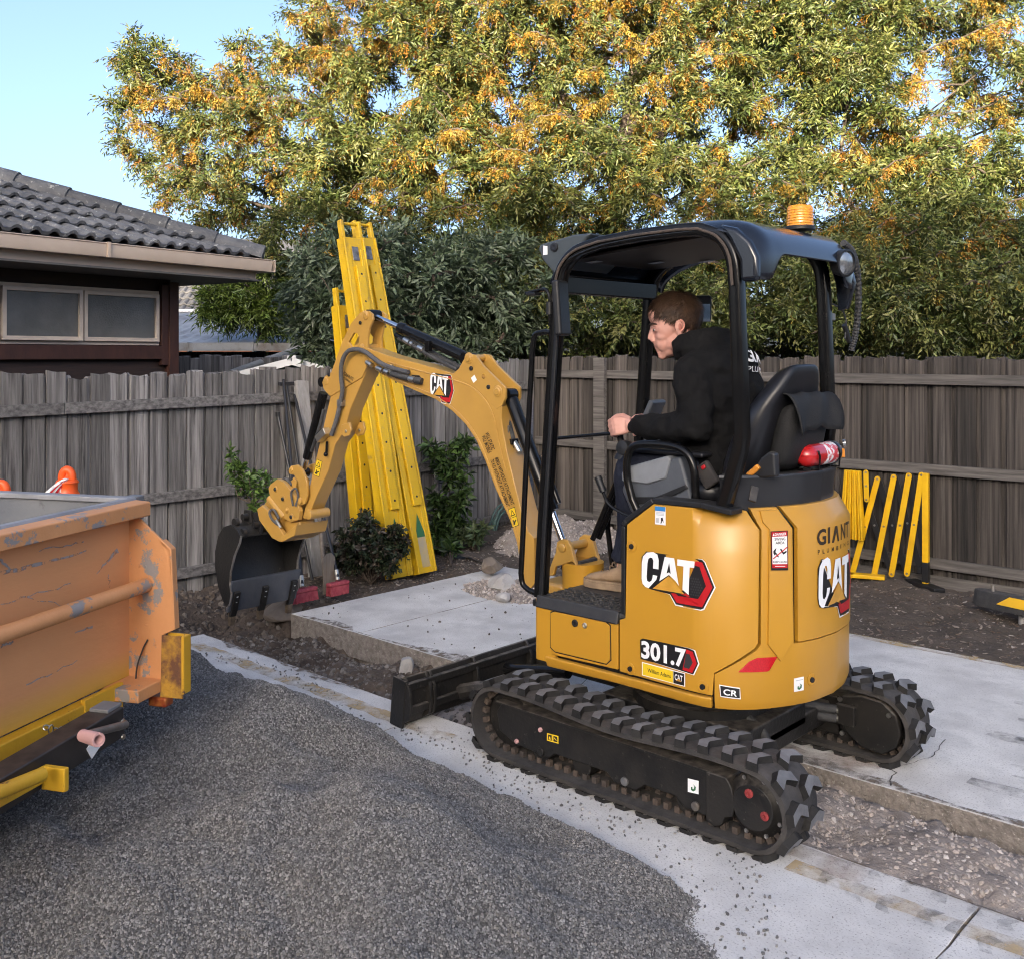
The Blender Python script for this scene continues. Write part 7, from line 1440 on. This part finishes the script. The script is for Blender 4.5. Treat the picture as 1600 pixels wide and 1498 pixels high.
for y_ in (.10, -.08): 
    MB().tube([(.05, y_, .05), (.048, y_, .0), (.0, y_, -.004), (-.048, y_, .0), (-.052, y_, .05), (-.045, y_, .075)], .004, 6).build('bracket', 'black_paint', fx); MB().box((0, y_, -.004), (.03, .025, .02)).build('bracket_foot', 'black_plastic', fx)
MB().lathe([(.0465, -.012), (.048, -.01), (.048, .01), (.0465, .012)], (0, -.10, .052), (0, -1, 0), 24).build('strap', 'decal_black', fx)

# ------------------------------------------------------------------ orange tipper trailer at the left
TY = math.atan2(-.894, .449); TO = np.array([1.159, 2.014, 0.]); TR = empty('tipper_trailer', TO.tolist(), TY); tag(TR, 'scratched orange steel tipper trailer with yellow chassis beside the gravel heap', 'trailer')
TU = np.array([math.cos(TY), math.sin(TY), 0]); TV = np.array([-TU[1], TU[0], 0])
def ty(px, py, y=0.): q = hit(px, py, TO + TV * y, TV) - TO; return (float(q @ TU), float(q[2]))
def tx(px, py, x=0.): q = hit(px, py, TO + TU * x, TU) - TO; return (float(q @ TV), float(q[2]))
Lp = -2.3; zt0 = ty(208, 782)[1]; zb0_ = ty(206, 1053)[1]
MB().prism([(Lp, zb0_), (0, zb0_), (0, zt0 - .01), (Lp, zt0 - .01)], 'xz', 0, .02).build('side_panel', 'orange_fade', TR, bevel=.003)
MB().prism([(-.07, zt0 - .052), (.025, zt0 - .052), (.030, zt0 - .03), (.03, zt0), (-.0, zt0 + .004), (-.07, zt0)], 'yz', Lp, .02).build('top_rail', 'orange_worn', TR, bevel=.006)
MB().prism([(-.012, zt0 + .001), (.030, zt0 + .001), (.030, zt0 + .010), (-.005, zt0 + .012)], 'yz', Lp, .02).build('rail_cap', 'worn_rim', TR, bevel=.003)
MB().box((.004, .82, (zt0 + zb0_) / 2), (.03, 1.60, zt0 - zb0_)).build('end_wall', 'tray_grey', TR, bevel=.003); MB().box((.002, .80, zt0 + .004), (.05, 1.6, .02)).build('end_rail', 'worn_rim', TR, bevel=.004)
MB().box((Lp / 2, 1.62, (zt0 + zb0_) / 2), (-Lp, .02, zt0 - zb0_)).build('far_panel', 'tray_grey', TR, bevel=.003); MB().box((Lp / 2, .81, zb0_ + .01), (-Lp, 1.6, .02)).build('tray_floor', 'tray_grey', TR)
MB().box((.045, .02, zt0 - .03), (.05, .05, .09)).build('corner_post', 'tray_grey', TR, bevel=.006)
gp_ = [tx(a, b, -.005) for a, b in [(201, 795), (221, 811), (254, 843), (269, 857), (275, 982), (258, 990), (258, 1064), (215, 1062), (202, 1053)]]
MB().prism(gp_, 'yz', -.012, .0).build('gusset_plate', 'orange_worn', TR, bevel=.003)
a_, b_, c_ = tx(254, 843), tx(269, 857), tx(275, 982); MB().prism([(a_[0], a_[1]), (b_[0], b_[1]), (c_[0], c_[1]), (c_[0] + .002, c_[1]), (b_[0] + .008, b_[1] - .004), (a_[0] + .005, a_[1] - .01)], 'yz', -.012, .022).build('gusset_flange', 'orange_worn', TR, bevel=.002)
bq = [tx(a, b, 0) for a, b in [(258, 989), (293, 992), (295, 1082), (282, 1088), (256, 1085)]]
MB().prism([(bq[0][0], bq[0][1]), (bq[1][0] + .012, bq[0][1]), (bq[2][0] + .012, bq[4][1]), (bq[4][0], bq[4][1])], 'yz', -.022, -.014).build('bracket_face', 'rust', TR, bevel=.002)
MB().box((.0, bq[1][0] + .006, (bq[1][1] + bq[2][1]) / 2), (.045, .012, bq[1][1] - bq[2][1])).build('bracket_side', 'tray_yellow', TR, bevel=.003); MB().box((.018, (bq[0][0] + bq[1][0]) / 2, (bq[1][1] + bq[2][1]) / 2), (.008, abs(bq[0][0] - bq[1][0]), bq[1][1] - bq[2][1])).build('bracket_back', 'tray_yellow', TR, bevel=.003)
tl_ = tx(254, 1092); MB().box((-.01, tl_[0], tl_[1]), (.05, .075, .035)).build('tail_lamp', 'tail_red', TR, bevel=.008)
z0_ = tx(225, 911)[1]; ye = tx(224, 911)[0]; ya_ = -.075
xa_, za_ = ty(0, 989, -.06); MB().tube([(xa_ * 3, -.075, z0_ + (za_ - z0_) * 3), (-.014, -.075, z0_)], .026, 18).build('side_tube', 'orange_worn', TR)
# slot beam below the panel, chassis rails
ch = [ty(0, 1150, -.02), ty(137, 1087, -.02), ty(137, 1109, -.02), ty(0, 1176, -.02)]
MB().box((Lp / 2 - .02, -.015, zb0_ - .05), (-Lp - .34, .05, .09)).build('chassis_rail', 'tray_yellow', TR, bevel=.006); MB().box((Lp / 2 - .22, .02, zb0_ - .14), (-Lp - .75, .05, .09)).build('chassis_rail', 'tray_yellow', TR, bevel=.006)
q0, q1 = ty(140, 1082, -.03), ty(176, 1110, -.03); MB().box(((q0[0] + q1[0]) / 2, -.035, zb0_ - .07), (.20, .02, .16)).build('chassis_plate', 'tray_yellow', TR, bevel=.004)
MB().box((-.07, -.06, zb0_ - .022), (.16, .16, .045)).build('corner_channel', 'orange_worn', TR, bevel=.005)
for k, (px, py) in enumerate(((186, 1071), (221, 1072), (260, 1080))): q = tx(px, py, -.012); MB().lathe([(0, 0), (.008, 0), (.008, .002), (0, .002)], (-.014 if k else -.015, q[0], q[1]), (-1, 0, 0), 12).build('bolt_hole', 'decal_black', TR)
for px, py in ((218, 884), (228, 884), (243, 1006), (229, 976), (228, 1022)): q = tx(px, py, -.012); MB().ell((-.013, q[0], q[1]), (.003, .005, .005), 8, 5).build('rivet', 'orange_worn', TR)
MB().tube(bez([(-.02, *tx(232, 998, -.015)), (-.025, *tx(226, 1012, -.015)), (-.03, *tx(218, 1040, -.015)), (-.035, *tx(217, 1070, -.015))], 5), .003, 6).build('wire', 'drawbar_black', TR)
worn_mat('paint_scratch', (.30, .285, .275), .40, .52, 34., .95)
for (a, b, w0, w1) in (((0, 895.5), (134, 861), .012, .005), ((150, 896), (183, 858), .003, .016), ((-8, 868), (16, 890), .010, .006), ((116, 988), (144, 978), .003, .008), ((0, 1008), (20, 1001), .012, .006), ((0, 942), (110, 911), .003, .004), ((30, 930), (118, 950), .003, .002), ((168, 897), (171, 917), .004, .006), ((40, 1068), (120, 1032), .004, .003), ((60, 860), (130, 846), .003, .004)):
    A, B = Vector((ty(*a)[0], -.0025, ty(*a)[1])), Vector((ty(*b)[0], -.0025, ty(*b)[1])); n_ = 10; d = B - A; nn = Vector((-d.z, 0, d.x)).normalized(); up_, dn_ = [], []
    for i in range(n_ + 1): t_ = i / n_; w_ = (w0 + (w1 - w0) * t_) * (.6 + rnd.random() * .6); c = A + d * t_ + nn * rnd.gauss(0, .0025); up_.append(c + nn * w_ * .6); dn_.append(c - nn * w_ * .6)
    MB().add(up_ + dn_[::-1], [tuple(range(2 * n_ + 2))]).build('paint_scratch', 'paint_scratch', TR, angle=0)
# black drawbar with winch handle, pink sleeve
yb_ = -.20
d0_, d1_ = ty(176, 1124, yb_), ty(20, 1218, yb_); dl_ = Vector((d1_[0] - d0_[0], 0, d1_[1] - d0_[1]))
D0 = Vector((d0_[0] + .0, yb_, d0_[1])); D1 = D0 + dl_ * 2.2; MB().beam(D0, D1, .09, .10).build('drawbar', 'drawbar_black', TR, bevel=.006)
MB().beam(D0 + Vector((.001, 0, .055)), D0 + dl_ * .16 + Vector((0, 0, .055)), .07, .012).build('end_cap', 'tray_grey', TR, bevel=.003)
for py in (1117, 1141): q = ty(186, py, yb_ - .0); MB().lathe([(0, 0), (.009, 0), (.008, .005), (0, .006)], (d0_[0] - .01, yb_ - .046, q[1]), (0, -1, 0), 10).build('bar_bolt', 'zinc', TR)
h0, h1 = ty(196, 1131, yb_ - .07), ty(128, 1149, yb_ - .09); MB().tube([(h0[0], yb_ - .07, h0[1]), (h1[0], yb_ - .09, h1[1])], [.013, .012], 12).build('winch_handle', 'bare_steel', TR)
s0_, s1_ = ty(128, 1148, yb_ - .10), ty(152, 1155, yb_ - .16); MB().loft([[Vector((s0_[0], yb_ - .10, s0_[1])) * (1 - t) + Vector((s1_[0], yb_ - .165, s1_[1])) * t + Vector((0, 0, 1)) * r_ * math.sin(a) + Vector((.75, -.6, 0)) * r_ * math.cos(a) * .9 for a in [2 * math.pi * j / 20 for j in range(20)]] for t, r_ in ((0, .012), (.05, .019), (.95, .022), (1, .021), (.99, .014), (.3, .013))]).build('handle_sleeve', 'pink_plastic', TR)
q = ty(139, 1170, yb_ - .046); MB().box((q[0] + .02, yb_ - .0475, q[1]), (.05, .003, .045), (0, R(-32), 0)).build('paper_label', 'decal_white', TR)
for i in range(9):
    t = i / 8; c = Vector((ty(72 + 60 * t, 1136 - 5 * t, -.12)[0], -.12, ty(72 + 60 * t, 1136 - 5 * t + 8 * math.sin(math.pi * t), -.12)[1])); a = R(90 * (i % 2)); MB().tube([c + Vector((.011 * math.cos(b), .006 * math.sin(b) * math.cos(a), .007 * math.sin(b) * math.sin(a) + .006 * math.sin(b))) for b in [2 * math.pi * j / 10 for j in range(10)]], .0022, 5, closed=True, caps=False).build('chain_link', 'zinc', TR)
# yellow hinge bracket and step tube at the lower left
hb = MB(); e0, e1, e2, e3 = ty(0, 1183, yb_ - .05), ty(72, 1192, yb_ - .05), ty(72, 1218, yb_ - .05), ty(0, 1206, yb_ - .05)
hb.box((e1[0] - .30, yb_ - .055, (e1[1] + e2[1]) / 2), (.60, .012, abs(e1[1] - e2[1]))); hb.box((e1[0] - .01, yb_ - .09, (e1[1] + e2[1]) / 2 - .01), (.02, .08, abs(e1[1] - e2[1]) + .02)); hb.build('hinge_bracket', 'tray_yellow', TR, bevel=.004)
f0, f1 = ty(66, 1209, yb_ - .10), ty(0, 1236, yb_ - .10); MB().tube([(f0[0], yb_ - .10, f0[1]), (f0[0] + (f1[0] - f0[0]) * 3, yb_ - .10, f0[1] + (f1[1] - f0[1]) * 3)], .020, 14).build('step_tube', 'tray_yellow', TR)
for y_ in (.25, 1.35):
    wh = MB().lathe([(.15, -.08), (.26, -.09), (.295, -.06), (.30, 0), (.295, .06), (.26, .09), (.15, .08)], (-1.45, y_, .32), (0, 1, 0), 32).build('wheel', 'belt_rubber', TR); MB().lathe([(0, -.05), (.15, -.08), (.155, .08), (0, .06)], (-1.45, y_, .32), (0, 1, 0), 24).build('rim', 'tray_grey', wh)
MB().cyl((-1.45, .2, .32), (-1.45, 1.4, .32), .03).build('axle', 'drawbar_black', TR)
MB().box((-.9, .8, .42), (.08, 1.3, .08)).build('cross_member', 'tray_yellow', TR)

# ------------------------------------------------------------------ orange bollards with tape behind the trailer
def bollard(px, py, D, label, tape_s):
    p = dep(px, py, D); b = empty('bollard', (p[0], p[1], 0)); tag(b, label, 'bollard', 'orange safety bollards behind the trailer'); h = p[2]
    MB().lathe([(0, 0), (.10, 0), (.10, .03), (.055, .06), (.05, h - .19), (.058, h - .17), (.062, h - .155), (.062, h - .135), (.052, h - .12), (.052, h - .085), (.058, h - .075), (.050, h - .062), (.028, h - .055), (.022, h - .05), (0, h - .05)], (0, 0, 0), (0, 0, 1), 26).build('stem', 'bollard_orange', b)
    lo_ = MB(); v = RIGHT
    lo_.tube([Vector((v[0] * .026 * math.cos(R(a)), v[1] * .026 * math.cos(R(a)), h - .052 + .042 * math.sin(R(a)))) for a in range(-20, 201, 20)], .022, 10); lo_.ell((0, 0, h - .050), (.022, .010, .030), 12, 8, rot=Matrix.Rotation(math.atan2(v[1], v[0]), 3, 'Z')); lo_.build('handle', 'bollard_orange', b)
    for k in range(5):
        a0 = np.array([-.02, -.02, h - .05]) ; t = MB(); w_ = .022; dx = -.055 - .018 * k
        pa = [a0 + RIGHT * (dx * s - .01) + np.array([0, 0, -.115 * s ** 1.4]) - VIEW * (.05 + .012 * k * s) for s in (0, .25, .5, .75, 1.)]
        for i in range(4):
            q = [pa[i] - RIGHT * w_ * .5, pa[i] + RIGHT * w_ * .5, pa[i + 1] + RIGHT * w_ * .5, pa[i + 1] - RIGHT * w_ * .5]; t.add(q, [(0, 1, 2, 3)])
        o = t.build('tape', 'tape_red' if k % 2 else 'tape_white', b, angle=60); m = o.modifiers.new('thick', 'SOLIDIFY'); m.thickness = .002
    return b
bollard(105, 731, 5.3, 'orange bollard top with red and white tape showing above the tray wall', 1)
bollard(2, 752, 5.1, 'orange bollard cut off by the left picture edge, tape knotted at its side', 1)

# ------------------------------------------------------------------ yellow steel beams leaning on the fence
def beam(base, top, w, d, label, handle=True, scuff=False, tri=True):
    b = Vector(base); t = Vector(top); ax = (t - b); Lb = ax.length; ax.normalize(); sd = Vector((0, 1, 0)); nn = sd.cross(ax).normalized()
    if nn.x > 0: nn = -nn
    root = empty('steel_beam', b); tag(root, label, 'beam', 'yellow steel beams leaning on the left fence'); m = Matrix((sd, nn, ax)).transposed()
    def bx(c, s, name, mm, par=root, bev=.004): return MB().box(m @ Vector(c), s, m).build(name, mm, par, bevel=bev)
    bx((0, -.0, Lb / 2), (w, .012, Lb), 'web', 'beam_yellow')
    for s in (1, -1): bx((s * (w / 2 - .008), -d / 2 + .02, Lb / 2), (.016, d, Lb), 'flange', 'beam_yellow'); bx((s * (w / 2 - .036), .010, Lb / 2 - .05), (.040, .012, Lb - .1), 'lip', 'beam_yellow')
    z0, z1 = Lb * .19, Lb * .91
    bx((-.012, .022, (z0 + z1) / 2), (.085, .026, z1 - z0), 'centre_strip', 'beam_yellow'); bx((-.054, .012, (z0 + z1) / 2), (.02, .012, z1 - z0), 'strip_edge', 'beam_yellow')
    n = 9
    for k in range(n): MB().lathe([(0, 0), (.010, 0), (.009, .001), (0, .001)], m @ Vector((-.012, .0352, z0 + .07 + (z1 - z0 - .14) * k / (n - 1))), nn, 12).build('bolt_hole', 'decal_black', root)
    for k in range(4): bx((.030, .027, z0 + (z1 - z0) * (.12 + .22 * k)), (.006, .012, .16), 'weld', 'beam_yellow', bev=.002)
    if tri: MB().add([m @ Vector(q) for q in ((-.055, .0085, z0 - .26), (.055, .0085, z0 - .26), (.0, .0085, z0 - .06))], [(0, 1, 2)]).build('triangle_mark', 'decal_green', root, angle=0)
    if scuff: bx((0, .006, (z0 - .27) / 2 + .03), (w * .68, .008, z0 - .30), 'scuffed_face', 'beam_scuffed')
    if handle:
        for s in (1, -1): bx((s * (w / 2 - .016), -.02, Lb + .075), (.030, .05, .15), 'handle_lug', 'beam_yellow')
        MB().cyl(m @ Vector((-w / 2, -.02, Lb + .125)), m @ Vector((w / 2, -.02, Lb + .125)), .013).build('handle_rod', 'beam_yellow', root)
        bx((.0, .010, Lb - .14), (.065, .004, .12), 'data_plate', 'worn_steel')
    return root
q1 = loc(667, 894, 2, 0); q2 = loc(628, 901, 2, 0); q3 = loc(596, 890, 2, 0)
def lean(q, px, py):      # the top lies on the plane through the beam's foot that is square to the fence
    t = loc(px, py, 1, q[1]); return t
beam(q1, lean(q1, 571, 372), .20, .10, 'rightmost leaning yellow beam with a scuffed grey foot', True, True); beam(q2, lean(q2, 551, 372), .215, .10, 'tallest leaning yellow beam, its handle standing highest of all', True)
q3 = np.array([q3[0] + .12, q3[1] + .02, 0]); beam(q3, lean(q3, 541, 478), .20, .10, 'shorter leaning yellow beam at the left, its foot behind the rose bush', True)

# ------------------------------------------------------------------ tools against the left fence
def stick_tool(name, label, a, b, r_, m, group=None, cat=None):
    a, b = Vector(a), Vector(b); root = empty(name, a); tag(root, label, cat or name.replace('_', ' '), group); MB().tube([Vector((0, 0, 0)), b - a], r_, 10).build('handle', m, root); return root, (b - a)
FX = 4.47
def onf(px, py): return Vector(loc(px, py, 0, FX))
g0 = lambda px, py, z=.02: Vector(loc(px, py, 2, z))
def broom(hx, hy, ang, top, label, w=.5):
    c = g0(hx, hy, .08); root, d = stick_tool('broom', label, c + Vector((.0, 0, .06)), onf(*top), .0125, 'tool_black', 'red yard brooms', 'broom'); u = Vector((math.cos(ang), math.sin(ang), 0)); v = Vector((-u.y, u.x, 0)); mt = Matrix((u, v, Vector((0, 0, 1)))).transposed()
    hd_ = MB().box((0, 0, -.045), (w, .055, .026), mt).build('head', 'broom_red', root, bevel=.008); MB().tube([Vector((0, 0, -.02)), d * .035], .018, 10).build('ferrule', 'zinc', root); br_ = MB()
    for i in range(34):
        for j in range(4):
            p = u * (-w / 2 + .01 + (w - .02) * i / 33) + v * (-.022 + .015 * j); e = p * 1.05 + Vector((rnd.gauss(0, .004), rnd.gauss(0, .004), -.125)); br_.beam(p + Vector((0, 0, -.06)), e, .010, .006, (1, 0, .1))
    br_.build('bristles', 'broom_red', root, angle=0)['kind'] = 'stuff'; return root
broom(472, 925, R(-88), (443, 594), 'broom with black handle and pinkish red head beside the bucket', .24); broom(528, 914, R(-88), (460, 617), 'second red broom half hidden behind the shovel and grey bar', .18)
s1, d1 = stick_tool('shovel', 'narrow trenching shovel with a worn blade standing between the brooms', g0(509, 925) + Vector((0, 0, .02)), onf(484, 640), .015, 'tool_wood', None, 'shovel')
MB().prism([(-.055, -.02), (.055, -.02), (.05, .24), (.02, .27), (-.02, .27), (-.05, .24)], 'yz', -.045, -.033).build('blade', 'tool_wood', s1, bevel=.004)
s2, d2 = stick_tool('digging_bar', 'pale grey steel digging bar leaning right of the shovel', g0(531, 924), onf(494, 730), .014, 'bare_steel', None, 'bar'); MB().lathe([(0, -.02), (.026, -.02), (.020, .05), (0, .05)], (0, 0, .02), d2, 12).build('chisel_end', 'bare_steel', s2)
s3, d3 = stick_tool('rake', 'thin black handled rake leaning leftmost of the tools on the fence', g0(488, 905), onf(434, 648), .012, 'tool_black', None, 'rake'); MB().box(d3 * 1.0 + Vector((0, 0, .0)), (.03, .03, .04)).build('end_cap', 'tool_black', s3, bevel=.005)
s4, d4 = stick_tool('hoe', 'black handled hoe with its head up against the fence top', g0(492, 900), onf(447, 600), .012, 'tool_black', None, 'hoe'); MB().box(d4, (.03, .14, .03)).build('head', 'tool_black', s4, bevel=.004)
ps = empty('timber_post', g0(494, 900)); tag(ps, 'square grey timber post leaning upright on the fence behind the tools', 'post'); e_ = onf(470, 596) - Vector(ps.location); MB().beam((0, 0, 0), e_, .11, .06, (1, 0, 0)).build('post', 'grey_timber', ps, bevel=.004)
# hose coil hanging low on the fence near the corner
hc_ = Vector(loc(792, 828, 0, 4.40)); hz = empty('garden_hose', hc_); tag(hz, 'coil of dark green garden hose against the fence behind the boom', 'hose')
for k in range(7): MB().tube([(rnd.gauss(0, .008) - .02 * (k % 3), (.17 + .012 * k) * math.cos(a), (.19 + .012 * k) * math.sin(a) + .004 * k) for a in [2 * math.pi * j / 30 for j in range(30)]], .010, 8, closed=True, caps=False).build('loop', 'hose_green', hz)
MB().tube([(-.05, .12, -.20), (-.03, -.10, -.05)], .011, 8).build('hose_tail', 'hose_green', hz)

# ------------------------------------------------------------------ expandable yellow barrier
YB = -3.93; bpt = lambda px, py, dy=0.: Vector(loc(px, py, 1, YB + dy)); bo_ = bpt(1446, 912); bo_.z = 0
BA = empty('expanding_barrier', bo_); tag(BA, 'half opened yellow and black folding barrier standing at the dark fence', 'barrier'); br = lambda px, py, dy=0.: bpt(px, py, dy) - bo_
def slat(a, b, m, dy, w=.045):
    a, b = Vector(a), Vector(b); d = (b - a); L_ = d.length; d.normalize(); s_ = d.cross(Vector((0, 1, 0))); pr = []
    for k in range(9): an = R(-90 + 180 * k / 8); pr.append(b + d * (w / 2 * math.cos(an)) + s_ * (w / 2 * math.sin(an)))
    for k in range(9): an = R(90 + 180 * k / 8); pr.append(a + d * (w / 2 * math.cos(an)) + s_ * (w / 2 * math.sin(an)))
    o = MB().prism([(p.x, p.z) for p in pr], 'xz', dy - .004, dy + .004).build('slat', m, BA, bevel=.0015)
    for t in (.0, .5, 1.): c = a * (1 - t) + b * t; MB().lathe([(0, 0), (.009, 0), (.008, .004), (0, .005)], (c.x, dy + .004, c.z), (0, 1, 0), 10).build('rivet', 'bare_steel', o)
tops = [(1341, 749), (1372, 748), (1397.5, 745), (1421, 743), (1441, 742)]; bots = [(1306, 895), (1333, 895), (1367, 897), (1394, 896), (1418, 895)]
for t_, b_ in zip(tops, bots): slat(br(*b_), br(*t_), 'barrier_yellow', .012)
for t_, b_ in zip(tops[:4], [(1391, 893), (1415, 894), (1437, 890), (1446, 880)]): slat(br(*b_), br(*t_), 'barrier_black', -.012)
p0_, p1_ = br(1446.5, 739), br(1446.5, 878); MB().box(((p0_.x + p1_.x) / 2, 0, (p0_.z + p1_.z) / 2), (.045, .04, p0_.z - p1_.z)).build('post', 'barrier_yellow', BA, bevel=.005); MB().box((p1_.x, 0, p1_.z - .075), (.048, .043, .15)).build('post_sleeve', 'barrier_black', BA, bevel=.004); MB().box((p1_.x, 0, .06), (.042, .038, .10)).build('post_foot', 'barrier_yellow', BA, bevel=.004)
MB().box((p1_.x + .0, .02, .015), (.36, .10, .035), (0, 0, R(-35))).build('base_bar', 'barrier_black', BA, bevel=.008); MB().box((p1_.x + .04, .0, p1_.z - .06), (.03, .05, .05)).build('clamp', 'barrier_black', BA, bevel=.004)
for k in range(8):      # the folded end: a stack of upright slats
    x_ = br(1322 + k * 4, 740).x; z1_ = br(1322, 733).z; MB().box((x_, .04 + .012 * (k % 2), z1_ / 2 + .15), (.016, .05, z1_ - .30), (0, R(1.0 * (k - 4)), 0)).build('folded_slat', 'barrier_yellow', BA, bevel=.004)
x_ = br(1357, 740).x; slat(br(1354, 780, .06), br(1353, 738, .06), 'barrier_yellow', .06, .04); MB().box((br(1360, 900).x, .06, .03), (.26, .09, .03), (0, 0, R(20))).build('base_bar', 'barrier_yellow', BA, bevel=.006); MB().box((br(1325, 905).x, .12, .03), (.20, .08, .03)).build('base_bar', 'barrier_yellow', BA, bevel=.006)
# rubber wheel stop
ws0 = Vector(loc(1530, 940, 2, .06)); ws = empty('wheel_stop', (ws0.x, ws0.y, 0)); tag(ws, 'black rubber wheel stop with a yellow panel lying by the dark fence', 'wheel stop'); dz = Vector((-.93, .25, 0)).normalized(); ang = math.atan2(dz.y, dz.x); ws.rotation_euler = (0, 0, ang)
MB().loft([[(x, y * k, z) for y, z in ((-.075, .05), (-.07, .09), (-.045, .155), (.045, .155), (.07, .09), (.075, .05))] for x, k in ((-.02, .55), (.03, 1), (1.5, 1), (1.55, .55))]).build('rubber_body', 'wheelstop_rubber', ws, bevel=.006)
MB().prism([(.17, .085), (.62, .085), (.62, .148), (.25, .148)], 'xz', .0, .004).build('yellow_panel', 'barrier_yellow', ws); o = bpy.data.objects['yellow_panel']
o.data.transform(Matrix.Translation((0, -.004, -.085))); o.data.transform(Matrix.Rotation(R(-21), 4, 'X')); o.data.transform(Matrix.Translation((0, -.0715, .090)))
MB().lathe([(0, -.02), (.055, -.02), (.055, .05), (.048, .055), (0, .055)], (.33, .02, .0), (0, 0, 1), 20).build('pipe_cap', 'pale_stone', ws)
MB().lathe([(0, 0), (.012, 0), (.010, .05), (0, .05)], (.10, 0, .15), (0, 0, 1), 10).build('fixing', 'bare_steel', ws)
